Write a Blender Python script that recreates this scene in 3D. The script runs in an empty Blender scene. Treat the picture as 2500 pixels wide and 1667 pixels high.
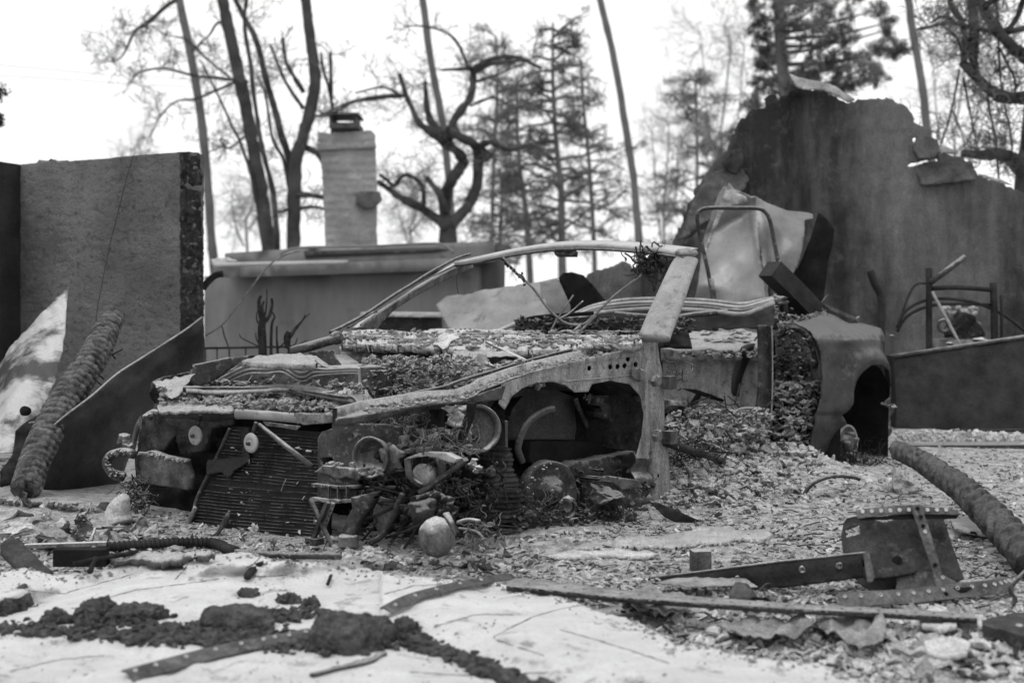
import bpy, bmesh, math, random
import numpy as np
from mathutils import Vector, Matrix, noise
from mathutils.geometry import delaunay_2d_cdt

R = math.radians
scene = bpy.context.scene
COL = scene.collection

# ------------------------------------------------------------------ camera, sky, sun, exposure
CAM_H, FOC, HY = 0.85, 3472.0, 724.0      # eye height, focal length in photo pixels, horizon row
cam_d = bpy.data.cameras.new('camera')
cam = bpy.data.objects.new('camera', cam_d)
COL.objects.link(cam)
cam.location = (0, 0, CAM_H)
cam.rotation_euler = (R(90), 0, 0)
cam_d.sensor_width = 36.0
cam_d.lens = 36.0 * FOC / 2500.0
cam_d.shift_y = -(833.5 - HY) / 2500.0
cam_d.clip_start = 0.1
cam_d.clip_end = 2000
cam_d.dof.use_dof = True
cam_d.dof.focus_distance = 5.3
cam_d.dof.aperture_fstop = 3.0
scene.camera = cam

SUN_EL, SUN_AZ = 62.0, 205.0
world = bpy.data.worlds.new('World')
scene.world = world
world.use_nodes = True
wn = world.node_tree
wn.nodes.clear()
w_out = wn.nodes.new('ShaderNodeOutputWorld')
w_bg = wn.nodes.new('ShaderNodeBackground')
w_sky = wn.nodes.new('ShaderNodeTexSky')
w_sky.sky_type = 'NISHITA'
w_sky.sun_disc = False
w_sky.sun_elevation = R(SUN_EL)
w_sky.sun_rotation = R(SUN_AZ)
w_sky.dust_density = 6.0
w_sky.air_density = 1.0
w_bw = wn.nodes.new('ShaderNodeRGBToBW')
w_mix = wn.nodes.new('ShaderNodeMix')          # overcast: flatten the clear sky towards an even cloud layer
w_mix.data_type = 'FLOAT'
w_mix.inputs[0].default_value = 0.72
w_mix.inputs[3].default_value = 12.0
wn.links.new(w_sky.outputs[0], w_bw.inputs[0])
wn.links.new(w_bw.outputs[0], w_mix.inputs[2])
wn.links.new(w_mix.outputs[0], w_bg.inputs[0])
w_bg.inputs[1].default_value = 0.122
wn.links.new(w_bg.outputs[0], w_out.inputs[0])

sun_d = bpy.data.lights.new('sun', 'SUN')
sun_d.energy = 0.8
sun_d.angle = R(25)
sun_d.color = (1.0, 1.0, 1.0)
sun = bpy.data.objects.new('sun', sun_d)
COL.objects.link(sun)
sun.location = (-4, -4, 12)
_saz = R(SUN_AZ)
sun_dir = Vector((math.sin(_saz) * math.cos(R(SUN_EL)), math.cos(_saz) * math.cos(R(SUN_EL)), math.sin(R(SUN_EL))))
sun.rotation_euler = sun_dir.to_track_quat('Z', 'Y').to_euler()

scene.view_settings.view_transform = 'Standard'
scene.view_settings.look = 'None'
scene.view_settings.exposure = 0.0
scene.view_settings.gamma = 1.0
scene.view_settings.use_curve_mapping = False
scene.cycles.use_denoising = True
scene.cycles.max_bounces = 5
scene.cycles.diffuse_bounces = 3
scene.cycles.volume_bounces = 0
scene.cycles.transparent_max_bounces = 8

# ------------------------------------------------------------------ places: survey of the photograph into metres
def P(px, py, Y):
    return Vector(((px - 1250.0) / FOC * Y, Y, CAM_H - (py - HY) / FOC * Y))
def G(px, py, z=0.0):
    return P(px, py, (CAM_H - z) * FOC / max(py - HY, 1.0))
TH = R(38)
ORG = Vector((0.21, 5.2, 0))                    # ground under the near front hub of the car
UU = Vector((math.sin(TH), math.cos(TH), 0))    # towards the rear of the car
VV = Vector((-math.cos(TH), math.sin(TH), 0))   # across to the far side
FW = -UU
def hit(px, py, o, n):
    d = Vector(((px - 1250.0) / FOC, 1.0, -(py - HY) / FOC))
    e = Vector((0, 0, CAM_H))
    t = (o - e).dot(n) / d.dot(n)
    return e + d * t
def S(px, py, v=0.0):                           # on a plane parallel to the car's near side
    return hit(px, py, ORG + VV * v, VV)
def F(px, py, u=-0.7):                          # on a plane across the car
    return hit(px, py, ORG + UU * u, UU)
def smap(v): return lambda x, y: S(x, y, v)
def W(px, py, d=0.0):                          # whichever of the car's front and near faces the sight line meets last, d inside
    a, b = F(px, py, -.8 + d), S(px, py, d - .1)
    return a if a.y > b.y else b
def wmap(d): return lambda x, y: W(x, y, d)
def fmap(u): return lambda x, y: F(x, y, u)
def ymap(Y): return lambda x, y: P(x, y, Y)
def car(u, v, z): return ORG + UU * u + VV * v + Vector((0, 0, z))
def plane3(a, b, c):                            # (px,py,Y) x3
    A, B, C = P(*a), P(*b), P(*c)
    n = (B - A).cross(C - A).normalized()
    return lambda x, y: hit(x, y, A, n)
def N(x, y, z=0.0): return noise.noise(Vector((x, y, z)))
def fbm(x, y, z=0.0, o=4):
    s, a, t = 0.0, 1.0, 0.0
    for i in range(o):
        s += a * noise.noise(Vector((x, y, z + i * 7.3))); t += a; a *= 0.55; x *= 2.03; y *= 2.03; z *= 2.03
    return s / t
def mound(x, y):
    h = 0.0
    for (mx, my, r, a) in MOUNDS:
        d2 = ((x - mx) ** 2 + (y - my) ** 2) / (r * r)
        if d2 < 6: h += a * math.exp(-d2)
    return h
_m1, _m2, _m3 = car(1.35, 0.08, 0), car(1.95, 0.12, 0), car(0.95, 0.1, 0)
MOUNDS = [(_m1.x, _m1.y, .34, .12), (_m2.x, _m2.y, .26, .15), (_m3.x, _m3.y, .35, .08),
          (-2.15, 5.7, .45, .07), (-1.75, 5.4, .3, .05), (2.3, 8.5, .8, .05), (0.2, 4.9, .3, .04),
          (1.55, 3.6, .35, .05), (1.15, 3.35, .25, .03), (-.55, 4.75, .3, .03)]
def gz(x, y):
    d = math.hypot(x, y)
    k = min(1.0, 14.0 / max(d, 1))
    return mound(x, y) + k * (0.022 * fbm(x * 1.1, y * 1.1, 3.1, 4) + 0.010 * fbm(x * 6, y * 6, 1.7, 3))

# ------------------------------------------------------------------ materials
MATS = {}
def first_ground(px, py):
    for k in range(36):
        z0 = .22 - k * .006; p = G(px, py, z0)
        if mound(p.x, p.y) >= z0: return p
    return None
def mat(name, c0, c1, scale=6.0, rough=0.8, bump=0.4, bscale=40.0, metal=0.0, ash=0.0, ashc=0.5, streak=None, spot=0.0, spotc=0.5, spec=0.16, dist=.01, contrast=(.35, .65), spots=30.0, grain=110.0, gamp=.45):
    m = bpy.data.materials.new(name); m.use_nodes = True
    nt = m.node_tree; nt.nodes.clear(); L = nt.links.new; nn = nt.nodes.new
    out = nn('ShaderNodeOutputMaterial'); b = nn('ShaderNodeBsdfPrincipled'); L(b.outputs[0], out.inputs[0])
    b.inputs['Roughness'].default_value = rough; b.inputs['Metallic'].default_value = metal
    b.inputs['Specular IOR Level'].default_value = spec
    geo = nn('ShaderNodeNewGeometry'); mp = nn('ShaderNodeMapping'); L(geo.outputs['Position'], mp.inputs[0])
    if streak: mp.inputs['Scale'].default_value = streak
    n1 = nn('ShaderNodeTexNoise'); n1.inputs['Scale'].default_value = scale; n1.inputs['Detail'].default_value = 8; n1.inputs['Roughness'].default_value = .65
    L(mp.outputs[0], n1.inputs['Vector'])
    r1 = nn('ShaderNodeMapRange'); r1.inputs[1].default_value = contrast[0]; r1.inputs[2].default_value = contrast[1]
    r1.inputs[3].default_value = c0; r1.inputs[4].default_value = c1
    L(n1.outputs[0], r1.inputs[0])
    col = r1.outputs[0]
    def mixf(fac, a, bb):
        x = nn('ShaderNodeMix'); x.data_type = 'FLOAT'
        if isinstance(fac, float): x.inputs[0].default_value = fac
        else: L(fac, x.inputs[0])
        L(a, x.inputs[2])
        if isinstance(bb, float): x.inputs[3].default_value = bb
        else: L(bb, x.inputs[3])
        return x.outputs[0]
    if spot:
        n3 = nn('ShaderNodeTexNoise'); n3.inputs['Scale'].default_value = spots; n3.inputs['Detail'].default_value = 6; n3.inputs['Roughness'].default_value = .7
        L(geo.outputs['Position'], n3.inputs['Vector'])
        r3 = nn('ShaderNodeMapRange'); r3.inputs[1].default_value = .56; r3.inputs[2].default_value = .64; r3.inputs[4].default_value = spot
        L(n3.outputs[0], r3.inputs[0]); col = mixf(r3.outputs[0], col, float(spotc))
    if ash:                                      # ash has settled on whatever faces up
        sx = nn('ShaderNodeSeparateXYZ'); L(geo.outputs['Normal'], sx.inputs[0])
        n2 = nn('ShaderNodeTexNoise'); n2.inputs['Scale'].default_value = 22; n2.inputs['Detail'].default_value = 6
        L(geo.outputs['Position'], n2.inputs['Vector'])
        ad = nn('ShaderNodeMath'); ad.operation = 'ADD'; L(sx.outputs['Z'], ad.inputs[0]); L(n2.outputs[0], ad.inputs[1])
        r2 = nn('ShaderNodeMapRange'); r2.inputs[1].default_value = .85; r2.inputs[2].default_value = 1.25; r2.inputs[4].default_value = ash
        L(ad.outputs[0], r2.inputs[0]); col = mixf(r2.outputs[0], col, float(ashc))
    ng = nn('ShaderNodeTexNoise'); ng.inputs['Scale'].default_value = grain; ng.inputs['Detail'].default_value = 4; ng.inputs['Roughness'].default_value = .8
    L(geo.outputs['Position'], ng.inputs['Vector'])
    rg = nn('ShaderNodeMapRange'); rg.inputs[1].default_value = .3; rg.inputs[2].default_value = .7; rg.inputs[3].default_value = 1 - gamp; rg.inputs[4].default_value = 1 + gamp
    L(ng.outputs[0], rg.inputs[0]); mg = nn('ShaderNodeMath'); mg.operation = 'MULTIPLY'; L(rg.outputs[0], mg.inputs[0]); L(col, mg.inputs[1]); col = mg.outputs[0]
    cb = nn('ShaderNodeCombineColor')
    for i in range(3): L(col, cb.inputs[i])
    L(cb.outputs[0], b.inputs['Base Color'])
    if bump:
        nb = nn('ShaderNodeTexNoise'); nb.inputs['Scale'].default_value = bscale; nb.inputs['Detail'].default_value = 6; nb.inputs['Roughness'].default_value = .7
        L(mp.outputs[0], nb.inputs['Vector'])
        bp = nn('ShaderNodeBump'); bp.inputs['Strength'].default_value = bump; bp.inputs['Distance'].default_value = dist
        L(nb.outputs[0], bp.inputs['Height']); L(bp.outputs[0], b.inputs['Normal'])
    MATS[name] = m
    return m

mat('ground_ash', .24, .66, 16, .95, 1.0, 70, spot=.7, spotc=.06, dist=.02, spots=46)
mat('pale_flake', .36, .60, 12, .9, .5, 80, spot=.5, spotc=.25)
mat('mid_flake', .16, .34, 12, .9, .6, 80)
mat('dark_flake', .03, .10, 12, .85, .6, 80)
mat('white_sheet', .72, .88, 4, .85, .9, 55, spot=.65, spotc=.30, dist=.02, spots=11, streak=(1, 2.2, 1), gamp=.14)
mat('stucco', .09, .22, 1.3, .95, 1.0, 75, spot=.6, spotc=.035, dist=.016, spots=34, grain=170)
mat('burnt_edge', .008, .045, 20, .95, 1.0, 60, spot=.5, spotc=.16)
mat('dark_stucco', .022, .05, 3, .95, .8, 30, dist=.02)
mat('paint_grey', .115, .205, 1.3, .7, .2, 20, gamp=.12, streak=(1.5, 1.5, .35), spot=.35, spotc=.07, spots=3)
mat('grey_dark', .05, .07, 1, .7, .15, 20)  # darker tone of the outbuilding grey, on side wall and slot
mat('roof_pale', .26, .36, 2, .7, .2, 30)
mat('chimney_brick', .17, .33, 1.4, .9, .7, 18, spot=.5, spotc=.4, spots=3, dist=.03)
mat('ruin_wall', .028, .15, 1.0, .95, .8, 26, contrast=(.38, .62), streak=(1.7, 1.7, .4), spot=.3, spotc=.12, spots=12, dist=.02)
mat('ruin_pale', .06, .14, 5, .95, .7, 30)
mat('bark', .035, .07, 4, .95, .8, 25)
mat('bark_hazed', .09, .14, 3, .95, .6, 20)  # grey bark, its colour paled further in place of distance haze
mat('twig', .10, .15, 3, .95, 0, 20)
mat('needles_hazed', .11, .17, 2, .9, 0, 20)  # needles lightened in colour to imitate haze
mat('far_growth_hazed', .24, .32, 2, .9, 0, 20)  # palest tone: haze over the farthest trees is put into the colour
mat('char', .006, .03, 14, .8, 1.0, 60, spot=.4, spotc=.07, dist=.01)
mat('char_crack', .03, .17, 18, .8, 1.0, 70, spot=.3, spotc=.02, dist=.01)
mat('insulation', .045, .15, 30, 1.0, 1.0, 130, spot=.4, spotc=.12, dist=.015)
mat('bare_metal', .20, .38, 5, .5, .3, 60, metal=.35, spot=.4, spotc=.14)
mat('pale_panel', .20, .36, 4, .55, .3, 50, spot=.6, spotc=.13, metal=.1, ash=.5, ashc=.6, gamp=.14)
mat('tin_sheet', .10, .26, 2.5, .42, .25, 14, metal=.4, spot=.5, spotc=.14, spots=5, gamp=.12)
mat('burnt_steel', .02, .075, 9, .6, .5, 50, metal=.2, ash=.6, ashc=.38, spot=.5, spotc=.25)
mat('rust_steel', .04, .14, 10, .75, .6, 60, ash=.7, ashc=.5, spot=.5, spotc=.05)
mat('rust_pale', .06, .22, 9, .8, .6, 60, ash=.85, ashc=.6, spot=.5, spotc=.08, streak=(2, 2, .6))
mat('rail_ash', .06, .20, 12, .85, .9, 70, ash=.9, ashc=.42, spot=.7, spotc=.04, dist=.012)
mat('ashy_top', .14, .42, 14, .9, 1.0, 70, ash=.6, ashc=.55, spot=.8, spotc=.05, dist=.015)
mat('black_metal', .012, .035, 8, .55, .4, 50, metal=.1)
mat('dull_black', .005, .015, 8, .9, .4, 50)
mat('dark_panel', .022, .065, 3, .42, .3, 20, metal=.3, spot=.3, spotc=.12, spots=8, gamp=.25)
mat('body_side', .018, .055, 5, .38, .3, 40, metal=.3, ash=.35, ashc=.28, spot=.3, spotc=.10, gamp=.25)
mat('radiator_fin', .01, .14, 22, .6, .3, 60, metal=.2)
mat('radiator_dark', .008, .02, 9, .8, .4, 60)
mat('plastic_melt', .38, .52, 6, .7, .4, 30, spot=.4, spotc=.12)
mat('molten_alloy', .34, .5, 5, .45, .5, 30, metal=.3, spot=.3, spotc=.2)
mat('coil', .02, .105, 18, .9, 1.0, 90, spot=.5, spotc=.02, ash=.3, ashc=.2)
mat('scorched_pale', .12, .34, 8, .85, .8, 60, spot=.6, spotc=.04, streak=(2, 2, .5), ash=.6, ashc=.5)
mat('rubble_pale', .22, .62, 26, .95, 1.0, 80, ash=.7, ashc=.62, spot=.6, spotc=.05, dist=.02)
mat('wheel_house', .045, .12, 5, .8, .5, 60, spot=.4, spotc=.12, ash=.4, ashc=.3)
mat('cowl_ash', .22, .60, 14, .9, 1.0, 60, ash=.8, ashc=.66, spot=.7, spotc=.05, dist=.015, streak=(1, 1, 3))
mat('slot_top', .16, .30, 12, .7, .4, 60, spot=.5, spotc=.08)
mat('plaster_board', .17, .32, 3, .85, .5, 40, spot=.6, spotc=.09, spots=7, gamp=.2)
mat('pillar_metal', .20, .34, 7, .6, .4, 60, metal=.1, spot=.5, spotc=.07, spots=18, gamp=.2)
mat('bulkhead', .20, .46, 7, .85, .8, 60, spot=.6, spotc=.05, streak=(2, 2, .5), ash=.6, ashc=.5)
mat('scorched_tin', .07, .46, 3.2, .5, .3, 20, metal=.3, spot=.5, spotc=.06, spots=6, contrast=(.42, .54), gamp=.15)
mat('strip_steel', .045, .13, 12, .6, .5, 60, metal=.2, spot=.5, spotc=.2)
mat('dark_rust', .012, .055, 10, .6, .5, 60, metal=.2, spot=.4, spotc=.12)
mat('wire', .10, .22, 20, .7, .3, 60)
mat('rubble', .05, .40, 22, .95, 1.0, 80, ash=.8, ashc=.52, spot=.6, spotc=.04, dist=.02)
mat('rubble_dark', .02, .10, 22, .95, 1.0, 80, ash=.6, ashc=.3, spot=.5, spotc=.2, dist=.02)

# ------------------------------------------------------------------ object helpers
def tag(o, label=None, cat=None, group=None, kind=None):
    if label: o['label'] = label
    if cat: o['category'] = cat
    if group: o['group'] = group
    if kind: o['kind'] = kind
    return o
def thing(name, loc, label, cat, group=None):
    o = bpy.data.objects.new(name, None); COL.objects.link(o)
    o.location = loc; o.empty_display_size = .1
    return tag(o, label, cat, group)
def world_loc(o):
    v = Vector((0, 0, 0))
    while o is not None:
        v = v + o.location; o = o.parent
    return v
def link_mesh(name, verts, faces, m, parent=None, smooth=True, **kw):
    vs = [Vector(v) for v in verts]
    if not vs: return None
    lo = Vector((min(v.x for v in vs), min(v.y for v in vs), min(v.z for v in vs)))
    hi = Vector((max(v.x for v in vs), max(v.y for v in vs), max(v.z for v in vs)))
    o_ = Vector(((lo.x + hi.x) / 2, (lo.y + hi.y) / 2, lo.z))
    me = bpy.data.meshes.new(name)
    me.from_pydata([tuple(v - o_) for v in vs], [], faces)
    me.materials.append(MATS[m] if isinstance(m, str) else m)
    if smooth: me.polygons.foreach_set('use_smooth', [True] * len(me.polygons))
    me.validate(); me.update()
    ob = bpy.data.objects.new(name, me); COL.objects.link(ob)
    if parent is not None:
        ob.parent = parent; ob.location = o_ - world_loc(parent)
    else:
        ob.location = o_
    tag(ob, **kw)
    return ob

class MB:
    def __init__(s): s.v = []; s.f = []
    def add(s, vs, fs):
        b = len(s.v); s.v.extend(vs); s.f.extend([tuple(i + b for i in f) for f in fs])
    def build(s, name, m, parent=None, smooth=True, **kw):
        return link_mesh(name, s.v, s.f, m, parent, smooth, **kw)
    def tube(s, pts, r, n=8, cap=True, flat=1.0, rn=0.0, seed=0):
        pts = [Vector(p) for p in pts]
        if not hasattr(r, '__len__'): r = [r] * len(pts)
        if len(r) != len(pts):
            r = [r[0] + (r[-1] - r[0]) * i / (len(pts) - 1) for i in range(len(pts))]
        t0 = (pts[1] - pts[0]).normalized()
        a = t0.cross(Vector((0, 0, 1)))
        if a.length < 1e-3: a = t0.cross(Vector((0, 1, 0)))
        a.normalize(); vs = []; fs = []
        for i, p in enumerate(pts):
            t = (pts[min(i + 1, len(pts) - 1)] - pts[max(i - 1, 0)])
            if t.length < 1e-9: t = t0
            t.normalize(); a = (a - t * a.dot(t)).normalized(); b = t.cross(a)
            for k in range(n):
                an = 2 * math.pi * k / n
                rr = r[i]
                if rn: rr *= 1 + rn * N(p.x * 9 + math.cos(an) * 1.3 + seed, p.y * 9 + math.sin(an) * 1.3, p.z * 9)
                vs.append(p + a * math.cos(an) * rr + b * math.sin(an) * rr * flat)
        m_ = len(pts)
        for i in range(m_ - 1):
            for k in range(n):
                k2 = (k + 1) % n
                fs.append((i * n + k, i * n + k2, (i + 1) * n + k2, (i + 1) * n + k))
        if cap:
            fs.append(tuple(range(n - 1, -1, -1))); fs.append(tuple((m_ - 1) * n + k for k in range(n)))
        s.add(vs, fs)
    def box(s, c, ax, ay, az):                    # centre and three half-axes
        c, ax, ay, az = Vector(c), Vector(ax), Vector(ay), Vector(az)
        vs = [c + ax * i + ay * j + az * k for i in (-1, 1) for j in (-1, 1) for k in (-1, 1)]
        s.add(vs, [(0, 1, 3, 2), (4, 6, 7, 5), (0, 4, 5, 1), (2, 3, 7, 6), (0, 2, 6, 4), (1, 5, 7, 3)])
    def bar(s, a, b, w, h, up=Vector((0, 0, 1)), seg=1, jit=0.0):   # square bar from a to b
        a, b = Vector(a), Vector(b); d = (b - a); t = d.normalized()
        x = t.cross(up)
        if x.length < 1e-3: x = t.cross(Vector((0, 1, 0)))
        x.normalize(); y = x.cross(t).normalized(); vs = []; fs = []
        for i in range(seg + 1):
            p = a + d * i / seg + (x * random.uniform(-jit, jit) + y * random.uniform(-jit, jit))
            for (i1, j1) in ((-1, -1), (1, -1), (1, 1), (-1, 1)): vs.append(p + x * i1 * w / 2 + y * j1 * h / 2)
        for i in range(seg):
            for k in range(4): fs.append((i * 4 + k, i * 4 + (k + 1) % 4, i * 4 + 4 + (k + 1) % 4, i * 4 + 4 + k))
        fs += [(3, 2, 1, 0), tuple(seg * 4 + k for k in range(4))]
        s.add(vs, fs)
    def lathe(s, c, axis, prof, n=32, ref=None, start=0.0, sweep=2 * math.pi, wob=0.0, seed=0):   # prof: (r, h) along axis
        c, t = Vector(c), Vector(axis).normalized()
        a = t.cross(Vector((0, 0, 1)));
        if a.length < 1e-3: a = t.cross(Vector((0, 1, 0)))
        a.normalize(); b = a.cross(t); vs = []; fs = []
        full = abs(sweep - 2 * math.pi) < 1e-6; nk = n if full else n + 1
        for (r, h) in prof:
            for k in range(nk):
                an = start + sweep * k / n
                w = 1 + wob * N(math.cos(an) * 1.7 + seed, math.sin(an) * 1.7, h * 20)
                vs.append(c + t * h + (a * math.cos(an) + b * math.sin(an)) * r * w)
        for i in range(len(prof) - 1):
            for k in range(n):
                k2 = (k + 1) % nk
                fs.append((i * nk + k, i * nk + k2, (i + 1) * nk + k2, (i + 1) * nk + k))
        s.add(vs, fs)
    def clod(s, c, size, seed=0, sub=2, amp=.45, fr=1.6, rot=None):
        c = Vector(c); sx, sy, sz = size if hasattr(size, '__len__') else (size,) * 3
        V, Fc = ICO[sub]
        rm = rot if rot is not None else Matrix.Rotation(seed * 1.3, 3, 'Z')
        rk = random.Random(seed * 7 + 5); cuts = []
        if amp > .2:
            for _ in range(7):
                cuts.append((Vector((rk.gauss(0, 1), rk.gauss(0, 1), rk.gauss(0, 1))).normalized(), rk.uniform(.35, .8)))
        vs = []
        for v in V:
            v = v.copy()
            for n_, d_ in cuts:
                q = v.dot(n_)
                if q > d_: v -= n_ * (q - d_)
            k = 1 + amp * fbm(v.x * fr * 1.6 + seed * 3.1, v.y * fr * 1.6 + seed, v.z * fr * 1.6, 4 if sub > 1 else 2) * 2.6
            vs.append(c + rm @ Vector((v.x * sx * k, v.y * sy * k, v.z * sz * k)))
        s.add(vs, Fc)
    def flake(s, c, r, th=.002, tilt=.5, rnd=random):
        n = rnd.randint(3, 6); nrm = Vector((rnd.gauss(0, tilt), rnd.gauss(0, tilt), 1)).normalized()
        a = nrm.orthogonal().normalized(); b = nrm.cross(a); ph = rnd.random() * 6.3
        el = rnd.uniform(.3, .9); top = []; th = r * rnd.uniform(.12, .5); a, b = a * math.cos(ph * 2) + b * math.sin(ph * 2), b * math.cos(ph * 2) - a * math.sin(ph * 2)
        for k in range(n):
            an = 6.283 * k / n + rnd.uniform(-.5, .5); rr = r * rnd.uniform(.55, 1.15)
            top.append(Vector(c) + a * math.cos(an) * rr + b * math.sin(an) * rr * el + nrm * rnd.uniform(-.12, .12) * r)
        vs = top + [p - nrm * th + (Vector(c) - p) * rnd.uniform(0, .25) for p in top]
        fs = [tuple(range(n))] + [(k, n + k, n + (k + 1) % n, (k + 1) % n) for k in range(n)] + [tuple(n + k for k in range(n - 1, -1, -1))]
        s.add(vs, fs)
    def fuzz(s, c, rad, n, r=.0012, seed=0, ln=5, el=(1, 1, 1)):
        rd = random.Random(seed)
        for i in range(n):
            p = Vector(c) + Vector((rd.gauss(0, .5) * rad * el[0], rd.gauss(0, .5) * rad * el[1], rd.gauss(0, .5) * rad * el[2]))
            d = Vector((rd.gauss(0, 1), rd.gauss(0, 1), rd.gauss(0, 1))).normalized(); pts = [p]
            for k in range(ln):
                d = (d + Vector((rd.gauss(0, .6), rd.gauss(0, .6), rd.gauss(0, .6)))).normalized()
                p = p + d * rad * .22; pts.append(p)
            s.tube(pts, r * rd.uniform(.6, 1.8), n=3, cap=False)
ICO = {}
for sb in (1, 2, 3, 4, 5):
    bm = bmesh.new(); bmesh.ops.create_icosphere(bm, subdivisions=sb, radius=1)
    ICO[sb] = ([v.co.copy() for v in bm.verts], [tuple(v.index for v in f.verts) for f in bm.faces]); bm.free()

def smooth_path(pts, k=5):
    pts = [Vector(p) for p in pts]; out = []
    for i in range(len(pts) - 1):
        p0 = pts[max(i - 1, 0)]; p1 = pts[i]; p2 = pts[i + 1]; p3 = pts[min(i + 2, len(pts) - 1)]
        for j in range(k):
            t = j / k; t2 = t * t; t3 = t2 * t
            out.append(.5 * ((2 * p1) + (-p0 + p2) * t + (2 * p0 - 5 * p1 + 4 * p2 - p3) * t2 + (-p0 + 3 * p1 - 3 * p2 + p3) * t3))
    out.append(pts[-1]); return out

def inside(poly, X, Y):
    c = np.zeros(X.shape, bool); n = len(poly); j = n - 1
    for i in range(n):
        xi, yi = poly[i]; xj, yj = poly[j]
        if yi != yj:
            m = ((yi > Y) != (yj > Y)) & (X < (xj - xi) * (Y - yi) / (yj - yi) + xi)
            c ^= m
        j = i
    return c
def resample(poly, step, jit=0.0, seed=0, close=True):
    out = []; rd = random.Random(seed); n = len(poly)
    for i in range(n if close else n - 1):
        a = poly[i]; b = poly[(i + 1) % n]; L = math.hypot(b[0] - a[0], b[1] - a[1]); k = max(1, int(round(L / step)))
        for j in range(k):
            t = j / k; x = a[0] + (b[0] - a[0]) * t; y = a[1] + (b[1] - a[1]) * t
            if jit:
                x += jit * fbm(x * .09 + seed * 9, y * .09, 1, 3) * 2 + rd.uniform(-jit, jit) * .25
                y += jit * fbm(x * .09, y * .09 + seed * 5, 6, 3) * 2 + rd.uniform(-jit, jit) * .25
            out.append((x, y))
    return out
def tri2d(outline, step, holes=(), jit=0.0, seed=0, ay=1.0):
    ob = resample(outline, step, jit, seed)
    pts = [Vector((x, y)) for x, y in ob]; edges = [(i, (i + 1) % len(ob)) for i in range(len(ob))]
    hl = []
    for h in holes:
        hb = resample(h, step * .7, jit * .3, seed + 1); hl.append(hb); b = len(pts)
        pts += [Vector(p) for p in hb]; edges += [(b + i, b + (i + 1) % len(hb)) for i in range(len(hb))]
    xs = [p[0] for p in ob]; ys = [p[1] for p in ob]
    gx = np.arange(min(xs) + step * .5, max(xs), step); gy = np.arange(min(ys) + step * .5 * ay, max(ys), step * ay)
    rs = np.random.RandomState(seed + 3)
    if len(gx) and len(gy):
        X, Y = np.meshgrid(gx, gy); X = X + (rs.rand(*X.shape) - .5) * step * .35; Y = Y + (rs.rand(*Y.shape) - .5) * step * .35 * ay
        m = inside(ob, X, Y)
        for hb in hl: m &= ~inside(hb, X, Y)
        A = np.array(ob)
        for x, y in zip(X[m], Y[m]):
            if np.min((A[:, 0] - x) ** 2 + (A[:, 1] - y) ** 2) > (step * .35) ** 2: pts.append(Vector((float(x), float(y))))
    r = delaunay_2d_cdt(pts, edges, [], 0, 1e-5)
    vs = [(p.x, p.y) for p in r[0]]; fs = [tuple(f) for f in r[2]]
    cx = np.array([(vs[f[0]][0] + vs[f[1]][0] + vs[f[2]][0]) / 3 for f in fs]); cy = np.array([(vs[f[0]][1] + vs[f[1]][1] + vs[f[2]][1]) / 3 for f in fs])
    m = inside(ob, cx, cy)
    for hb in hl: m &= ~inside(hb, cx, cy)
    return vs, [f for f, k in zip(fs, m) if k]
def plate_geo(outline, M, step=8, thick=.003, disp=None, holes=(), jit=0.0, seed=0, crump=0.0, cfr=.03, ay=1.0):
    """a sheet of real thickness: outline surveyed in the photo, carried onto the surface M, displaced along its normal"""
    v2, fs = tri2d(outline, step, holes, jit, seed, ay)
    n = len(v2); front = []; back = []
    for (x, y) in v2:
        p = M(x, y); dx = M(x + 2, y) - p; dy = M(x, y + 2) - p
        nr = dy.cross(dx)
        if nr.length < 1e-12: nr = Vector((0, -1, 0))
        nr.normalize()
        if nr.dot(Vector((0, 0, CAM_H)) - p) < 0: nr = -nr
        d = disp(x, y) if disp else 0.0
        if crump: d += crump * fbm(x * cfr + seed * 3.3, y * cfr, seed, 4) * 2
        p = p + nr * d; front.append(p); back.append(p - nr * thick)
    ec = {}; F2 = []
    for f in fs:
        a, b, c = front[f[0]], front[f[1]], front[f[2]]
        if (b - a).cross(c - a).dot(Vector((0, 0, CAM_H)) - a) < 0: f = (f[0], f[2], f[1])
        F2.append(f)
        for i in range(3): ec[(f[i], f[(i + 1) % 3])] = 1
    out = list(F2) + [(f[0] + n, f[2] + n, f[1] + n) for f in F2]
    for (a, b) in ec:
        if (b, a) not in ec: out.append((b, a, a + n, b + n))
    return front + back, out
def plate(name, outline, M, m, parent=None, step=8, thick=.003, disp=None, holes=(), jit=0.0, seed=0, crump=0.0, cfr=.03, smooth=True, ay=1.0, **kw):
    v, f = plate_geo(outline, M, step, thick, disp, holes, jit, seed, crump, cfr, ay)
    return link_mesh(name, v, f, m, parent, False if not smooth else True, **kw)
def circ(x, y, rx, ry, n=12): return [(x + rx * math.cos(6.2832 * k / n), y + ry * math.sin(6.2832 * k / n)) for k in range(n)]
def pipe(name, path, M, r, m, parent=None, k=5, n=8, **kw):
    b = MB(); pts = [M(x, y) if len_ == 2 else None for (x, y), len_ in ((p[:2], 2) for p in path)]
    b.tube(smooth_path(pts, k), r, n=n, rn=kw.pop('rn', .12)); return b.build(name, m, parent, **kw)
def bez(name, a, b_, r, m, parent=None, **kw):
    b = MB(); b.tube(smooth_path([a, (Vector(a) + Vector(b_)) / 2, b_], 4), r, n=8, rn=.1); return b.build(name, m, parent, **kw)
random.seed(7)

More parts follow.
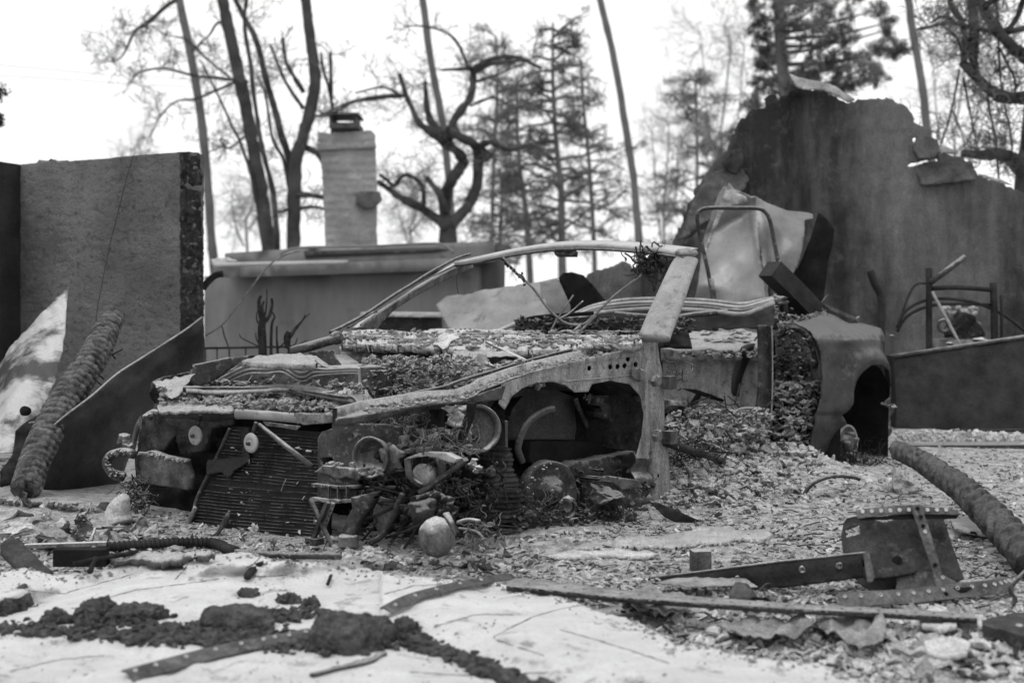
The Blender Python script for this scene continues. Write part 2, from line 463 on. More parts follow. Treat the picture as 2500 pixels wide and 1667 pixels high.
# ------------------------------------------------------------------ ground
def axis(lo, hi, st, far_lo, far_hi):
    a = list(np.arange(lo, hi + 1e-6, st)); s = st; x = hi
    while x < far_hi: s *= 1.13; x += s; a.append(x)
    s = st; x = lo; b = []
    while x > far_lo: s *= 1.13; x -= s; b.append(x)
    return list(reversed(b)) + a
xs = axis(-3.6, 3.8, .03, -420, 420); ys = axis(2.6, 9.0, .03, -120, 600)
gv = [(x, y, gz(x, y)) for y in ys for x in xs]; nx = len(xs)
gf = [(j * nx + i, j * nx + i + 1, (j + 1) * nx + i + 1, (j + 1) * nx + i) for j in range(len(ys) - 1) for i in range(nx - 1)]
link_mesh('ground', gv, gf, 'ground_ash', kind='structure')

# ------------------------------------------------------------------ left stucco wall
wl_a = Vector((-1.88, 8.0, 0)); wl_d = Vector((-.8, .52, 0)).normalized()
wl_n = Vector((wl_d.y, -wl_d.x, 0)); wl_n = wl_n if wl_n.dot(-wl_a) > 0 else -wl_n
def wlmap(x, y): return hit(x, y, wl_a, wl_n)
wall = thing('stucco_wall', (-2.3, 8.3, 0), 'tall scorched stucco wall at the far left with a charred broken end', 'wall')
top = [(-260, 424), (-100, 412), (60, 401), (88, 398), (95, 391), (105, 397), (130, 391), (140, 395), (250, 388), (350, 378), (400, 374), (446, 371)]
bot = [(446, 880), (446, 1110), (-260, 1070)]
crk = [circ(330 + random.uniform(-14, 14), y, random.uniform(3, 9), random.uniform(4, 9)) for y in ()]
def wl_d_(x, y):
    d = .0014 * fbm(x * .09, y * .09, 2, 4) + .003 * fbm(x * .012, y * .012, 5, 3)
    f = fbm(x * .035, y * .05, 9, 4)
    if f > .13: d -= .004                        # blown off skin of render
    s = fbm(x * .02 + 5, y * .004, 3, 3)
    if abs(x - 322 - 14 * N(y * .01, 3)) < 5 and y < 620: d += .008
    return d
plate('render_coat', top + bot, wlmap, 'stucco', wall, step=4.2, thick=.16, disp=wl_d_, jit=1.2, seed=4)
# broken end face
e0 = wlmap(446, 700); e0.z = 0; wl_back = -wl_n * .2
def wl_end(x, y): return hit(x, y, e0 + wl_d * .004 * -1, wl_d)
plate('broken_end', [(446, 371), (470, 371), (487, 373), (489, 405), (493, 430), (492, 520), (496, 600), (493, 640), (497, 700), (497, 860), (497, 1110), (446, 1118)], wl_end, 'burnt_edge', wall, step=6, thick=.02, disp=lambda x, y: .02 * fbm(x * .06, y * .06, 4, 4), jit=1.5, seed=9)
# return wall in the corner at the left edge
pi_ = P(52, 900, 8.75); ret_d = Vector((-.25, -.97, 0)).normalized(); b = MB()
p1 = Vector((pi_.x, pi_.y, 0)); tp = 1.66
c_ = p1 + ret_d * .9 + Vector((-.14, 0, tp / 2 + .01))
rt = thing('return_wall', (c_.x, c_.y, 0), 'dark return wall at the left picture edge', 'wall')
gvs = []; gfs = []; nu, nv = 40, 60
for i in range(nu + 1):
    for j in range(nv + 1):
        q = p1 + ret_d * 1.8 * i / nu + Vector((0, 0, tp * j / nv)) + Vector((.006 * fbm(i * .3, j * .3, 3), 0, 0)); gvs.append(q)
for i in range(nu):
    for j in range(nv): gfs.append((i * (nv + 1) + j, (i + 1) * (nv + 1) + j, (i + 1) * (nv + 1) + j + 1, i * (nv + 1) + j + 1))
link_mesh('dark_face', gvs, gfs, 'dark_stucco', rt)  # darker tone than the main wall's render
b.box(c_, ret_d * .9, Vector((.12, -.03, 0)), Vector((0, 0, tp / 2 - .01))); b.build('core', 'dark_stucco', rt, smooth=False)
# loose wire hanging down the wall
b = MB(); b.tube(smooth_path([wlmap(x, y) + wl_n * .03 for x, y in ((338, 374), (318, 440), (298, 520), (278, 600), (250, 740), (243, 800))], 4), .0022, n=5)
tag(b.build('hanging_wire', 'black_metal'), 'thin dark wire hanging down the face of the stucco wall', 'wire')
b = MB(); b.tube([P(445, 300, 8.2), P(372, 330, 8.2), P(340, 373, 8.15)], .0016, n=4)

# ------------------------------------------------------------------ flat-roofed outbuilding
YB = 12.5
mb_ = plane3((525, 620, 13.2), (1190, 600, 12.2), (1190, 830, 12.2))
ob = thing('outbuilding', (P(860, 724, YB).x, YB, 0), 'flat roofed grey outbuilding behind the car with a deep fascia', 'building')
plate('wall_face', [(462, 674), (520, 670), (1145, 655), (1145, 830), (1150, 960), (462, 965)], mb_, 'paint_grey', ob, step=40, thick=.12, disp=lambda x, y: -.25 + .003 * fbm(x * .02, y * .02))
plate('corner_post', [(1110, 650), (1152, 640), (1152, 960), (1110, 960)], mb_, 'paint_grey', ob, step=40, thick=.1, disp=lambda x, y: -.22)
plate('side_wall', [(1154, 600), (1192, 594), (1190, 700), (1190, 960), (1154, 960)], mb_, 'grey_dark', ob, step=30, thick=.2, disp=lambda x, y: -.2)
plate('fascia_upper', [(540, 618), (700, 607), (870, 600), (1000, 596), (1195, 589), (1196, 640), (870, 650), (540, 650)], mb_, 'paint_grey', ob, step=30, thick=.05, disp=lambda x, y: -.06, crump=.004)
plate('fascia_lower', [(527, 646), (560, 645), (860, 640), (1120, 630), (1118, 660), (860, 668), (560, 678), (530, 676)], mb_, 'paint_grey', ob, step=30, thick=.06, disp=lambda x, y: .05)
plate('roof_sheet', [(520, 641), (850, 634), (850, 640), (522, 647)], plane3((520, 640, 12.95), (850, 634, 12.6), (850, 640, 12.55)), 'roof_pale', ob, step=20, thick=.02)
plate('ash_patch', [(521, 633), (560, 630), (585, 638), (560, 642), (523, 646)], lambda x, y: mb_(x, y) + Vector((0, -.12, 0)), 'pale_flake', ob, step=8, thick=.03, jit=2)
plate('slot', [(735, 613), (1050, 604), (1090, 608), (1050, 615), (740, 629)], mb_, 'grey_dark', ob, step=20, thick=.01, disp=lambda x, y: -.045)
b = MB(); b.tube(smooth_path([mb_(x, y) + Vector((0, -.14, 0)) for x, y in ((690, 622), (735, 606), (900, 603), (1050, 596), (1085, 600), (1110, 618))], 4), .011, n=6); b.build('conduit', 'paint_grey', ob)
# roof slab body
a0, a1 = mb_(540, 640), mb_(1190, 625); b = MB(); up = Vector((0, 0, .04)); bk = Vector((.25, 2.6, 0))
q0 = Vector((a0.x, a0.y + .08, a0.z)); q1 = Vector((a1.x, a1.y + .08, a0.z + .02))
b.add([q0, q1, q1 + bk, q0 + bk, q0 + up, q1 + up, q1 + bk + up, q0 + bk + up], [(3, 2, 1, 0), (4, 5, 6, 7), (0, 1, 5, 4), (1, 2, 6, 5), (2, 3, 7, 6), (3, 0, 4, 7)])
b.build('roof_deck', 'paint_grey', ob, smooth=False)
# low box with louvres in front of the outbuilding
lv = thing('louvred_box', P(1010, 900, 10.5), 'low dark louvred metal box with pale lid against the outbuilding', 'utility box')
plate('lid', [(880, 762), (1080, 764), (1080, 775), (880, 772)], ymap(10.45), 'roof_pale', lv, step=20, thick=.5)
for i in range(9):
    y0 = 776 + i * 6.2
    plate('slat', [(890, y0), (1078, y0 + 1), (1078, y0 + 4.5), (890, y0 + 3.5)], ymap(10.5), 'burnt_steel', lv, step=60, thick=.02, smooth=False)
plate('case', [(884, 775), (1080, 775), (1080, 1012), (884, 1012)], ymap(10.56), 'dark_panel', lv, step=60, thick=.4, smooth=False)

# ------------------------------------------------------------------ chimney
YC = 17.0
ch = thing('brick_chimney', P(850, 900, YC), 'lone pale brick chimney standing behind the outbuilding', 'chimney')
def chm(x, y):
    k = (x - 780) / 135.0
    return P(x, y, YC - .15 + (abs(k - .62) * .12))
cd = lambda x, y: .018 * fbm(x * .03, y * .09, 4, 4) + (.006 if int(y / 9.5) % 2 else 0)
plate('stack', [(776, 322), (800, 326), (905, 318), (917, 330), (916, 350), (922, 470), (920, 560), (924, 640), (924, 870), (792, 870), (795, 620), (790, 480), (786, 420), (778, 350)], chm, 'chimney_brick', ch, step=5, thick=.35, disp=cd, jit=1.6, seed=2)
plate('collar', [(778, 352), (915, 346), (918, 362), (776, 368)], chm, 'chimney_brick', ch, step=7, thick=.1, disp=lambda x, y: .05 + .02 * fbm(x * .1, y * .1))
plate('patch', [(868, 470), (925, 468), (930, 490), (915, 508), (890, 512), (870, 500)], chm, 'ruin_pale', ch, step=6, thick=.12, disp=lambda x, y: .1 + .02 * fbm(x * .1, y * .1), jit=2)
b = MB()
for (x0, x1) in ((811, 818), (868, 876)): b.box((P(x0 + 3, 300, YC)), (.018, 0, 0), (0, .25, 0), (0, 0, .09))
b.box(P(843, 286, YC), (.19, 0, 0), (0, .3, 0), (0, 0, .012)); b.box(P(846, 313, YC), (.17, 0, 0), (0, .3, 0), (0, 0, .03)); b.box(P(843, 287, YC + .3), (.19, 0, 0), (0, .02, 0), (0, 0, .03))
b.build('flue_cap', 'burnt_steel', ch, smooth=False)

# ------------------------------------------------------------------ big ruined wall at the right
rw = plane3((1700, 700, 10.2), (2500, 700, 9.8), (1700, 300, 10.2))
prof = [(1560, 640), (1640, 600), (1655, 560), (1688, 488), (1700, 459), (1730, 415), (1750, 385), (1776, 368), (1782, 335), (1808, 295), (1832, 269), (1868, 261), (1868, 231), (1894, 229), (1898, 240), (1927, 227), (1929, 206), (1944, 215), (2011, 223), (2070, 252), (2100, 244), (2138, 242), (2171, 238), (2192, 252), (2222, 269), (2230, 299), (2264, 316), (2270, 340), (2300, 372), (2340, 385), (2372, 398), (2384, 425), (2440, 446), (2490, 470), (2540, 490), (2700, 560), (2700, 1040), (1560, 1040)]
hole = [(2216, 404), (2224, 398), (2258, 390), (2290, 386), (2292, 392), (2260, 396), (2220, 408)]
hole2 = [(2229, 338), (2237, 332), (2240, 342), (2231, 347)]
def rwd(x, y):
    d = .01 * fbm(x * .05, y * .05, 1, 4) + .05 * fbm(x * .006, y * .006, 8, 3)
    k = abs(x - 1945); d -= .10 * max(0, 1 - k / 40) if y > 230 else 0
    d += .03 * max(0, 1 - abs(x - 2095 - 8 * N(y * .02, 1)) / 9)
    return d
rwall = thing('ruined_wall', (2.2, 9.4, 0), 'big jagged soot dark ruined wall rising at the right', 'wall')
plate('wall_sheet', prof, rw, 'ruin_wall', rwall, step=7, thick=.08, disp=rwd, holes=[hole, hole2], jit=6, seed=6)
plate('torn_flap', [(1925, 180), (1945, 190), (1990, 200), (2025, 207), (2050, 222), (2088, 248), (2068, 255), (2040, 238), (2012, 225), (1960, 222), (1942, 215)], rw, 'bare_metal', rwall, step=7, disp=lambda x, y: .06 + .3 * (y - 215) * .002, crump=.015, jit=1.5)
plate('torn_flap', [(2278, 355), (2300, 358), (2338, 373), (2320, 380), (2285, 372)], rw, 'bare_metal', rwall, step=7, disp=lambda x, y: .07, crump=.01)
plate('torn_flap', [(2350, 384), (2372, 392), (2384, 400), (2370, 402)], rw, 'bare_metal', rwall, step=7, disp=lambda x, y: .07, crump=.01)
plate('torn_flap', [(2380, 425), (2440, 440), (2470, 455), (2440, 450), (2400, 436)], rw, 'bare_metal', rwall, step=7, disp=lambda x, y: .07, crump=.01)
plate('hanging_lump', [(2232, 345), (2260, 336), (2285, 345), (2290, 370), (2275, 392), (2240, 390), (2228, 370)], rw, 'ruin_wall', rwall, step=6, thick=.08, disp=lambda x, y: .1, crump=.02, jit=2)
plate('torn_lath', [(1690, 500), (1705, 470), (1740, 425), (1800, 400), (1830, 440), (1810, 470), (1770, 480), (1760, 520), (1700, 560), (1660, 590)], rw, 'ruin_pale', rwall, step=6, thick=.02, disp=lambda x, y: .09, crump=.02, jit=3)
plate('torn_lath', [(1790, 372), (1812, 365), (1815, 400), (1800, 430), (1775, 420), (1762, 400)], rw, 'ruin_wall', rwall, step=6, thick=.02, disp=lambda x, y: .12, crump=.02, jit=2)
plate('torn_lath', [(2235, 415), (2330, 392), (2375, 405), (2378, 440), (2250, 455), (2240, 430)], rw, 'ruin_pale', rwall, step=6, thick=.02, disp=lambda x, y: .05, crump=.02, jit=2)
# low broken wall stretches between car and right wall
lw = thing('low_wall', P(1620, 800, 9.6), 'low dark broken wall stretch seen through the windscreen opening', 'wall')
plate('masonry', [(1420, 700), (1440, 665), (1500, 650), (1520, 636), (1545, 652), (1600, 655), (1660, 600), (1720, 560), (1720, 1034), (1420, 1034)], ymap(9.75), 'ruin_wall', lw, step=8, thick=.12, disp=lambda x, y: .02 * fbm(x * .04, y * .04), jit=4, seed=3)
# tipped pale panels behind the car
tp_ = thing('tipped_panel', P(1200, 860, 8.8), 'large pale tipped plaster panel behind the car, soot stained in the middle', 'panel')
plate('board', [(1065, 745), (1085, 725), (1170, 712), (1178, 708), (1320, 688), (1345, 780), (1350, 860), (1360, 1090), (1140, 1090), (1130, 870), (1095, 800)], plane3((1065, 745, 9.1), (1345, 690, 8.7), (1200, 860, 8.4)), 'plaster_board', tp_, step=9, thick=.03, crump=.012, jit=1.5)
tq_ = thing('tipped_panel', P(1370, 850, 8.8), 'smaller pale panel tipped beside the black arched plate', 'panel')
plate('board', [(1318, 688), (1360, 678), (1400, 750), (1380, 860), (1380, 1080), (1340, 1080)], ymap(8.6), 'plaster_board', tq_, step=9, thick=.03, crump=.006, jit=1)
tag(plate('arched_plate', [(1360, 680), (1372, 668), (1395, 664), (1425, 672), (1450, 700), (1475, 735), (1480, 1085), (1400, 1085), (1392, 745)], ymap(8.45), 'dull_black', step=8, thick=.02, disp=lambda x, y: .0006 * (x - 1420) ** 2 * .1), 'black arched metal plate standing behind the car', 'metal plate')

# ------------------------------------------------------------------ trees
rt_ = random.Random(11)
def grow(mb, p, d, r, L, lv, rd, gnarl=.35, up=.05, nodes=None):
    n = 6; pts = [p]; q = Vector(p); dd = Vector(d).normalized()
    for i in range(n):
        dd = (dd + Vector((rd.gauss(0, gnarl), rd.gauss(0, gnarl * .6), rd.gauss(0, gnarl) + up))).normalized()
        q = q + dd * L / n; pts.append(q)
        if nodes is not None: nodes.append(q.copy())
        if lv > 0 and rd.random() < .75:
            e = (dd + Vector((rd.gauss(0, .9), rd.gauss(0, .5), rd.gauss(0, .9)))).normalized()
            grow(mb, q, e, r * .6 * (1 - i / n * .5), L * rd.uniform(.4, .75), lv - 1, rd, gnarl, up, nodes)
    mb.tube(pts, [max(r * (1 - .8 * i / n), .003) for i in range(n + 1)], n=5 if lv > 0 else 3, cap=False)
def limb(mb, px, Y, r0, r1, n=9, rn=.15, wob=.0):
    if wob: px = [(x + 9 * N(x * .021, y * .03, 3), y + 9 * N(x * .03, y * .021, 8)) for x, y in px]
    pts = smooth_path([P(x, y, Y + wob * N(x * .05, y * .05) * 2) for x, y in px], 6)
    if wob: pts = [p + Vector((.5, 0, .5)) * .06 * N(p.x * 1.5, p.z * 1.5, 4) for p in pts]
    k = len(pts)
    mb.tube(pts, [(r0 + (r1 - r0) * i / (k - 1)) * Y / FOC for i in range(k)], n=n, rn=rn); return pts
def foliage(mb, c, rad, n, s, rd, sq=.7):
    c = Vector(c)
    for i in range(n):
        d = Vector((rd.gauss(0, .45), rd.gauss(0, .45), rd.gauss(0, .45 * sq))) * rad
        p = c + d; a = Vector((rd.gauss(0, 1), rd.gauss(0, 1), rd.gauss(0, .6))).normalized() * s * rd.uniform(.6, 1.5); e = a.orthogonal().normalized() * s * .35
        mb.add([p - e, p + a, p + e, p + a * .3 - e * 2], [(0, 1, 2), (0, 2, 3)])
def tree(name, label, Y, trunk, limbs, mtr='bark', mcr='twig', cat='tree', tw=0, twL=40, twr=2.2, seed=1, foli=None, fol_m='needles_hazed', lv=2, gn=.35, group=None, extra=None):
    """trunk, limbs: [(pixel path, r0, r1)]"""
    rd = random.Random(seed); b0 = trunk[0][0][0]
    t = thing(name, P(b0[0], 724 + CAM_H * FOC / Y, Y), label, cat, group)
    b = MB()
    for (px, r0, r1) in trunk: limb(b, px, Y, r0, r1, n=14, rn=.3)
    b.build('trunk', mtr, t)
    if limbs:
        b = MB(); paths = []
        for (px, r0, r1) in limbs: paths.append((limb(b, px, Y, r0, r1, n=8, wob=.4, rn=.45), r0))
        b.build('limbs', mtr, t)
        if tw:
            b = MB(); nodes = []
            tot = sum(len(p) for p, _ in paths)
            for pts, r0 in paths:
                k = max(1, int(tw * len(pts) / tot))
                for i in range(k):
                    j = int(len(pts) * (rd.random() ** .6)); j = min(j, len(pts) - 1)
                    d = Vector((rd.gauss(0, 1), rd.gauss(0, .5), rd.gauss(0, 1) + .3))
                    grow(b, pts[j], d, twr * Y / FOC, twL * rd.uniform(.5, 1.5) * Y / FOC, lv, rd, gn, .04, nodes)
            b.build('crown', mcr, t)
            if foli:
                b = MB()
                for q in nodes[::foli[0]]: foliage(b, q, foli[1] * Y / FOC, foli[2], foli[3] * Y / FOC, rd)
                b.build('foliage', fol_m, t)
    return t
pol = 'leaning bare pole-like trunks against the white sky'
tree('dead_tree', 'slim leaning bare trunk rising just right of the stucco wall', 24, [([(540, 845), (530, 700), (518, 610), (501, 379), (476, 190), (438, 0), (415, -110)], 12, 9)], [], 'bark_hazed', group=pol)
tree('dead_tree', 'slim leaning bare trunk rising between the chimney and the oak', 26, [([(1105, 840), (1102, 600), (1098, 470), (1080, 300), (1052, 150), (1032, 0), (1018, -100)], 9, 8)], [], 'bark_hazed', group=pol)
tree('dead_tree', 'slim leaning bare trunk rising above the windscreen frame', 27, [([(1580, 836), (1565, 650), (1548, 450), (1530, 330), (1500, 150), (1465, 0), (1442, -100)], 10, 7)], [], 'bark_hazed', group=pol)
tree('dead_tree', 'slim leaning bare trunk rising behind the ruined wall', 25, [([(2300, 842), (2285, 500), (2265, 330), (2250, 200), (2232, 100), (2218, 0), (2208, -100)], 10, 9)], [], 'bark_hazed', group=pol)
tree('bare_tree', 'dark straight bare trunk with long left branches', 22,
     [([(668, 858), (660, 700), (655, 600), (640, 480), (618, 360), (600, 260), (580, 170), (560, 80), (543, 0), (525, -90)], 17, 13)],
     [([(640, 560), (615, 430), (592, 350), (565, 300), (530, 230), (490, 150)], 5, 2), ([(600, 200), (560, 195), (480, 188), (400, 170), (345, 180), (315, 205)], 5, 1.5),
      ([(590, 195), (545, 215), (480, 240), (430, 245), (385, 290), (355, 350)], 4, 1.2), ([(565, 55), (530, 55), (510, 85), (470, 120)], 4, 1.5),
      ([(430, 0), (400, 20), (360, 60), (330, 80), (300, 140), (262, 148)], 6, 1.2), ([(400, 20), (350, 60), (310, 85)], 3, 1),
      ([(560, 190), (500, 140), (450, 100), (400, 80), (370, 60)], 3, 1), ([(600, 330), (560, 365), (540, 340), (560, 355), (505, 372)], 3, 1)],
     tw=100, twL=50, twr=1.2, seed=5, lv=2)
tree('bare_tree', 'thick dark upright tree leaning into the sky left of the chimney', 21,
     [([(716, 864), (714, 700), (716, 600), (718, 500), (722, 400), (738, 340), (755, 280), (770, 205), (765, 150), (753, 60), (746, 0), (742, -80)], 18, 11)],
     [([(712, 420), (690, 330), (665, 240), (640, 160), (615, 80), (590, 30), (570, -10)], 9, 6), ([(675, 640), (672, 560), (665, 470), (645, 380), (628, 300), (612, 180), (600, 60), (605, -20)], 8, 4),
      ([(715, 480), (690, 400), (665, 340), (650, 230), (640, 200)], 5, 2.5), ([(740, 270), (700, 210), (680, 160), (660, 115)], 5, 2.5), ([(742, 232), (715, 190), (700, 150), (690, 97)], 6, 4),
      ([(722, 470), (760, 475), (800, 485)], 7, 5), ([(715, 510), (760, 505), (790, 508)], 5, 3), ([(712, 505), (690, 518), (672, 515)], 4, 3), ([(730, 350), (770, 370), (790, 400)], 10, 5),
      ([(812, 330), (808, 240), (795, 180), (782, 130)], 5, 3), ([(808, 240), (808, 180), (806, 130)], 5, 4), ([(738, 280), (790, 285), (830, 265), (880, 240), (960, 230)], 4, 2)],
     tw=80, twL=50, twr=1.2, seed=8, lv=2)
tree('gnarled_oak', 'gnarled charred oak forking low behind the outbuilding roof', 23,
     [([(1098, 852), (1096, 700), (1094, 600), (1092, 545)], 26, 21)],
     [([(1092, 552), (1040, 510), (985, 480), (940, 455), (922, 446)], 13, 5), ([(1040, 510), (1037, 470), (1022, 445), (995, 430), (980, 437), (965, 456), (945, 440), (925, 430)], 6, 4),
      ([(1088, 510), (1072, 470), (1044, 440)], 10, 7), ([(1092, 550), (1086, 480), (1108, 430), (1132, 405), (1120, 372), (1092, 352), (1062, 330), (1030, 300), (1003, 265), (985, 240), (975, 185)], 16, 5),
      ([(1100, 550), (1140, 505), (1162, 440), (1160, 365), (1125, 335), (1105, 318)], 15, 11), ([(1092, 350), (1102, 312), (1122, 270), (1148, 235), (1152, 180), (1140, 165)], 13, 7),
      ([(1080, 330), (1055, 290), (1040, 245), (1040, 200)], 12, 4), ([(1150, 172), (1200, 145), (1260, 138), (1320, 160)], 7, 4), ([(1150, 180), (1200, 160), (1280, 150)], 7, 3), ([(1140, 170), (1080, 172)], 5, 3),
      ([(1140, 160), (1110, 100), (1060, 70), (985, 65)], 4, 2), ([(985, 240), (920, 240), (860, 248), (800, 275), (775, 282)], 5, 3), ([(975, 240), (930, 215), (870, 225)], 4, 2),
      ([(1160, 362), (1205, 350), (1245, 372), (1300, 350)], 9, 3), ([(1155, 205), (1210, 190), (1270, 160)], 4, 2), ([(1150, 255), (1200, 240), (1240, 255)], 4, 2), ([(1200, 380), (1185, 385), (1170, 375)], 9, 5),
      ([(1165, 365), (1180, 372), (1200, 378)], 12, 9)],
     tw=130, twL=60, twr=1.2, seed=21, lv=2, gn=.4)
def conifer(label, Y, trunk, top, base, nb, spread, seed, dens=14, sz=5, fr=11, mat_='needles_hazed', tr=10):
    rd = random.Random(seed); t = thing('conifer', P(trunk[0][0], 724 + CAM_H * FOC / Y, Y), label, 'tree'); s = Y / FOC
    b = MB(); pts = limb(b, trunk, Y, tr, 2.5, n=9); b.build('trunk', 'bark_hazed', t)
    bb = MB(); fb = MB()
    for i in range(nb):
        k = (i + rd.random() * 1.6) / nb; y = base + (top - base) * k; L = spread * (1 - max(0, k) ** 2 * .6) * rd.choice((rd.uniform(.25, .6), rd.uniform(.6, 1.2)))
        p = min(pts, key=lambda q: abs(q.z - P(0, y, Y).z)).copy()
        sg = rd.choice((-1, 1)); d = Vector((sg * rd.uniform(.5, 1), rd.gauss(0, .5), 0)).normalized(); q = p.copy(); path = [q.copy()]; u = rd.uniform(-.2, .75); dr = rd.uniform(.0, .13)
        for s_ in range(9):
            q = q + (d + Vector((rd.gauss(0, .22), rd.gauss(0, .25), u - s_ * dr + rd.gauss(0, .22)))) * L * s / 9; path.append(q.copy())
            if s_ > 1:
                if rd.random() < .85: foliage(fb, q + Vector((rd.gauss(0, .5), 0, rd.gauss(0, .6))) * fr * s, fr * s * rd.uniform(.5, 1.7), int(dens * rd.uniform(.3, 1.4)), sz * s, rd, .55)
                if rd.random() < .8: grow(bb, q, d + Vector((rd.gauss(0, 1), rd.gauss(0, .6), rd.gauss(0, .8))), 1.5 * s, 38 * s, 1, rd, .4, 0)
        bb.tube(path, [tr * .36 * s * (1 - .85 * j / 9) for j in range(10)], n=5, cap=False)
    bb.build('branches', 'bark_hazed', t); fb.build('foliage', mat_, t)
    return t
conifer('sparse conifer with layered half burnt boughs above the windscreen frame', 33, [(1378, 815), (1372, 620), (1370, 470), (1358, 350), (1350, 200), (1350, 55)], 70, 600, 72, 200, 31, tr=12, dens=24, sz=5.5, fr=12)
conifer('thin second conifer just left of the tallest sparse conifer', 35, [(1300, 810), (1290, 600), (1282, 500), (1268, 400), (1262, 280), (1262, 190)], 210, 600, 34, 120, 32, tr=9, dens=20, sz=5, fr=11)
conifer('small pale conifer between the sparse conifer and the ruined wall', 46, [(1700, 790), (1700, 600), (1702, 400), (1698, 175)], 185, 640, 60, 150, 33, mat_='far_growth_hazed', tr=7, dens=30, sz=6, fr=17)
conifer('ragged hazy conifer just right of the tallest sparse conifer', 40, [(1455, 798), (1450, 600), (1440, 420), (1425, 260), (1418, 150)], 190, 620, 44, 130, 37, tr=7, dens=18, sz=5, fr=13, mat_='far_growth_hazed')
conifer('ragged hazy conifer behind the upper branches of the gnarled oak', 41, [(1195, 795), (1200, 600), (1205, 400), (1215, 200), (1210, 90)], 95, 600, 46, 120, 38, tr=6, dens=16, sz=5, fr=12, mat_='far_growth_hazed')
conifer('low hazy conifer at the foot of the gnarled oak', 42, [(1215, 795), (1220, 600), (1225, 500), (1222, 440)], 450, 640, 22, 120, 34, mat_='far_growth_hazed', tr=7, dens=30, sz=5, fr=14)
# the big conifer behind the ruined wall, its foliage in heavy clumps
Yk = 30; rd = random.Random(44)
t = thing('big_conifer', P(1925, 820, Yk), 'tall dense dark conifer behind the peak of the ruined wall', 'tree'); b = MB()
limb(b, [(1930, 822), (1928, 600), (1925, 330), (1918, 250), (1905, 100), (1898, -60)], Yk, 18, 13); b.build('trunk', 'bark_hazed', t)
bb = MB(); fb = MB()
clumps = [(1880, 30, 45), (1858, 75, 32), (1862, 110, 26), (1905, 130, 40), (1985, 20, 55), (2040, 40, 50), (2060, 90, 34), (1995, 90, 46), (1865, 190, 40), (1900, 225, 50), (1950, 200, 36), (2000, 140, 44), (2050, 150, 40), (2130, 140, 42), (2170, 118, 36), (2195, 120, 26), (2100, 175, 36), (2140, 25, 24), (2170, 55, 16), (1838, 250, 30), (1870, 150, 34), (1930, 60, 34), (1930, 10, 40), (2080, 210, 22), (1975, 175, 32), (1840, 15, 18), (1850, 300, 40), (1800, 330, 34), (1780, 380, 30), (2140, 190, 26), (2165, 75, 16), (2100, -30, 50), (1960, -40, 70), (2010, 190, 40), (2040, 215, 34), (1890, 280, 40)]
for (x, y, r) in clumps:
    c = P(x, y, Yk + rd.uniform(-1.5, 1.5)); s0 = P(1908 + (y - 100) * .05, min(y + 40, 300), Yk)
    bb.tube(smooth_path([s0, (s0 + c) / 2 + Vector((0, 0, -.1)), c], 4), [.05, .012], n=5, cap=False)
    for k in range(int(r * .9)):
        a = rd.uniform(0, 6.28); q = c + Vector((math.cos(a) * rd.random() ** .6, rd.gauss(0, .5), math.sin(a) * rd.random() ** .6 * .8)) * r * Yk / FOC
        foliage(fb, q, 12 * Yk / FOC, 34, 6 * Yk / FOC, rd, .9)
bb.build('branches', 'bark_hazed', t); fb.build('foliage', 'needles_hazed', t)
tree('spreading_oak', 'gnarled spreading oak reaching in from the right picture edge', 14,
     [([(2540, 935), (2535, 700), (2532, 520), (2520, 460), (2540, 300), (2560, 100), (2560, -80)], 50, 36)],
     [([(2530, 470), (2492, 418), (2466, 391), (2436, 376), (2400, 380), (2350, 372)], 24, 9), ([(2560, 220), (2520, 238), (2479, 244), (2441, 234), (2407, 216), (2373, 181), (2348, 156)], 19, 11),
      ([(2560, 180), (2520, 150), (2491, 128), (2458, 97), (2424, 60), (2399, 18), (2380, -50)], 17, 12), ([(2380, 190), (2374, 140), (2373, 60), (2368, 0), (2362, -60)], 12, 12), ([(2352, 160), (2350, 100), (2345, 50), (2320, 10), (2330, -40)], 9, 6),
      ([(2540, 60), (2500, 65), (2440, 78), (2380, 72), (2340, 62), (2300, 62), (2240, 72)], 9, 3), ([(2345, 66), (2300, 45), (2270, 60)], 4, 2), ([(2500, -20), (2470, 60), (2430, 80)], 8, 5), ([(2399, 20), (2440, -10), (2470, -50)], 8, 6),
      ([(2352, 150), (2330, 90), (2290, 65)], 4, 2), ([(2430, 0), (2436, 90), (2446, 220), (2460, 330), (2470, 380)], 3, 2), ([(2350, 190), (2370, 260), (2386, 370)], 3, 2), ([(2340, 170), (2325, 260), (2296, 360)], 3, 2), ([(2325, 270), (2350, 320), (2358, 370)], 2, 1),
      ([(2408, 235), (2425, 320), (2436, 380), (2442, 450)], 3, 2.4), ([(2440, 110), (2465, 150), (2480, 200), (2475, 235)], 3, 2)],
     tw=150, twL=75, twr=1.2, seed=51, lv=2, gn=.4)
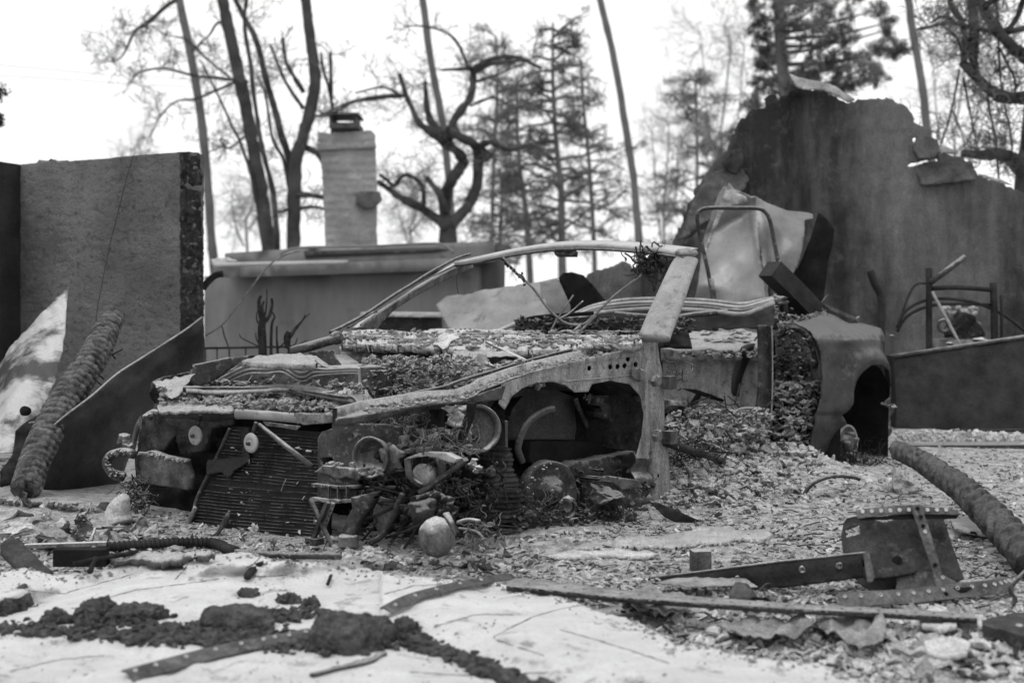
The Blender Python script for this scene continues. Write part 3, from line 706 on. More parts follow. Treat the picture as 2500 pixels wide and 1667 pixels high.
for (x, y0, y1, w, sd, lab, Yt) in ((600, 640, 440, 90, 1, 'hazy leafless sapling behind the left end of the outbuilding', 40), (330, 640, 350, 80, 2, 'faint leafless treetop showing over the stucco wall', 60), (1620, 700, 300, 70, 3, 'hazy leafless sapling right of the sparse conifer', 45), (1000, 640, 460, 80, 4, 'hazy leafless sapling between the chimney and the gnarled oak', 45), (1760, 560, 60, 110, 5, 'hazy tall leafless tree left of the big dense conifer', 40), (2330, 560, 100, 130, 6, 'hazy leafless tree behind the right half of the ruined wall', 38)):
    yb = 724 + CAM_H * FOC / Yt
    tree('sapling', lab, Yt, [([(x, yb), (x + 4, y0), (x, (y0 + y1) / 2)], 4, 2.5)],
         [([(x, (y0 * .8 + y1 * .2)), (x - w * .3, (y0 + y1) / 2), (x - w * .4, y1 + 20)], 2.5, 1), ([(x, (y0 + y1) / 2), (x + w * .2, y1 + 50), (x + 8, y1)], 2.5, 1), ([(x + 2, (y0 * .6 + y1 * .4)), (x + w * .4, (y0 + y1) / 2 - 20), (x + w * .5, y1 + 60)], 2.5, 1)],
         'bark_hazed', 'far_growth_hazed', tw=60, twL=w * .8, twr=.9, seed=60 + sd, lv=2)
b = MB(); rd = random.Random(3)
bb = MB()
for (x, y, r) in ((-20, 205, 18), (2, 225, 18), (-10, 240, 14), (-4, 285, 10), (0, 300, 9), (-30, 250, 20)):
    foliage(b, P(x, y, 12), r * 12 / FOC, 160, 7 * 12 / FOC, rd, 1)
t = thing('palm', P(-160, 970, 12), 'dark palm frond tips poking in at the left picture edge', 'tree')
limb(bb, [(-160, 969), (-150, 700), (-120, 400), (-60, 260), (0, 230)], 12, 14, 5); bb.build('trunk', 'bark', t); b.build('crown', 'bark', t)
# power lines
for lab, pth in (('upper faint power line crossing the sky at the left', [(-200, 150), (0, 160), (180, 176), (345, 188), (700, 205)]), ('lower faint power line crossing the sky at the left', [(-200, 172), (0, 185), (180, 196), (330, 206), (700, 225)])):
    b = MB(); b.tube(smooth_path([P(x, y, 60) for x, y in pth], 4), .011, n=4); tag(b.build('power_line', 'bark_hazed'), lab, 'power line')

# ------------------------------------------------------------------ things between car and buildings
sh = thing('charred_shrub', P(680, 830, 8.2), 'charred shrub stump with finger stems against the outbuilding wall', 'shrub'); b = MB()
for px, r0, r1 in (([(640, 1086), (641, 850), (640, 800), (645, 775)], 12, 9), ([(640, 790), (634, 760), (632, 735), (637, 722)], 6, 3), ([(645, 780), (650, 750), (652, 705)], 3, 1), ([(648, 785), (658, 770), (664, 745), (663, 728)], 6, 3), ([(645, 780), (640, 750), (645, 735)], 4, 2),
                   ([(665, 1086), (662, 820), (670, 775), (662, 760)], 5, 2), ([(700, 1086), (705, 850), (712, 820), (740, 780), (745, 768)], 4, 1.5), ([(705, 850), (700, 825), (706, 810)], 8, 6), ([(680, 880), (676, 830), (676, 795)], 4, 2), ([(640, 850), (620, 840), (590, 825), (585, 815)], 2, 1), ([(640, 850), (627, 830), (624, 812)], 2, 1), ([(700, 850), (720, 840), (725, 825)], 2, 1), ([(715, 850), (735, 838), (750, 830)], 2, 1), ([(680, 850), (700, 830), (720, 800), (756, 765)], 2, 1), ([(630, 790), (626, 775), (628, 760)], 2, 1)):
    limb(b, px, 8.2, r0, r1, n=6, rn=.3)
b.build('stems', 'char', sh)
rl = thing('low_railing', P(560, 880, 9.6), 'short dark metal railing between the stucco wall and the outbuilding', 'railing')
for nm, a, c, r in (('rail', (500, 850), (720, 846), 3.2), ('baluster', (530, 850), (530, 1035), 2), ('baluster', (560, 850), (560, 1035), 2), ('baluster', (600, 850), (600, 1035), 2), ('post', (500, 850), (503, 1035), 3)):
    b = MB(); b.tube([P(*a, 9.6), P(*c, 9.6)], r * 9.6 / FOC, n=6); b.build(nm, 'black_metal', rl)
b = MB(); b.tube(smooth_path([P(x, y, 8.9) for x, y in ((500, 820), (545, 790), (600, 720), (650, 655), (690, 625), (735, 612))], 5), .0058, n=6)
tag(b.build('bent_cable', 'wire'), 'pale bent cable arching up across the outbuilding wall', 'cable')
b = MB(); b.tube(smooth_path([P(x, y, 8.9) for x, y in ((542, 795), (548, 820), (558, 850), (562, 900))], 4), .005, n=5)
tag(b.build('hanging_strap', 'burnt_steel'), 'short dark strap hanging beside the low railing', 'strap')
b = MB(); b.tube(smooth_path([P(x, y, 8.4) for x, y in ((494, 705), (505, 690), (525, 672), (545, 668))], 4), .02, n=8, rn=.2)
tag(b.build('bent_pipe_stub', 'black_metal'), 'bent black pipe stub sticking out of the stucco wall end', 'pipe')
# standing tin sheet, tube frame, black beam
def tin(x, y):
    d = -.0011 * abs((x - 1862) - (y - 480) * .22) + .0012 * abs((y - 560) + (x - 1760) * .5) * (1 if x < 1860 else .3) - .0010 * abs((y - 690) - (x - 1700) * .25)
    d += .0006 * abs((x - 1935) + (y - 560) * .35) * (1 if x > 1850 else 0) - .0007 * abs((y - 600) - (x - 1960) * .9) * (1 if x > 1880 else 0)
    return d + .03 * fbm(x * .012, y * .012, 2, 2) + .012 * math.sin(y * .05 + x * .05)
tag(plate('tin_sheet', [(1768, 468), (1782, 448), (1800, 452), (1842, 470), (1900, 490), (1950, 503), (2012, 508), (2024, 512), (2022, 524), (1995, 530), (1985, 570), (1960, 640), (1930, 690), (1900, 720), (1895, 800), (1880, 1090), (1690, 1090), (1695, 760), (1720, 640), (1735, 570)], ymap(8.3), 'tin_sheet', step=7, thick=.003, disp=tin, jit=.8, seed=12), 'crumpled pale tin sheet standing upright before the ruined wall', 'metal sheet')
tag(plate('dark_backing_sheet', [(1998, 520), (2015, 530), (2036, 560), (2034, 590), (2022, 640), (2012, 720), (2005, 790), (1995, 1075), (1880, 1075), (1900, 720), (1950, 650), (1980, 580)], ymap(8.55), 'dull_black', step=9, thick=.004, disp=lambda x, y: .03 * fbm(x * .02, y * .02)), 'black scorched sheet folded behind the pale tin sheet', 'metal sheet')
tag(plate('folded_strip', [(1770, 466), (1780, 446), (1800, 470), (1820, 480), (1826, 492), (1800, 500), (1770, 510), (1745, 560), (1724, 622), (1718, 618), (1740, 550), (1758, 500)], ymap(8.05), 'bare_metal', step=6, thick=.003, crump=.02), 'thin bright folded strip along the edge of the tin sheet', 'metal strip')
b = MB(); b.tube(smooth_path([P(x, y, 7.95) for x, y in ((1740, 730), (1728, 660), (1714, 600), (1706, 560), (1702, 530), (1712, 513), (1735, 508), (1790, 508), (1848, 509), (1868, 518), (1880, 540), (1892, 600), (1900, 640))], 5), .0115, n=10)
b.tube([P(1735, 680, 7.95), P(1742, 730, 7.95), P(1770, 1100, 7.95)], .017, n=10); b.tube([P(1900, 636, 7.95), P(1912, 700, 7.95), P(1960, 1100, 7.95)], .0115, n=10)
tag(b.build('tube_frame', 'burnt_steel'), 'dark bent tube handle frame standing in front of the tin sheet', 'handle frame')
beam_a, beam_b = P(1880, 655, 7.7), P(2040, 815, 7.9); b = MB(); b.bar(beam_a, beam_b, .12, .10, seg=8, jit=.004)
tag(b.build('charred_beam', 'black_metal', smooth=False), 'thick black square beam leaning over the rear of the car', 'beam')
b = MB(); b.bar(P(2005, 742, 7.9), P(2095, 782, 7.9), .02, .02); b.bar(P(2092, 775, 7.9), P(2100, 790, 7.9), .04, .03); b.tube([P(2000, 745, 7.9), P(2022, 718, 7.9)], .005, n=5)
tag(b.build('small_bracket_bar', 'rust_steel', smooth=False), 'thin grey bar lying above the rear quarter panel', 'bar')
b = MB(); b.tube(smooth_path([P(x, y, 8.5) for x, y in ((2124, 660), (2135, 690), (2150, 720), (2152, 760), (2150, 860), (2150, 960))], 4), [.012, .02, .026, .026, .026, .026], n=9) if False else b.tube(smooth_path([P(x, y, 8.5) for x, y in ((2124, 660), (2135, 690), (2150, 720), (2152, 760), (2150, 860), (2150, 960))], 4), .024, n=9, rn=.15)
tag(b.build('bent_post', 'black_metal'), 'short bent black post behind the rear of the car', 'post')
# steel panel and flange at right
sp = thing('steel_girder_web', P(2350, 1060, 8.9), 'long dark steel panel lying on edge at the right', 'steel panel')
spm = plane3((2180, 870, 8.75), (2520, 820, 8.9), (2350, 1060, 8.7))
plate('web', [(2176, 870), (2300, 852), (2520, 818), (2760, 784), (2760, 1090), (2176, 1062)], spm, 'black_metal', sp, step=14, thick=.05, crump=.006, cfr=.01)
b = MB(); b.bar(spm(2176, 870), spm(2760, 783), .03, .02); b.build('top_lip', 'rust_steel', sp)
b = MB(); b.bar(spm(2176, 1052) + Vector((0, -.05, 0)), spm(2760, 1042) + Vector((0, -.05, 0)), .03, .015); b.build('bottom_rib', 'dark_panel', sp)
gb = thing('grounded_girder', P(2350, 1100, 8.0), 'steel girder flat on the ash below the dark panel, ash along its top', 'girder')
b = MB(); b.bar(P(2190, 1090, 7.95), P(2780, 1088, 7.9), .3, .045, seg=6); b.build('flange', 'burnt_steel', gb, smooth=False)
# rack, rods and engine behind the panel
rk = thing('pipe_rack', P(2300, 900, 9.1), 'dark rack of pipes and hoops behind the steel panel', 'rack')
for nm, px, r in (('hoop', [(2190, 800), (2210, 760), (2260, 733), (2330, 730), (2400, 745), (2460, 775), (2510, 815)], 4), ('hoop', [(2190, 810), (2215, 772), (2265, 748), (2330, 742), (2420, 744)], 4), ('hoop', [(2195, 790), (2215, 730), (2235, 695), (2260, 692)], 3),
                  ('crossbar', [(2275, 704), (2340, 702), (2430, 708)], 6), ('upright', [(2268, 655), (2268, 860), (2270, 1052)], 8), ('upright', [(2425, 690), (2428, 800), (2428, 1052)], 9), ('upright', [(2445, 720), (2448, 1052)], 4)):
    b = MB(); b.tube(smooth_path([P(x, y, 9.1) for x, y in px], 4), r * 9.1 / FOC, n=7); b.build(nm, 'black_metal', rk)
b = MB(); b.tube([P(2272, 690, 9.0), P(2355, 628, 9.1)], .02, n=8); tag(b.build('leaning_rod', 'burnt_steel'), 'thick short rod leaning against the ruined wall above the rack', 'rod')
b = MB(); b.tube([P(2276, 712, 8.95), P(2345, 842, 8.95), P(2350, 900, 8.95)], .010, n=7); tag(b.build('thin_rod', 'bare_metal'), 'thin pale rod slanting down behind the steel panel', 'rod')
en = thing('engine_block', P(2340, 900, 9.3), 'burned small engine with ash on top behind the steel panel', 'engine')
b = MB(); b.clod(P(2345, 800, 9.3), (.14, .12, .13), 4, 3, .3); b.box(P(2345, 935, 9.35), (.16, 0, 0), (0, .12, 0), (0, 0, .29)); b.build('crankcase', 'burnt_steel', en)
b = MB(); b.lathe(P(2300, 795, 9.15), (0, -1, 0), [(.035, 0), (.05, .05), (.03, .055), (.03, 0)], 16); b.build('flywheel', 'rust_steel', en)
b = MB(); rd = random.Random(4)
for i in range(26): b.clod(P(rd.uniform(2300, 2385), rd.uniform(750, 768), 9.25), .025 * rd.uniform(.5, 1.1), i, 1)
b.build('ash_crust', 'pale_flake', en)
for lab, x, y, r in (('flat pale lump behind the middle of the steel panel', 2392, 830, .05), ('small pale lump just above the steel panel edge', 2318, 838, .025), ('tiny pale knob beside the rear of the car', 2177, 819, .014)):
    b = MB(); b.clod(P(x, y, 8.95), (r * 1.3, r, r * .7), 3, 2, .5); tag(b.build('pale_lump', 'rust_pale', smooth=False), lab, 'lump')
# ------------------------------------------------------------------ the burned car
CAR = thing('burned_car', ORG + UU * 1.3 + VV * .7, 'burned out coupe wreck stripped to bare metal, windscreen frame still arching over it', 'car')
def cplate(name, outline, M, m, **kw): return plate(name, outline, M, m, kw.pop('parent', CAR), **kw)
def ctube(name, path, M, r, m='wire', parent=None, k=5, n=8, **kw):
    b = MB(); pts = [M(*p[:2]) for p in path]; b.tube(smooth_path(pts, k), r, n=n, rn=kw.pop('rn', .15)); return b.build(name, m, parent or CAR, **kw)
def clods(name, pts, m, parent=CAR, seed=0, amp=.45, **kw):     # pts: (centre, size)
    b = MB()
    for i, (c, s) in enumerate(pts): b.clod(c, s, seed + i, 2, amp)
    return b.build(name, m, parent, smooth=False, kind='stuff', **kw)
def mess(name, pos, n, r0, r1, m, seed=0, parent=CAR, tilt=1.0, pf=.32, pw=2.6):     # mixed chips, crumbs and slivers lying on part of the car
    b = MB(); rk = random.Random(seed)
    for i in range(n):
        c = pos(rk); r = r0 + (r1 - r0) * rk.random() ** pw; t = rk.random()
        if t < pf: b.flake(c, r * 1.2, .0015, tilt, rk)
        elif t < pf + .07:
            d = Vector((rk.gauss(0, 1), rk.gauss(0, .6), rk.gauss(0, .5))).normalized() * r * 2.4; b.tube([c - d, c + Vector((0, 0, r * .3)), c + d], r * .12 + .0007, n=4)
        else: b.clod(c, (r * rk.uniform(.5, 1.2), r * rk.uniform(.5, 1.2), r * rk.uniform(.3, .8)), rk.randint(0, 500), 1 if r < .012 else 2, .9)
    return b.build(name, m, parent, smooth=False, kind='stuff')
def polyband(top, bottom): return list(top) + list(reversed(bottom))

def lerp_poly(A, n):
    L = [0.0]
    for i in range(len(A) - 1): L.append(L[-1] + math.hypot(A[i + 1][0] - A[i][0], A[i + 1][1] - A[i][1]))
    out = []
    for k in range(n):
        s = L[-1] * k / (n - 1); i = max(j for j in range(len(L)) if L[j] <= s + 1e-9); i = min(i, len(A) - 2); t = (s - L[i]) / (L[i + 1] - L[i])
        out.append((A[i][0] + (A[i + 1][0] - A[i][0]) * t, A[i][1] + (A[i + 1][1] - A[i][1]) * t))
    return out
# windscreen frame
hdr_t = [(1112, 636), (1142, 630), (1253, 606), (1359, 591), (1465, 589), (1593, 597), (1690, 608)]
hdr_b = [(1112, 648), (1160, 642), (1260, 622), (1359, 610), (1465, 608), (1593, 618), (1672, 630)]
hm = plane3((1112, 640, 7.15), (1690, 615, 5.95), (1400, 590, 6.56))
b = MB(); top = smooth_path([hm(*p) for p in hdr_t], 5); bot = smooth_path([hm(*p) for p in hdr_b], 5)
nn_ = len(top); rr = Vector((.5, .85, 0)).normalized()
vs = []; fs = []
for a, c in zip(top, bot):
    h = a.z - c.z
    ring = [c, c - rr * .012 + Vector((0, 0, h * .35)), a - rr * .004 - Vector((0, 0, h * .18)), a + rr * .02, a + rr * .07 + Vector((0, 0, .006)), c + rr * .075 + Vector((0, 0, h * .6)), c + rr * .05 - Vector((0, 0, .002))]
    vs += ring
for i in range(nn_ - 1):
    for k in range(7): fs.append((i * 7 + k, i * 7 + (k + 1) % 7, i * 7 + 7 + (k + 1) % 7, i * 7 + 7 + k))
fs += [tuple(range(6, -1, -1)), tuple((nn_ - 1) * 7 + k for k in range(7))]
b.add(vs, fs); b.build('windscreen_header', 'pale_panel', CAR)
ctube('header_lip', hdr_b, lambda x, y: hm(x, y + 1) - rr * .012, .006, 'burnt_steel')
cplate('header_bracket', [(1345, 608), (1400, 610), (1398, 622), (1350, 622)], lambda x, y: hm(x, y) + rr * .02, 'burnt_steel', step=8, thick=.02)
# far pillar
fpm = plane3((830, 805, 6.15), (1120, 630, 7.15), (900, 805, 6.35))
ctube('pillar_trim', [(817, 811), (850, 795), (891, 773), (930, 748), (976, 717), (1012, 695), (1049, 671), (1090, 648), (1125, 630), (1155, 621)], lambda x, y: fpm(x, y) - rr * .03, [.008, .007], 'burnt_steel', label='thin dark outer trim of the far windscreen pillar')
far_o = [(880, 800), (910, 775), (1000, 716), (1060, 680), (1125, 640), (1152, 632), (1160, 654), (1110, 675), (1066, 697), (1015, 724), (972, 752), (938, 786), (925, 806)]
cplate('windscreen_pillar', far_o, fpm, 'rust_pale', step=6, thick=.05, disp=lambda x, y: .01 * math.sin(x * .03 + y * .05), crump=.005, label='thin far windscreen pillar')
ctube('pillar_seam', [(885, 793), (915, 772), (1000, 716), (1060, 682), (1100, 660), (1150, 640)], lambda x, y: fpm(x, y) - rr * .012, .006, 'bare_metal')
ctube('pillar_seam', [(852, 800), (900, 773), (980, 722), (1040, 685), (1120, 645)], lambda x, y: fpm(x, y) - rr * .012, .004, 'burnt_steel')
# near pillar, thick and pale, upper length and lower length
pm = plane3((1600, 817, 5.55), (1690, 610, 5.98), (1640, 817, 5.52))
pil_l = [(1555, 816), (1576, 764), (1606, 700), (1635, 640), (1650, 622)]; pil_r = [(1634, 818), (1642, 790), (1665, 730), (1690, 660), (1703, 628)]
def rounded_bar(name, left, right, M, m, depth=.6, ns=14, parent=None, wob=.0, k=5, sq=.75, **kw):
    L_ = smooth_path([M(*p) for p in left], k); R_ = smooth_path([M(*p) for p in right], k); vs = []; fs = []; b = MB()
    for i, (a, c) in enumerate(zip(L_, R_)):
        mid = (a + c) / 2; ax = (c - a) / 2; w = ax.length; t = (L_[min(i + 1, len(L_) - 1)] - L_[max(i - 1, 0)]).normalized()
        nr = ax.cross(t).normalized()
        if nr.dot(Vector((0, 0, CAM_H)) - mid) < 0: nr = -nr
        for j in range(ns):
            an = 2 * math.pi * j / ns; cs, sn = math.cos(an), math.sin(an)
            e = sq
            cx = math.copysign(abs(cs) ** e, cs); sx = math.copysign(abs(sn) ** e, sn)
            vs.append(mid + ax * cx * (1 + wob * N(i * .4, j * .5)) + nr * sx * w * depth * (1 + wob * N(i * .4, j * .5, 4)) - nr * w * depth)
    nr_ = len(L_)
    for i in range(nr_ - 1):
        for j in range(ns): fs.append((i * ns + j, i * ns + (j + 1) % ns, (i + 1) * ns + (j + 1) % ns, (i + 1) * ns + j))
    fs += [tuple(range(ns - 1, -1, -1)), tuple((nr_ - 1) * ns + j for j in range(ns))]
    b.add(vs, fs); return b.build(name, m, parent or CAR, **kw)
rounded_bar('windscreen_pillar', pil_l, pil_r, pm, 'pillar_metal', depth=.28, sq=.62, label='thick pale near windscreen pillar')
b = MB(); b.clod(pm(1678, 617) + Vector((.0, .03, 0)), (.045, .06, .02), 2, 3, .12); b.build('pillar_cap', 'pillar_metal', CAR)
low_l = [(1556, 822), (1550, 845), (1566, 880), (1578, 930), (1582, 1000), (1588, 1073), (1600, 1125), (1606, 1200), (1600, 1262)]
low_r = [(1628, 822), (1622, 850), (1626, 890), (1632, 935), (1633, 1000), (1634, 1060), (1641, 1115), (1645, 1190), (1650, 1262)]
rounded_bar('door_post', low_l, low_r, smap(.0), 'scorched_pale', depth=.5, wob=.08)
cplate('post_flange', [(1560, 880), (1570, 905), (1578, 960), (1580, 1030), (1590, 1100), (1600, 1180), (1590, 1250), (1540, 1250), (1548, 1120), (1568, 1060), (1572, 980), (1560, 900)], smap(.03), 'rust_steel', step=6, disp=lambda x, y: .012 * math.sin(y * .13))
for (x, y) in ((1612, 930), (1614, 1063)):
    b = MB(); b.lathe(S(x - 8, y, -.05), -VV, [(0, .012), (.018, .012), (.026, .006), (.026, -.012), (.018, -.02)], 6); h = b.build('door_hinge', 'rust_steel', CAR, smooth=False)
    b = MB(); b.box(S(x + 22, y + 4, -.03), UU * .028, VV * .018, Vector((0, 0, .026))); b.build('hinge_leaf', 'rust_steel', h, smooth=False)
    b = MB(); b.fuzz(S(x + 34, y - 6, -.03), .05, 26, .0018, seed=x + y); b.build('charred_wiring', 'burnt_steel', h, kind='stuff')
b = MB(); b.lathe(S(1607, 1161, -.045), -VV, [(.0, .0), (.008, .0)], 8); b.build('post_hole', 'dull_black', CAR)
cplate('lug', [(1543, 900), (1560, 898), (1576, 905), (1577, 925), (1560, 932), (1545, 920)], smap(-.02), 'rust_pale', step=5, crump=.004)

# cowl below the windscreen
cwt = [(832, 812), (870, 806), (998, 811), (1125, 803), (1210, 806), (1338, 814), (1465, 818), (1560, 818)]
cwb = [(832, 842), (955, 842), (1061, 850), (1210, 853), (1380, 853), (1487, 842), (1550, 838), (1568, 836)]
cwm = plane3((832, 825, 6.15), (1560, 825, 5.5), (1200, 855, 5.62))
cplate('cowl_panel', polyband(cwt, cwb), cwm, 'cowl_ash', step=4.5, thick=.03, disp=lambda x, y: .012 * fbm(x * .02, y * .12, 3, 4) + .006 * math.sin(y * .5 + 2 * N(x * .01, 1)), jit=1.2)
b = MB(); rd = random.Random(9)
for i in range(46):                       # curled layered strips on the cowl
    x = rd.uniform(840, 1500); y = 810 + rd.random() * 36; L = rd.uniform(20, 110); p = []
    for k in range(5): p.append(cwm(x + L * k / 4, y + rd.uniform(-2, 2) + k * rd.uniform(-.4, .9)) + Vector((0, -.008, .006)))
    b.tube(smooth_path(p, 3), rd.uniform(.0015, .0035), n=5, flat=rd.uniform(.3, 1))
b.build('peeling_strip', 'cowl_ash', CAR, kind='stuff')
b = MB()
for i in range(900):
    x = rd.uniform(835, 1560); y = rd.uniform(808, 850); b.flake(cwm(x, y) + Vector((0, -.01, .004)), .003 + .03 * rd.random() ** 3, .0015, .3, rd)
b.build('cowl_flakes', 'mid_flake', CAR, kind='stuff')
cplate('torn_skin', [(1068, 822), (1085, 812), (1100, 818), (1115, 815), (1123, 825), (1102, 832), (1095, 845), (1082, 853), (1070, 845), (1057, 842)], lambda x, y: cwm(x, y) + Vector((0, -.04, 0)), 'pale_flake', step=4, crump=.012)
# firewall and inner engine bay faces
cplate('firewall', [(825, 842), (1100, 850), (1560, 846), (1440, 882), (1235, 935), (1170, 1000), (830, 1040)], plane3((832, 845, 6.22), (1560, 845, 5.6), (1200, 1000, 5.75)), 'rust_steel', step=9, disp=lambda x, y: .03 * fbm(x * .02, y * .03, 2, 4) + .02 * math.sin(x * .035))
cplate('cowl_shadow_lip', [(1110, 852), (1200, 856), (1210, 870), (1150, 868), (1110, 880), (1095, 892)], lambda x, y: cwm(x, y) + Vector((0, .03, 0)), 'rust_steel', step=6, crump=.01)
cplate('firewall_duct', [(1105, 862), (1140, 856), (1230, 858), (1260, 868), (1200, 872), (1150, 872), (1108, 888)], lambda x, y: cwm(x, y) + Vector((0, .0, 0)), 'ashy_top', step=5, crump=.008)
b = MB()
b.bar(cwm(1190, 834) + Vector((0, -.04, 0)), F(1292, 884, .15) + Vector((0, -.05, 0)), .02, .008); b.build('loose_bracket', 'rust_pale', CAR, smooth=False)
cplate('strut_tower', [(1125, 925), (1130, 905), (1160, 880), (1176, 862), (1187, 862), (1192, 884), (1230, 905), (1240, 940), (1180, 950)], fmap(.0), 'pale_panel', step=6, thick=.02, disp=lambda x, y: .02 * math.cos((x - 1180) * .03), crump=.006)
b = MB(); b.clod(F(905, 897, -.05), (.038, .03, .062), 5, 3, .3); b.tube([F(905, 925, -.05), F(906, 950, -.05)], .012, n=7); b.build('charred_cap', 'dull_black', CAR)
ctube('hose_stub', [(928, 930), (945, 922), (962, 912)], fmap(-.05), .014, 'pale_panel')
# far inner side of engine bay and far wing
cplate('far_wing', [(372, 932), (400, 920), (475, 905), (520, 888), (565, 873), (600, 868), (640, 865), (660, 900), (640, 950), (470, 985), (380, 985), (365, 960)], smap(1.45), 'burnt_steel', step=6, crump=.015, jit=1.5)
cplate('wing_rail', [(478, 890), (520, 882), (565, 872), (572, 896), (520, 930), (478, 948), (462, 930)], smap(1.33), 'burnt_steel', step=6, thick=.02, crump=.004)
b = MB(); b.bar(P(713, 858, 5.9), P(826, 826, 6.0), .05, .035, seg=3, jit=.003); b.lathe(P(826, 825, 5.98), (.5, -.8, 0), [(0, .0), (.026, .0), (.03, -.02), (.02, -.05)], 14); b.build('hinge_arm', 'burnt_steel', CAR)
# engine top: air box, pipes
cplate('air_box', [(500, 950), (518, 930), (595, 878), (620, 872), (735, 870), (768, 893), (876, 897), (880, 950), (870, 990), (500, 985)], fmap(-.38), 'rust_steel', step=6, thick=.25, disp=lambda x, y: .014 * fbm(x * .04, y * .05, 3, 4) - (.02 if 640 < x < 665 else 0), jit=1)
cplate('air_box_lid', [(590, 884), (625, 868), (735, 862), (775, 885), (740, 890), (640, 884)], plane3((590, 884, 5.25), (775, 884, 5.1), (680, 866, 5.42)), 'ashy_top', step=5, thick=.02, crump=.008)
for off, r in ((0, .0055), (10, .005), (20, .004)):
    ctube('fuel_line', [(518 + off * .5, 937 + off), (560, 912 + off), (606, 892 + off), (650, 891 + off), (690, 888 + off), (726, 909 + off), (748, 909 + off), (765, 899 + off), (800, 902 + off * .6), (868, 899 + off * .6), (877, 906 + off * .6), (878, 948)], fmap(-.44), r, 'bare_metal' if off else 'pale_panel')
cplate('heat_shield', [(751, 860), (812, 854), (834, 890), (830, 897), (783, 884)], fmap(-.3), 'burnt_steel', step=6, crump=.006)
ctube('brake_line', [(770, 878), (790, 893), (830, 905), (850, 900)], fmap(-.42), .005, 'bare_metal')
mess('engine_top_debris', lambda r: F(r.uniform(500, 900), r.uniform(930, 1012), -.5 + r.uniform(-.05, .25)), 1100, .003, .03, 'rubble', 3, pf=.12)
mess('engine_top_ash', lambda r: F(r.uniform(560, 900), r.uniform(955, 1012), -.55 + r.uniform(-.05, .1)), 260, .003, .03, 'pale_flake', 4)
mess('bay_debris', lambda r: F(r.uniform(880, 1160), r.uniform(870, 975), -.15 + r.uniform(-.2, .1)), 1500, .002, .022, 'rubble', 5, pf=.12)
mess('bay_debris', lambda r: F(r.uniform(940, 1330), r.uniform(880, 940), -.05 + r.uniform(-.1, .1)), 420, .003, .028, 'rubble_pale', 6)
b = MB(); b.lathe(F(768, 980, -.42), FW, [(.0, .0), (.035, .0), (.04, -.03), (.03, -.06)], 20); b.lathe(F(800, 985, -.42), FW, [(.0, .01), (.02, .01), (.038, -.01), (.038, -.04)], 20); b.build('pulley', 'burnt_steel', CAR)
for k in range(4): ctube('injector_line', [(640 + k * 9, 975), (650 + k * 9, 962), (660 + k * 9, 966), (664 + k * 9, 985)], fmap(-.5), .0035, 'bare_metal')
# slam panel and twisted bonnet frame
slm = plane3((385, 985, 5.28), (820, 1025, 4.72), (600, 965, 5.2))
cplate('slam_panel', [(383, 990), (400, 978), (450, 974), (520, 980), (565, 984), (570, 1000), (560, 1004), (500, 1002), (440, 1006), (388, 1006)], slm, 'ashy_top', step=4.5, thick=.010, disp=lambda x, y: .01 * fbm(x * .05, y * .08, 3, 4), jit=2)
cplate('slam_face', [(388, 1000), (440, 1004), (500, 1000), (568, 998), (570, 1022), (520, 1030), (460, 1022), (395, 1020)], fmap(-.72), 'black_metal', step=6, thick=.02, crump=.006, jit=1)
rounded_bar('slam_tube', [(570, 998), (600, 1000), (660, 1004), (725, 1010)], [(572, 1024), (600, 1024), (660, 1028), (722, 1034)], fmap(-.74), 'pale_panel', depth=.8, label='smooth pale tube of the slam panel')
cplate('slam_panel', [(718, 1008), (760, 1010), (800, 1008), (824, 1018), (822, 1030), (800, 1032), (760, 1036), (725, 1034)], fmap(-.74), 'ashy_top', step=4, thick=.03, crump=.012, jit=2)
cplate('slam_panel', [(640, 1028), (700, 1036), (735, 1040), (722, 1050), (690, 1044), (650, 1040)], fmap(-.73), 'rust_pale', step=5, crump=.006)
b = MB()
for i in range(260):
    x = rd.uniform(388, 820); y = 975 + (x - 388) * .065 + rd.gauss(0, 7); b.flake(slm(x, y) + Vector((0, 0, .012)), rd.uniform(.005, .022), .0015, .5, rd)
b.build('bonnet_edge_flakes', 'mid_flake', CAR, kind='stuff')
for (x, y, r) in ((676, 998, .026), (660, 1004, .02), (700, 1000, .02), (693, 975, .018), (704, 985, .026)):
    clods('rubble_on_slam_panel', [(F(x, y, -.66), (r * 1.2, r, r * .8))], 'ashy_top', seed=int(x))
bfm = plane3((450, 945, 5.3), (925, 975, 4.95), (700, 930, 5.5))
cplate('bonnet_frame', [(450, 942), (600, 940), (720, 943), (830, 946), (880, 954), (927, 976), (908, 992), (880, 997), (868, 972), (820, 966), (710, 952), (575, 950), (455, 951)], bfm, 'bare_metal', step=6, thick=.012, disp=lambda x, y: .008 * math.sin(x * .02), crump=.003)
ctube('bonnet_lip', [(450, 947), (575, 946), (710, 950), (825, 966), (865, 970), (880, 992)], lambda x, y: bfm(x, y) - Vector((0, .02, 0)), .006, 'burnt_steel')
for (x, y) in ((400, 1000), (425, 990), (408, 960), (440, 965), (395, 945)):
    clods('curled_skin', [(P(x, y, 5.3), (.03, .02, .016))], 'ashy_top', seed=x)
cplate('wing_tip', [(370, 932), (430, 918), (475, 912), (455, 935), (440, 960), (420, 975), (400, 962), (385, 948)], P and plane3((370, 932, 5.5), (475, 912, 5.45), (420, 975, 5.2)), 'ashy_top', step=5, crump=.01, jit=2)
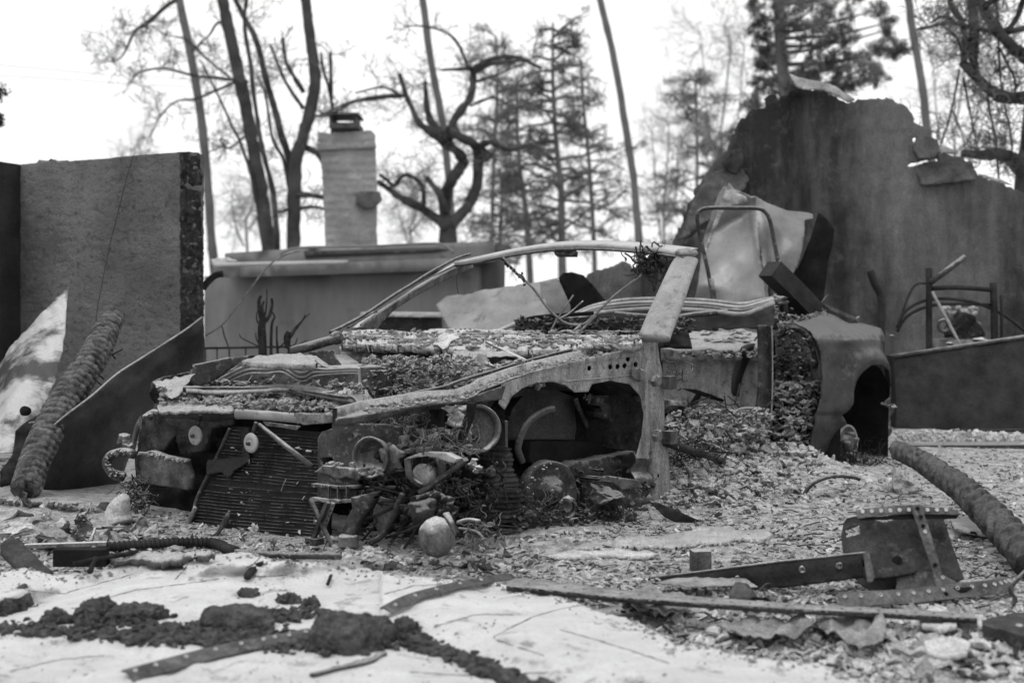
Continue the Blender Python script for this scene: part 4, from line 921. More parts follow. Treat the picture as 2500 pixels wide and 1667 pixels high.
# front face, far side
cplate('lamp_panel', [(320, 1112), (330, 1050), (345, 1020), (378, 1004), (430, 1004), (560, 1010), (568, 1040), (520, 1045), (500, 1100), (440, 1110), (430, 1060), (400, 1100)], fmap(-.60), 'dark_rust', step=7, thick=.02, disp=lambda x, y: -.03 * max(0, (400 - x) / 80) ** 2, crump=.008)
ctube('lamp_panel_edge', [(322, 1110), (332, 1055), (345, 1025), (372, 1006), (388, 1008)], fmap(-.72), .010, 'rust_pale')
cplate('bumper_bracket', [(338, 1108), (365, 1100), (400, 1112), (452, 1122), (455, 1145), (462, 1170), (460, 1196), (425, 1190), (390, 1186), (345, 1176)], fmap(-.78), 'rust_steel', step=6, thick=.03, crump=.006, label='grey boxed bumper bracket on the far front corner')
clods('bracket_crust', [(F(x, 1105 + (x - 340) * .18, -.78), (.014, .012, .010)) for x in range(345, 455, 9)], 'ashy_top', seed=5)
ctube('bracket_post', [(336, 1108), (338, 1140), (342, 1190), (350, 1215)], fmap(-.76), .012, 'burnt_steel')
for (x, y, m_, c) in ((476, 1063, 'pale_panel', 0), (612, 1081, 'pale_panel', 1)):
    b = MB(); b.lathe(F(x, y, -.80), FW, [(0, .012), (.006, .012), (.007, .006), (.016, .005), (.018, .008), (.026, .004), (.034, .003), (.036, -.002), (.03, -.012), (.0, -.02)], 36, wob=.02)
    h = b.build('horn', m_, CAR, label='round pale horn disc in front of the ' + ('radiator' if c else 'far lamp opening'))
    b = MB(); b.lathe(F(x, y, -.80), FW, [(0, .018), (.008, .017), (.009, .01)], 8); b.build('bolt', 'burnt_steel', h)
    ctube('horn_bracket', [(x, y), (x + 8, y - 30), (x + 14, y - 50)], fmap(-.77), .008, 'burnt_steel')
# radiator
rm_ = plane3((568, 1045, 5.30), (765, 1055, 5.03), (450, 1290, 5.33))
rad = cplate('radiator', [(566, 1040), (790, 1054), (790, 1336), (770, 1334), (460, 1296), (447, 1288), (490, 1200)], rm_, 'radiator_dark', step=14, thick=.04, crump=.004)
lx = lambda y: 566 - (y - 1042) * .47
for i in range(34):
    y = 1052 + i * 8.1; xl = lx(y) + 6; b = MB(); pts = []
    for k in range(25):
        x = xl + (786 - xl) * k / 24; pts.append(rm_(x, y + (x - 600) * .085 + .9 * N(x * .05, i * .7) + 4 * N(x * .011, i * .12) ) - Vector((0, .012 - .008 * max(0, N(x * .03, i * .3, 8)), 0)))
    cut = rd.choice((None, 0, 8, 13, 17, 20))
    if cut is None: b.tube(pts, .0020, n=4, flat=.8)
    else:
        if cut > 1: b.tube(pts[:cut], .0020, n=4, flat=.8)
        b.tube(pts[cut + 1:], .0021, n=4, flat=.7); b.build('fin', 'radiator_fin', rad)
mess('radiator_debris', lambda r: rm_(r.uniform(560, 780), r.uniform(1090, 1320)) - Vector((0, .025, 0)), 60, .002, .012, 'rust_pale', 9)
ctube('radiator_tank', [(564, 1044), (540, 1098), (500, 1180), (484, 1215), (470, 1262), (448, 1296)], lambda x, y: rm_(x, y) - Vector((0, .02, 0)), .007, 'burnt_steel')
ctube('radiator_tank', [(484, 1235), (462, 1275), (450, 1300)], lambda x, y: rm_(x, y) - Vector((0, .035, 0)), .010, 'rust_pale')
cplate('radiator_bracket', [(510, 1120), (590, 1110), (600, 1085), (585, 1060), (600, 1040), (612, 1040), (612, 1120), (580, 1145), (560, 1165), (545, 1150), (508, 1158)], lambda x, y: rm_(x, y) - Vector((0, .03, 0)), 'black_metal', step=7, crump=.01)
b = MB(); b.tube([F(633, 1036, -.8), F(700, 1090, -.82), F(761, 1138, -.8)], [.007, .009, .010], n=8); b.build('bonnet_stay', 'rust_steel', CAR)
cplate('fallen_trim', [(520, 1308), (540, 1275), (556, 1246), (562, 1248), (560, 1268), (545, 1290), (530, 1312)], fmap(-.92), 'burnt_steel', step=5, crump=.006)
# near front corner: bracket, lamp buckets
lb = cplate('lamp_bracket', [(760, 1214), (764, 1150), (765, 1100), (769, 1072), (784, 1054), (810, 1046), (840, 1044), (860, 1034), (915, 1036), (960, 1048), (985, 1080), (975, 1100), (900, 1095), (872, 1108), (866, 1218)], fmap(-.80), 'burnt_steel', step=6, thick=.006, disp=lambda x, y: -.06 * max(0, (x - 850) / 100) - .03 * max(0, (790 - x) / 30) ** 2, crump=.004, holes=[[(784, 1117), (812, 1115), (816, 1132), (786, 1134)]])
cplate('bracket_rib', [(762, 1178), (830, 1184), (872, 1182), (872, 1190), (830, 1192), (762, 1186)], lambda x, y: F(x, y, -.80) - Vector((0, .02, 0)), 'rust_steel', step=6, thick=.03)
cplate('bracket_rib', [(758, 1212), (830, 1218), (868, 1216), (866, 1224), (820, 1226), (758, 1220)], lambda x, y: F(x, y, -.80) - Vector((0, .02, 0)), 'rust_pale', step=4, thick=.03, jit=1.5)
cplate('bracket_shelf', [(790, 1134), (862, 1140), (888, 1140), (890, 1160), (870, 1170), (850, 1160), (830, 1165), (800, 1155), (766, 1150)], lambda x, y: F(x, y, -.80) - Vector((0, .03, 0)), 'rust_pale', step=5, thick=.03, crump=.01, jit=1)
for k in range(3): 
    b = MB(); b.bar(F(803 + k * 22, 1186, -.82), F(803 + k * 22, 1216, -.82), .004, .03); b.build('bracket_web', 'rust_steel', CAR, smooth=False)
clods('bracket_ash', [(F(rd.uniform(795, 865), 1134 + rd.uniform(-6, 3), -.84), (rd.uniform(.006, .016), .01, .006)) for i in range(18)], 'ashy_top', seed=8)
b = MB(); hd = Vector((-.42, -.9, .06)).normalized()
hc = F(905, 1116, -.80)
b.lathe(hc, hd, [(.030, -.085), (.050, -.07), (.062, -.03), (.066, .0), (.069, .006), (.066, .008), (.062, .004), (.060, -.02), (.050, -.05), (.030, -.066), (.0, -.072)], 40, wob=.015)
h1 = b.build('lamp_bucket', 'rust_pale', CAR, label='larger open round lamp bucket nearest the radiator')
b = MB(); b.lathe(hc + Vector((.02, .045, .0)), hd, [(0, .012), (.010, .012), (.014, .0), (.014, -.02)], 10); b.lathe(hc + Vector((.036, .045, -.012)), hd, [(0, .01), (.012, .008), (.014, -.02)], 10); b.build('bulb_socket', 'black_metal', h1)
cplate('lamp_housing', [(925, 1072), (955, 1078), (985, 1096), (1003, 1102), (1002, 1112), (988, 1118), (990, 1150), (972, 1150), (955, 1158), (925, 1168), (900, 1166), (930, 1160), (950, 1130)], fmap(-.74), 'rust_pale', step=6, thick=.01, disp=lambda x, y: .03 * math.sin((y - 1072) * .033), crump=.004)
clods('lamp_ash', [(F(rd.uniform(878, 935), 1146 + rd.uniform(-4, 12), -.82), (rd.uniform(.006, .016), .01, .006)) for i in range(20)], 'ashy_top', seed=18)
h2c = F(1034, 1148, -.78)
b = MB(); b.lathe(h2c, Vector((-.42, -.9, 0)).normalized(), [(.050, -.06), (.056, -.01), (.058, .0), (.054, .004), (.052, -.01), (.046, -.05), (.0, -.055)], 36, wob=.03); h2 = b.build('lamp_bucket', 'burnt_steel', CAR, label='smaller lamp bucket with its grey lens still in place')
b = MB(); b.lathe(h2c + Vector((.002, -.02, -.012)), Vector((-.42, -.9, .15)).normalized(), [(.034, -.05), (.036, .0), (.036, .012), (.033, .016), (.02, .022), (0, .025)], 30); b.build('lens', 'bare_metal', h2)
cplate('lamp_eyelid', [(988, 1120), (1000, 1114), (1022, 1106), (1040, 1103), (1065, 1104), (1088, 1106), (1118, 1120), (1108, 1130), (1090, 1126), (1070, 1118), (1040, 1113), (1015, 1117)], lambda x, y: F(x, y, -.86), 'pale_panel', step=4, thick=.03, crump=.003)
cplate('lamp_fork', [(986, 1120), (1000, 1118), (1003, 1145), (1010, 1168), (1032, 1182), (1028, 1186), (1005, 1178), (990, 1160)], fmap(-.85), 'rust_steel', step=5, thick=.006)
b = MB(); b.bar(F(1028, 1202, -.9), F(1136, 1122, -.86), .034, .012, seg=5, jit=.003); b.build('diagonal_brace', 'burnt_steel', CAR, smooth=False)
clods('melted_knob', [(F(1150, 1135, -.85), (.018, .014, .013)), (F(1168, 1140, -.85), (.013, .012, .014)), (F(1160, 1150, -.85), (.010, .01, .01)), (F(1158, 1122, -.85), (.012, .01, .008))], 'rust_pale', seed=2)
# near wing rail, folded from the front corner up to the pillar
rail_o = [(823, 1022), (903, 1010), (973, 996), (1053, 982), (1120, 978), (1161, 962), (1172, 951), (1253, 921), (1308, 904), (1380, 886), (1450, 870), (1508, 856), (1552, 848)]
rail_i = [(823, 1014), (870, 1002), (900, 992), (960, 975), (1030, 958), (1080, 948), (1125, 932), (1210, 906), (1287, 884), (1363, 864), (1440, 846), (1500, 836), (1556, 834)]
nR = 120; ro = lerp_poly(rail_o, nR); ri = lerp_poly(rail_i, nR); vs = []; fs = []; nc = 12
for i in range(nR):
    a = S(*ro[i], 0.0)
    zc = a.z
    c = hit(*ri[i], Vector((0, 0, zc + .005)), Vector((0, 0, 1)))
    d = c - a
    if d.length > .2: c = a + d.normalized() * .2
    vs.append(a + Vector((0, 0, -.008)));  vs.append(a + VV * -.004 + Vector((0, 0, -.003))); 
    for j in range(nc):
        t = j / (nc - 1); p = a + (c - a) * (t * .92 + .04) + Vector((0, 0, .008 * fbm(i * .12, j * .35, 3, 4) - .012 * math.sin(t * 3.14)))
        vs.append(p)
    vs.append(c + Vector((0, 0, .022))); vs.append(c + VV * .02 + Vector((0, 0, .022))); vs.append(c + VV * .022 + Vector((0, 0, -.05)))
w = nc + 5
for i in range(nR - 1):
    for j in range(w - 1): fs.append((i * w + j, (i + 1) * w + j, (i + 1) * w + j + 1, i * w + j + 1))
RAILV = vs; RAILW = w
link_mesh('wing_rail', vs, fs, 'rail_ash', CAR, label='long ash covered top rail of the near wing')
ctube('rail_lip', [(p[0], p[1] - 3) for p in rail_i], lambda x, y: None or hit(x, y, ORG + VV * .16, VV), .006, 'burnt_steel')
b = MB()
for i in range(900):
    a = rd.randrange(int(nR * .12), nR - 2); j = rd.randrange(2, w - 3); b.flake(vs[a * w + j] + Vector((rd.gauss(0, .006), rd.gauss(0, .006), .004)), rd.uniform(.004, .016), .0012, .4, rd)
b.build('rail_flakes', 'mid_flake', CAR, kind='stuff')
b = MB()
for i in range(70):
    a = rd.randrange(int(nR * .1), nR - 2); j = rd.randrange(2, w - 3); b.clod(vs[a * w + j] + Vector((0, 0, .005)), (rd.uniform(.006, .02), rd.uniform(.006, .02), .006), i, 1)
b.build('rail_crumbs', 'ashy_top', CAR, kind='stuff')
# rail face forward of the wheel arch (folded dark skin)
cplate('rail_face', [(823, 1022), (903, 1010), (973, 996), (1053, 982), (1120, 978), (1161, 964), (1235, 940), (1225, 975), (1150, 984), (1060, 990), (1000, 1000), (940, 1020), (905, 1030), (870, 1034), (823, 1040)], smap(-.002), 'burnt_steel', step=6, thick=.008, crump=.004)
# inner wing with its arch cut-outs and round holes
apr = [(1225, 934), (1260, 919), (1308, 904), (1380, 886), (1450, 870), (1508, 857), (1552, 849), (1568, 870), (1580, 905), (1584, 960), (1588, 1040), (1585, 1120), (1553, 1118), (1568, 1060), (1572, 1010), (1562, 965), (1538, 938), (1488, 929), (1445, 938), (1437, 956), (1404, 958), (1380, 940), (1350, 932), (1312, 934), (1275, 948), (1250, 968), (1238, 990), (1232, 1000), (1218, 985)]
hls = [circ(*c, 5.2, 6.8) for c in ((1439, 899), (1490, 896), (1508, 895), (1525, 893), (1533, 877), (1552, 890))]
cplate('inner_wing', apr, smap(.0), 'scorched_pale', step=5, thick=.004, disp=lambda x, y: .004 * fbm(x * .03, y * .03, 2, 4) - .0 + (.006 if y < 905 - (x - 1260) * .16 + 10 else 0), holes=hls)
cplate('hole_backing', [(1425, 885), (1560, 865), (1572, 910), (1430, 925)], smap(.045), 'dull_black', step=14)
ctube('crease', [(1380, 930), (1440, 925), (1500, 920), (1560, 912)], smap(-.003), .0022, 'bare_metal')
# wheel house depth
cplate('arch_shade_band', polyband([(1232, 1010), (1238, 985), (1262, 955), (1300, 934), (1350, 931), (1404, 956), (1445, 938), (1488, 929), (1540, 938), (1566, 975)], [(1246, 1014), (1252, 995), (1272, 970), (1305, 950), (1350, 946), (1402, 968), (1446, 952), (1488, 943), (1532, 950), (1556, 982)]), plane3((1232, 1010, 5.18), (1566, 975, 5.5), (1350, 956, 5.62)), 'dull_black', step=8)  # black band painted in for the shade under the arch top
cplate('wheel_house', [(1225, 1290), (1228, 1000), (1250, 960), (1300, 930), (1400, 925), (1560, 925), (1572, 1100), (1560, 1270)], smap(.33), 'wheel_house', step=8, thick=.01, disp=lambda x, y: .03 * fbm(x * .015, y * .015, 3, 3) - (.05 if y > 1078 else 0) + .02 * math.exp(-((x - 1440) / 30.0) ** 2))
ctube('arch_tube', [(1350, 998), (1338, 1000), (1308, 1015), (1286, 1035), (1274, 1058), (1264, 1091), (1268, 1110), (1275, 1128)], smap(.2), [.014, .017, .017, .016, .014], 'rust_steel', rn=.05)
ctube('house_groove', [(1404, 975), (1420, 1010), (1437, 1048), (1450, 1066), (1468, 1072), (1484, 1066), (1493, 1050)], smap(.27), [.012, .004], 'rust_steel')
cplate('fuse_box', [(1466, 968), (1520, 962), (1540, 966), (1548, 1020), (1535, 1040), (1520, 1032), (1470, 1020)], smap(.15), 'burnt_steel', step=7, thick=.08, crump=.012)
b = MB(); b.fuzz(S(1432, 968, .12), .02, 14, .001, 3); b.build('loose_wire', 'bare_metal', CAR)
cplate('chassis_leg', [(1290, 1078), (1400, 1076), (1505, 1080), (1560, 1090), (1560, 1180), (1400, 1160), (1290, 1130)], smap(.2), 'dull_black', step=9, thick=.1, crump=.01)
cplate('floor_edge', [(1400, 1130), (1560, 1100), (1600, 1180), (1600, 1270), (1560, 1280), (1440, 1250), (1390, 1180)], smap(.14), 'burnt_steel', step=7, thick=.1, crump=.012, jit=3)
# bellows, cone, fan ring
b = MB(); pts = []; rads = []
for k in range(60):
    t = k / 59; pts.append(S(1216 - 4 * t, 1092 + 175 * t, .07)); rads.append((.046 + .030 * min(1, t * 1.6)) * (1 + (.07 + .08 * N(k * .21, 5)) * math.sin(k * 1.5 + N(k * .2, 1) * 2)) * (1 + .16 * N(k * .17, 2)))
b.tube(pts, rads, n=22, rn=.35); b.build('bellows', 'dark_rust', CAR)
cplate('strut_cone', [(1209, 1028), (1230, 1026), (1231, 1095), (1250, 1110), (1190, 1110), (1205, 1085)], smap(.1), 'rust_steel', step=6, thick=.05, disp=lambda x, y: .0012 * (400 - (x - 1220) ** 2) * .05)
cplate('strut_plate', [(1165, 985), (1210, 975), (1240, 990), (1225, 1000), (1210, 1040), (1200, 1075), (1190, 1040), (1200, 1000)], smap(.07), 'rust_steel', step=6, crump=.01)
b = MB(); ra = (-VV * .75 + FW * .6 + Vector((0, 0, .1))).normalized(); rc = W(1166, 1046, .12)
b.lathe(rc, ra, [(.072, -.05), (.080, -.045), (.082, .0), (.078, .012), (.070, .0), (.068, -.045)], 44, wob=.03); b.build('fan_ring', 'rust_pale', CAR)
b = MB(); b.lathe(rc - ra * .03, ra, [(0, 0), (.03, .004), (.068, .0)], 30, wob=.1); b.build('fan_back', 'rust_steel', CAR)
cplate('dark_band', [(1150, 985), (1165, 982), (1158, 1020), (1140, 1065), (1128, 1080), (1135, 1040), (1150, 1010)], wmap(.0), 'dull_black', step=6, thick=.02)
cplate('crumpled_lining', [(1088, 992), (1145, 988), (1152, 992), (1145, 1030), (1130, 1070), (1115, 1085), (1118, 1050), (1090, 1030), (1098, 1010)], wmap(.03), 'pale_panel', step=5, crump=.035, cfr=.06, jit=2)
b = MB(); b.fuzz(W(955, 1040, .12), .085, 200, .0016, 7, el=(1.2, .6, .8)); b.build('burnt_wiring', 'wire', CAR, kind='stuff')
b = MB(); b.fuzz(W(1090, 1090, .02), .075, 90, .0014, 8, el=(1.3, .6, .5)); b.build('burnt_wiring', 'burnt_steel', CAR, kind='stuff')
cplate('dark_tray', [(1000, 1005), (1085, 998), (1092, 1050), (1060, 1070), (1010, 1060), (990, 1040)], wmap(.2), 'black_metal', step=8, crump=.01)
cplate('lamp_shelf', [(985, 1098), (1020, 1092), (1065, 1088), (1062, 1098), (1020, 1104), (995, 1106)], wmap(.02), 'rust_pale', step=5, crump=.006, jit=1)
cplate('ledge', [(1000, 1046), (1040, 1047), (1085, 1048), (1085, 1052), (1000, 1051)], wmap(.1), 'bare_metal', step=8)
clods('bay_rubble', [(W(rd.uniform(930, 1150), rd.uniform(1050, 1100), rd.uniform(.05, .2)), rd.uniform(.008, .026)) for i in range(70)], 'rubble', seed=40)
# dark mass of the front underside
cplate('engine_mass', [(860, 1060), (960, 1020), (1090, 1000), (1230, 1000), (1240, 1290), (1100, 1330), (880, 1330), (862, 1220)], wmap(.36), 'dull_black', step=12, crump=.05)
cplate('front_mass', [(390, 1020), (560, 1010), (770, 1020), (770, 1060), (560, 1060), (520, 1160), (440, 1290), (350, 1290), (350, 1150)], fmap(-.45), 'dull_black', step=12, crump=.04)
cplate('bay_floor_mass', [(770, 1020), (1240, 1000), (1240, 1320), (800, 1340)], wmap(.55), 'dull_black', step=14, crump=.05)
clods('engine_lump', [(W(rd.uniform(880, 1220), rd.uniform(1130, 1300), rd.uniform(.12, .3)), rd.uniform(.006, .022)) for i in range(150)], 'burnt_steel', seed=60)
mess('front_clutter', lambda r: W(r.uniform(870, 1230), r.uniform(1060, 1320), r.uniform(.08, .28)), 600, .003, .022, 'dark_rust', 15, tilt=1.5, pf=.1)
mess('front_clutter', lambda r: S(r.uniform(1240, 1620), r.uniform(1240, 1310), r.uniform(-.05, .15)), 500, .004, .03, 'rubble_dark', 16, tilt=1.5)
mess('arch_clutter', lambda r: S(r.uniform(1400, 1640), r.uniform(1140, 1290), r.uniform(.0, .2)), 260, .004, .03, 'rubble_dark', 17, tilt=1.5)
b = MB()
for i in range(46):
    x = rd.uniform(860, 1240); y = rd.uniform(1120, 1230); q_ = [W(x + rd.gauss(0, 10) * k, y + k * rd.uniform(10, 26), .0 + rd.uniform(-.03, .06)) for k in range(5)]; b.tube(smooth_path(q_, 3), rd.uniform(.0015, .005), n=5, rn=.4)
b.build('dangling_wires', 'dark_rust', CAR, kind='stuff')
# lower front bits
cplate('air_duct', [(868, 1212), (915, 1200), (900, 1240), (880, 1275), (868, 1310), (828, 1310), (835, 1290), (855, 1262), (870, 1240)], fmap(-.86), 'burnt_steel', step=6, thick=.03, disp=lambda x, y: .02 * math.sin((x - 840) * .05), crump=.01)
b = MB(); b.lathe(F(850, 1332, -.88), (0, 0, 1), [(.034, 0), (.034, .03), (.028, .036), (.0, .036)], 22, wob=.06); b.build('duct_foot', 'rust_steel', CAR)
cplate('duct_leaf', [(905, 1225), (925, 1210), (955, 1220), (960, 1250), (945, 1285), (930, 1305), (912, 1280), (902, 1250)], fmap(-.80), 'rust_steel', step=6, disp=lambda x, y: -.0005 * (x - 930) ** 2 * .04, crump=.006)
ctube('duct_edge', [(984, 1205), (972, 1230), (960, 1262), (935, 1305), (905, 1325)], fmap(-.82), .010, 'burnt_steel')
for p_, r in (([(1005, 1210), (990, 1270), (950, 1330)], .006), ([(1030, 1240), (1010, 1300), (985, 1340)], .005), ([(895, 1200), (950, 1190), (1000, 1195)], .007)): ctube('lower_pipe', p_, fmap(-.76), r, 'burnt_steel')
b = MB(); b.clod(F(1026, 1240, -.86), (.05, .04, .045), 12, 3, .3); b.build('melted_motor', 'burnt_steel', CAR)
cplate('melted_skirt', [(1000, 1215), (1060, 1195), (1105, 1215), (1118, 1240), (1108, 1265), (1090, 1255), (1060, 1262), (1020, 1268), (1000, 1250)], fmap(-.82), 'burnt_steel', step=5, crump=.025, cfr=.05, jit=2)
b = MB(); c_ = F(1066, 1310, -.92); b.clod(c_, (.058, .055, .062), 3, 4, .035); bs_ = b.build('round_reservoir', 'rust_pale', CAR, label='round pale ball shaped reservoir hanging under the near lamps')
b = MB(); b.bar(F(1088, 1252, -.94), F(1115, 1300, -.94), .022, .01); b.build('reservoir_strap', 'rust_steel', CAR)
ctube('finger_pipe', [(1118, 1276), (1132, 1270), (1150, 1268), (1171, 1272)], fmap(-.92), .007, 'rust_pale', rn=.5)
ctube('finger_pipe', [(1120, 1290), (1140, 1292), (1165, 1300), (1180, 1318)], fmap(-.92), .006, 'burnt_steel', rn=.5)
b = MB(); b.fuzz(F(1170, 1305, -.9), .045, 60, .0015, 9); b.build('burnt_wiring', 'wire', CAR, kind='stuff')
for a_, c_, w_, h_, m_ in (((757, 1218), (811, 1334), .016, .006, 'rust_steel'), ((799, 1225), (765, 1318), .014, .014, 'rust_pale')):
    b = MB(); b.bar(F(*a_, -.90), F(*c_, -.90), w_, h_, seg=4, jit=.002); b.build('stay_rod', 'burnt_steel', CAR, smooth=False)
cplate('slotted_strip', [(808, 1225), (818, 1228), (784, 1320), (774, 1318)], fmap(-.885), 'rust_pale', step=4, holes=[circ(811 - i * 4.6, 1236 + i * 12, 2.2, 3, 6) for i in range(7)])
b = MB(); b.box(F(768, 1326, -.9), UU * .02, VV * .025, Vector((0, 0, .018))); b.build('stay_foot', 'burnt_steel', CAR, smooth=False)
# far corner melt: white bottle, hanging charred arm
b = MB(); bp = [F(x, y, -1.02) for x, y in ((306, 1212), (298, 1225), (290, 1245), (288, 1262), (292, 1280))]; b.tube(smooth_path(bp, 4), [.016, .030, .040, .048, .046][0:5] if False else [.015 + .036 * math.sin(min(1, i / 13) * 1.45) for i in range(17)], n=22, rn=.12); b.build('melted_bottle', 'plastic_melt', CAR, label='white melted bottle slumped below the far front corner')
b = MB(); b.tube(smooth_path([F(x, y, -.82) for x, y in ((300, 1205), (312, 1250), (330, 1285), (350, 1300))], 4), .010, n=7, rn=.3); b.build('bottle_strap', 'black_metal', CAR)
b = MB(); b.tube(smooth_path([F(x, y, -.84) for x, y in ((325, 1108), (300, 1104), (278, 1108), (262, 1122), (262, 1140), (276, 1155), (300, 1163))], 4), [.020, .021, .022, .022, .020, .016, .006], n=9, rn=.45) if False else b.tube(smooth_path([F(x, y, -.84) for x, y in ((325, 1108), (300, 1104), (278, 1108), (262, 1122), (262, 1140), (276, 1155), (300, 1163))], 4), .017, n=12, rn=.5)
for i in range(40):
    q_ = lerp_poly([(325, 1108), (300, 1104), (278, 1108), (262, 1122), (262, 1140), (276, 1155), (300, 1163)], 40)[i]; b.clod(F(q_[0] + rd.gauss(0, 3), q_[1] + rd.gauss(0, 3), -.86), rd.uniform(.006, .013), i, 2, .7)
b.build('charred_arm', 'rust_steel', CAR)
clods('charred_lump', [(F(300, 1072, -.82), (.032, .028, .03)), (F(312, 1090, -.82), (.025, .022, .02)), (F(345, 1030, -.78), (.02, .02, .03)), (F(360, 1015, -.78), (.022, .02, .02)), (F(318, 1184, -.84), (.024, .02, .02)), (F(330, 1200, -.82), (.03, .025, .025)), (F(345, 1220, -.8), (.035, .03, .03)), (F(322, 1215, -.84), (.02, .02, .02))], 'rust_steel', seed=70)
b = MB(); b.fuzz(F(325, 1185, -.84), .05, 50, .002, 12); b.fuzz(F(340, 1230, -.82), .07, 50, .002, 13); b.build('burnt_wiring', 'burnt_steel', CAR, kind='stuff')
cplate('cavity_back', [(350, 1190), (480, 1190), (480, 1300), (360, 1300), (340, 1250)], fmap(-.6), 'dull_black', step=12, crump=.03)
# front hub with burnt tyre wires
b = MB(); hc_ = S(1345, 1205, .08); ha = (-VV + FW * .35).normalized()
b.lathe(hc_, ha, [(.045, -.10), (.10, -.09), (.122, -.04), (.124, .0), (.116, .008), (.104, -.004), (.066, -.012), (.058, .014), (.034, .022), (.03, .045), (.0, .047)], 40, wob=.10, seed=3); hub = b.build('front_hub', 'burnt_steel', CAR)
b = MB(); b.lathe(S(1385, 1240, .02), ha, [(.038, -.01), (.044, .0), (.038, .012), (.032, .004), (.03, -.01), (.038, -.01)], 28, start=.6, sweep=4.6); b.build('bearing_ring', 'rust_steel', hub)
b = MB(); b.clod(S(1385, 1218, .0), (.022, .018, .03), 3, 2, .3); b.build('hub_nose', 'rust_pale', hub)
b = MB(); b.fuzz(S(1290, 1265, .10), .10, 260, .0009, 17, ln=7, el=(.9, .5, .6)); b.build('tyre_cords', 'burnt_steel', hub, kind='stuff')
clods('hub_crust', [(S(rd.gauss(1330, 22), rd.gauss(1170, 22), -.05), rd.uniform(.003, .009)) for i in range(22)], 'rust_steel', seed=90)
b = MB(); b.lathe(S(1404, 1276, -.04), ha, [(.016, -.02), (.02, .0), (.016, .006), (.012, .0), (.012, -.02)], 18); b.build('bushing', 'rust_steel', CAR)
cplate('gearbox_side', [(1455, 1172), (1500, 1180), (1520, 1195), (1568, 1188), (1570, 1240), (1575, 1270), (1520, 1275), (1500, 1240), (1455, 1235)], smap(.02), 'burnt_steel', step=6, thick=.12, crump=.012)
cplate('gearbox_top', [(1452, 1168), (1480, 1160), (1560, 1172), (1570, 1188), (1520, 1195), (1500, 1180)], smap(.01), 'rust_steel', step=5, thick=.1, crump=.006)
b = MB(); b.clod(S(1478, 1215, .0), (.075, .05, .06), 5, 3, .35); b.clod(S(1525, 1285, -.05), (.05, .05, .07), 6, 3, .35); b.clod(S(1440, 1270, .05), (.08, .05, .05), 7, 3, .4); b.build('axle_lump', 'burnt_steel', CAR, smooth=False)
b = MB(); b.fuzz(S(1500, 1290, -.05), .08, 200, .0009, 18, ln=6, el=(.6, .6, 1)); b.build('tyre_cords', 'black_metal', CAR, kind='stuff')
# interior seen through the door opening
cplate('bulkhead_panel', [(1618, 850), (1700, 858), (1800, 862), (1880, 852), (1885, 1130), (1618, 1130)], fmap(2.3), 'bulkhead', step=7, thick=.02, disp=lambda x, y: .006 * fbm(x * .02, y * .02, 3, 4) + (.02 if y < 882 else 0) + (-.008 if int(x / 38) % 2 else 0) * (1 if y > 885 else 0))
fdm = plane3((1618, 856, F(1618, 856, 2.28).y), (1880, 856, F(1880, 856, 2.28).y), (1750, 806, F(1750, 806, 2.75).y))
cplate('parcel_shelf', [(1615, 812), (1650, 818), (1700, 806), (1720, 800), (1780, 796), (1850, 812), (1882, 822), (1880, 842), (1840, 850), (1790, 858), (1730, 852), (1690, 856), (1620, 856)], fdm, 'ashy_top', step=5, thick=.03, disp=lambda x, y: .012 * fbm(x * .03, y * .05, 4, 4), jit=2)
clods('ash_lump', [(fdm(rd.uniform(1720, 1830), rd.uniform(800, 838)) + Vector((0, -.02, 0)), (rd.uniform(.02, .05), .03, rd.uniform(.008, .02))) for i in range(26)], 'ashy_top', seed=110)
clods('ash_lump', [(fdm(rd.uniform(1640, 1870), 858 + rd.uniform(-2, 14)) + Vector((0, -.04, 0)), (rd.uniform(.012, .03), .02, rd.uniform(.008, .02))) for i in range(30)], 'rust_pale', seed=150)
for k, (dy, r, m_) in enumerate(((0, .010, 'bare_metal'), (9, .011, 'pale_panel'), (17, .008, 'burnt_steel'), (25, .012, 'bare_metal'))):
    ctube('rear_deck_rib', [(1385, 776 + dy * .5), (1420, 758 + dy * .7), (1454, 745 + dy * .8), (1516, 733 + dy), (1599, 729 + dy), (1723, 733 + dy), (1806, 742 + dy), (1850, 735 + dy * .8), (1888, 727 + dy * .5)], plane3((1385, 770, 7.6), (1888, 735, 7.0), (1600, 700, 7.9)), r, m_, rn=.05)
cplate('rear_deck', [(1345, 790), (1400, 765), (1520, 752), (1620, 750), (1850, 755), (1890, 745), (1890, 800), (1500, 815), (1340, 812)], plane3((1345, 790, 7.7), (1888, 760, 7.1), (1600, 820, 7.3)), 'black_metal', step=8, crump=.02)
ctube('deck_pole', [(1500, 766), (1560, 772), (1640, 776), (1700, 768), (1760, 762), (1840, 756)], ymap(7.0), .014, 'burnt_steel')
cplate('rear_seat_back', [(1260, 800), (1300, 778), (1340, 772), (1380, 776), (1500, 768), (1640, 785), (1680, 800), (1690, 850), (1300, 850), (1255, 815)], ymap(6.9), 'black_metal', step=8, crump=.02, jit=2)
ctube('seat_back_edge', [(1262, 806), (1285, 780), (1340, 772), (1400, 768), (1450, 764)], ymap(6.85), .010, 'dull_black')
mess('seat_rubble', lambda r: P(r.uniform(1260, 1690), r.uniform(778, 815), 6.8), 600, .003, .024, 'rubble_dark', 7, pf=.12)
ctube('deck_pole', [(1210, 810), (1240, 798), (1258, 790)], ymap(6.4), .009, 'pale_panel')
cplate('vent_piece', [(1620, 838), (1660, 842), (1690, 846), (1690, 852), (1650, 852), (1620, 846)], ymap(6.7), 'dull_black', step=6)
cplate('rear_bulkhead', [(1600, 770), (1880, 765), (1880, 860), (1600, 850)], ymap(8.3), 'rust_steel', step=9, crump=.02)
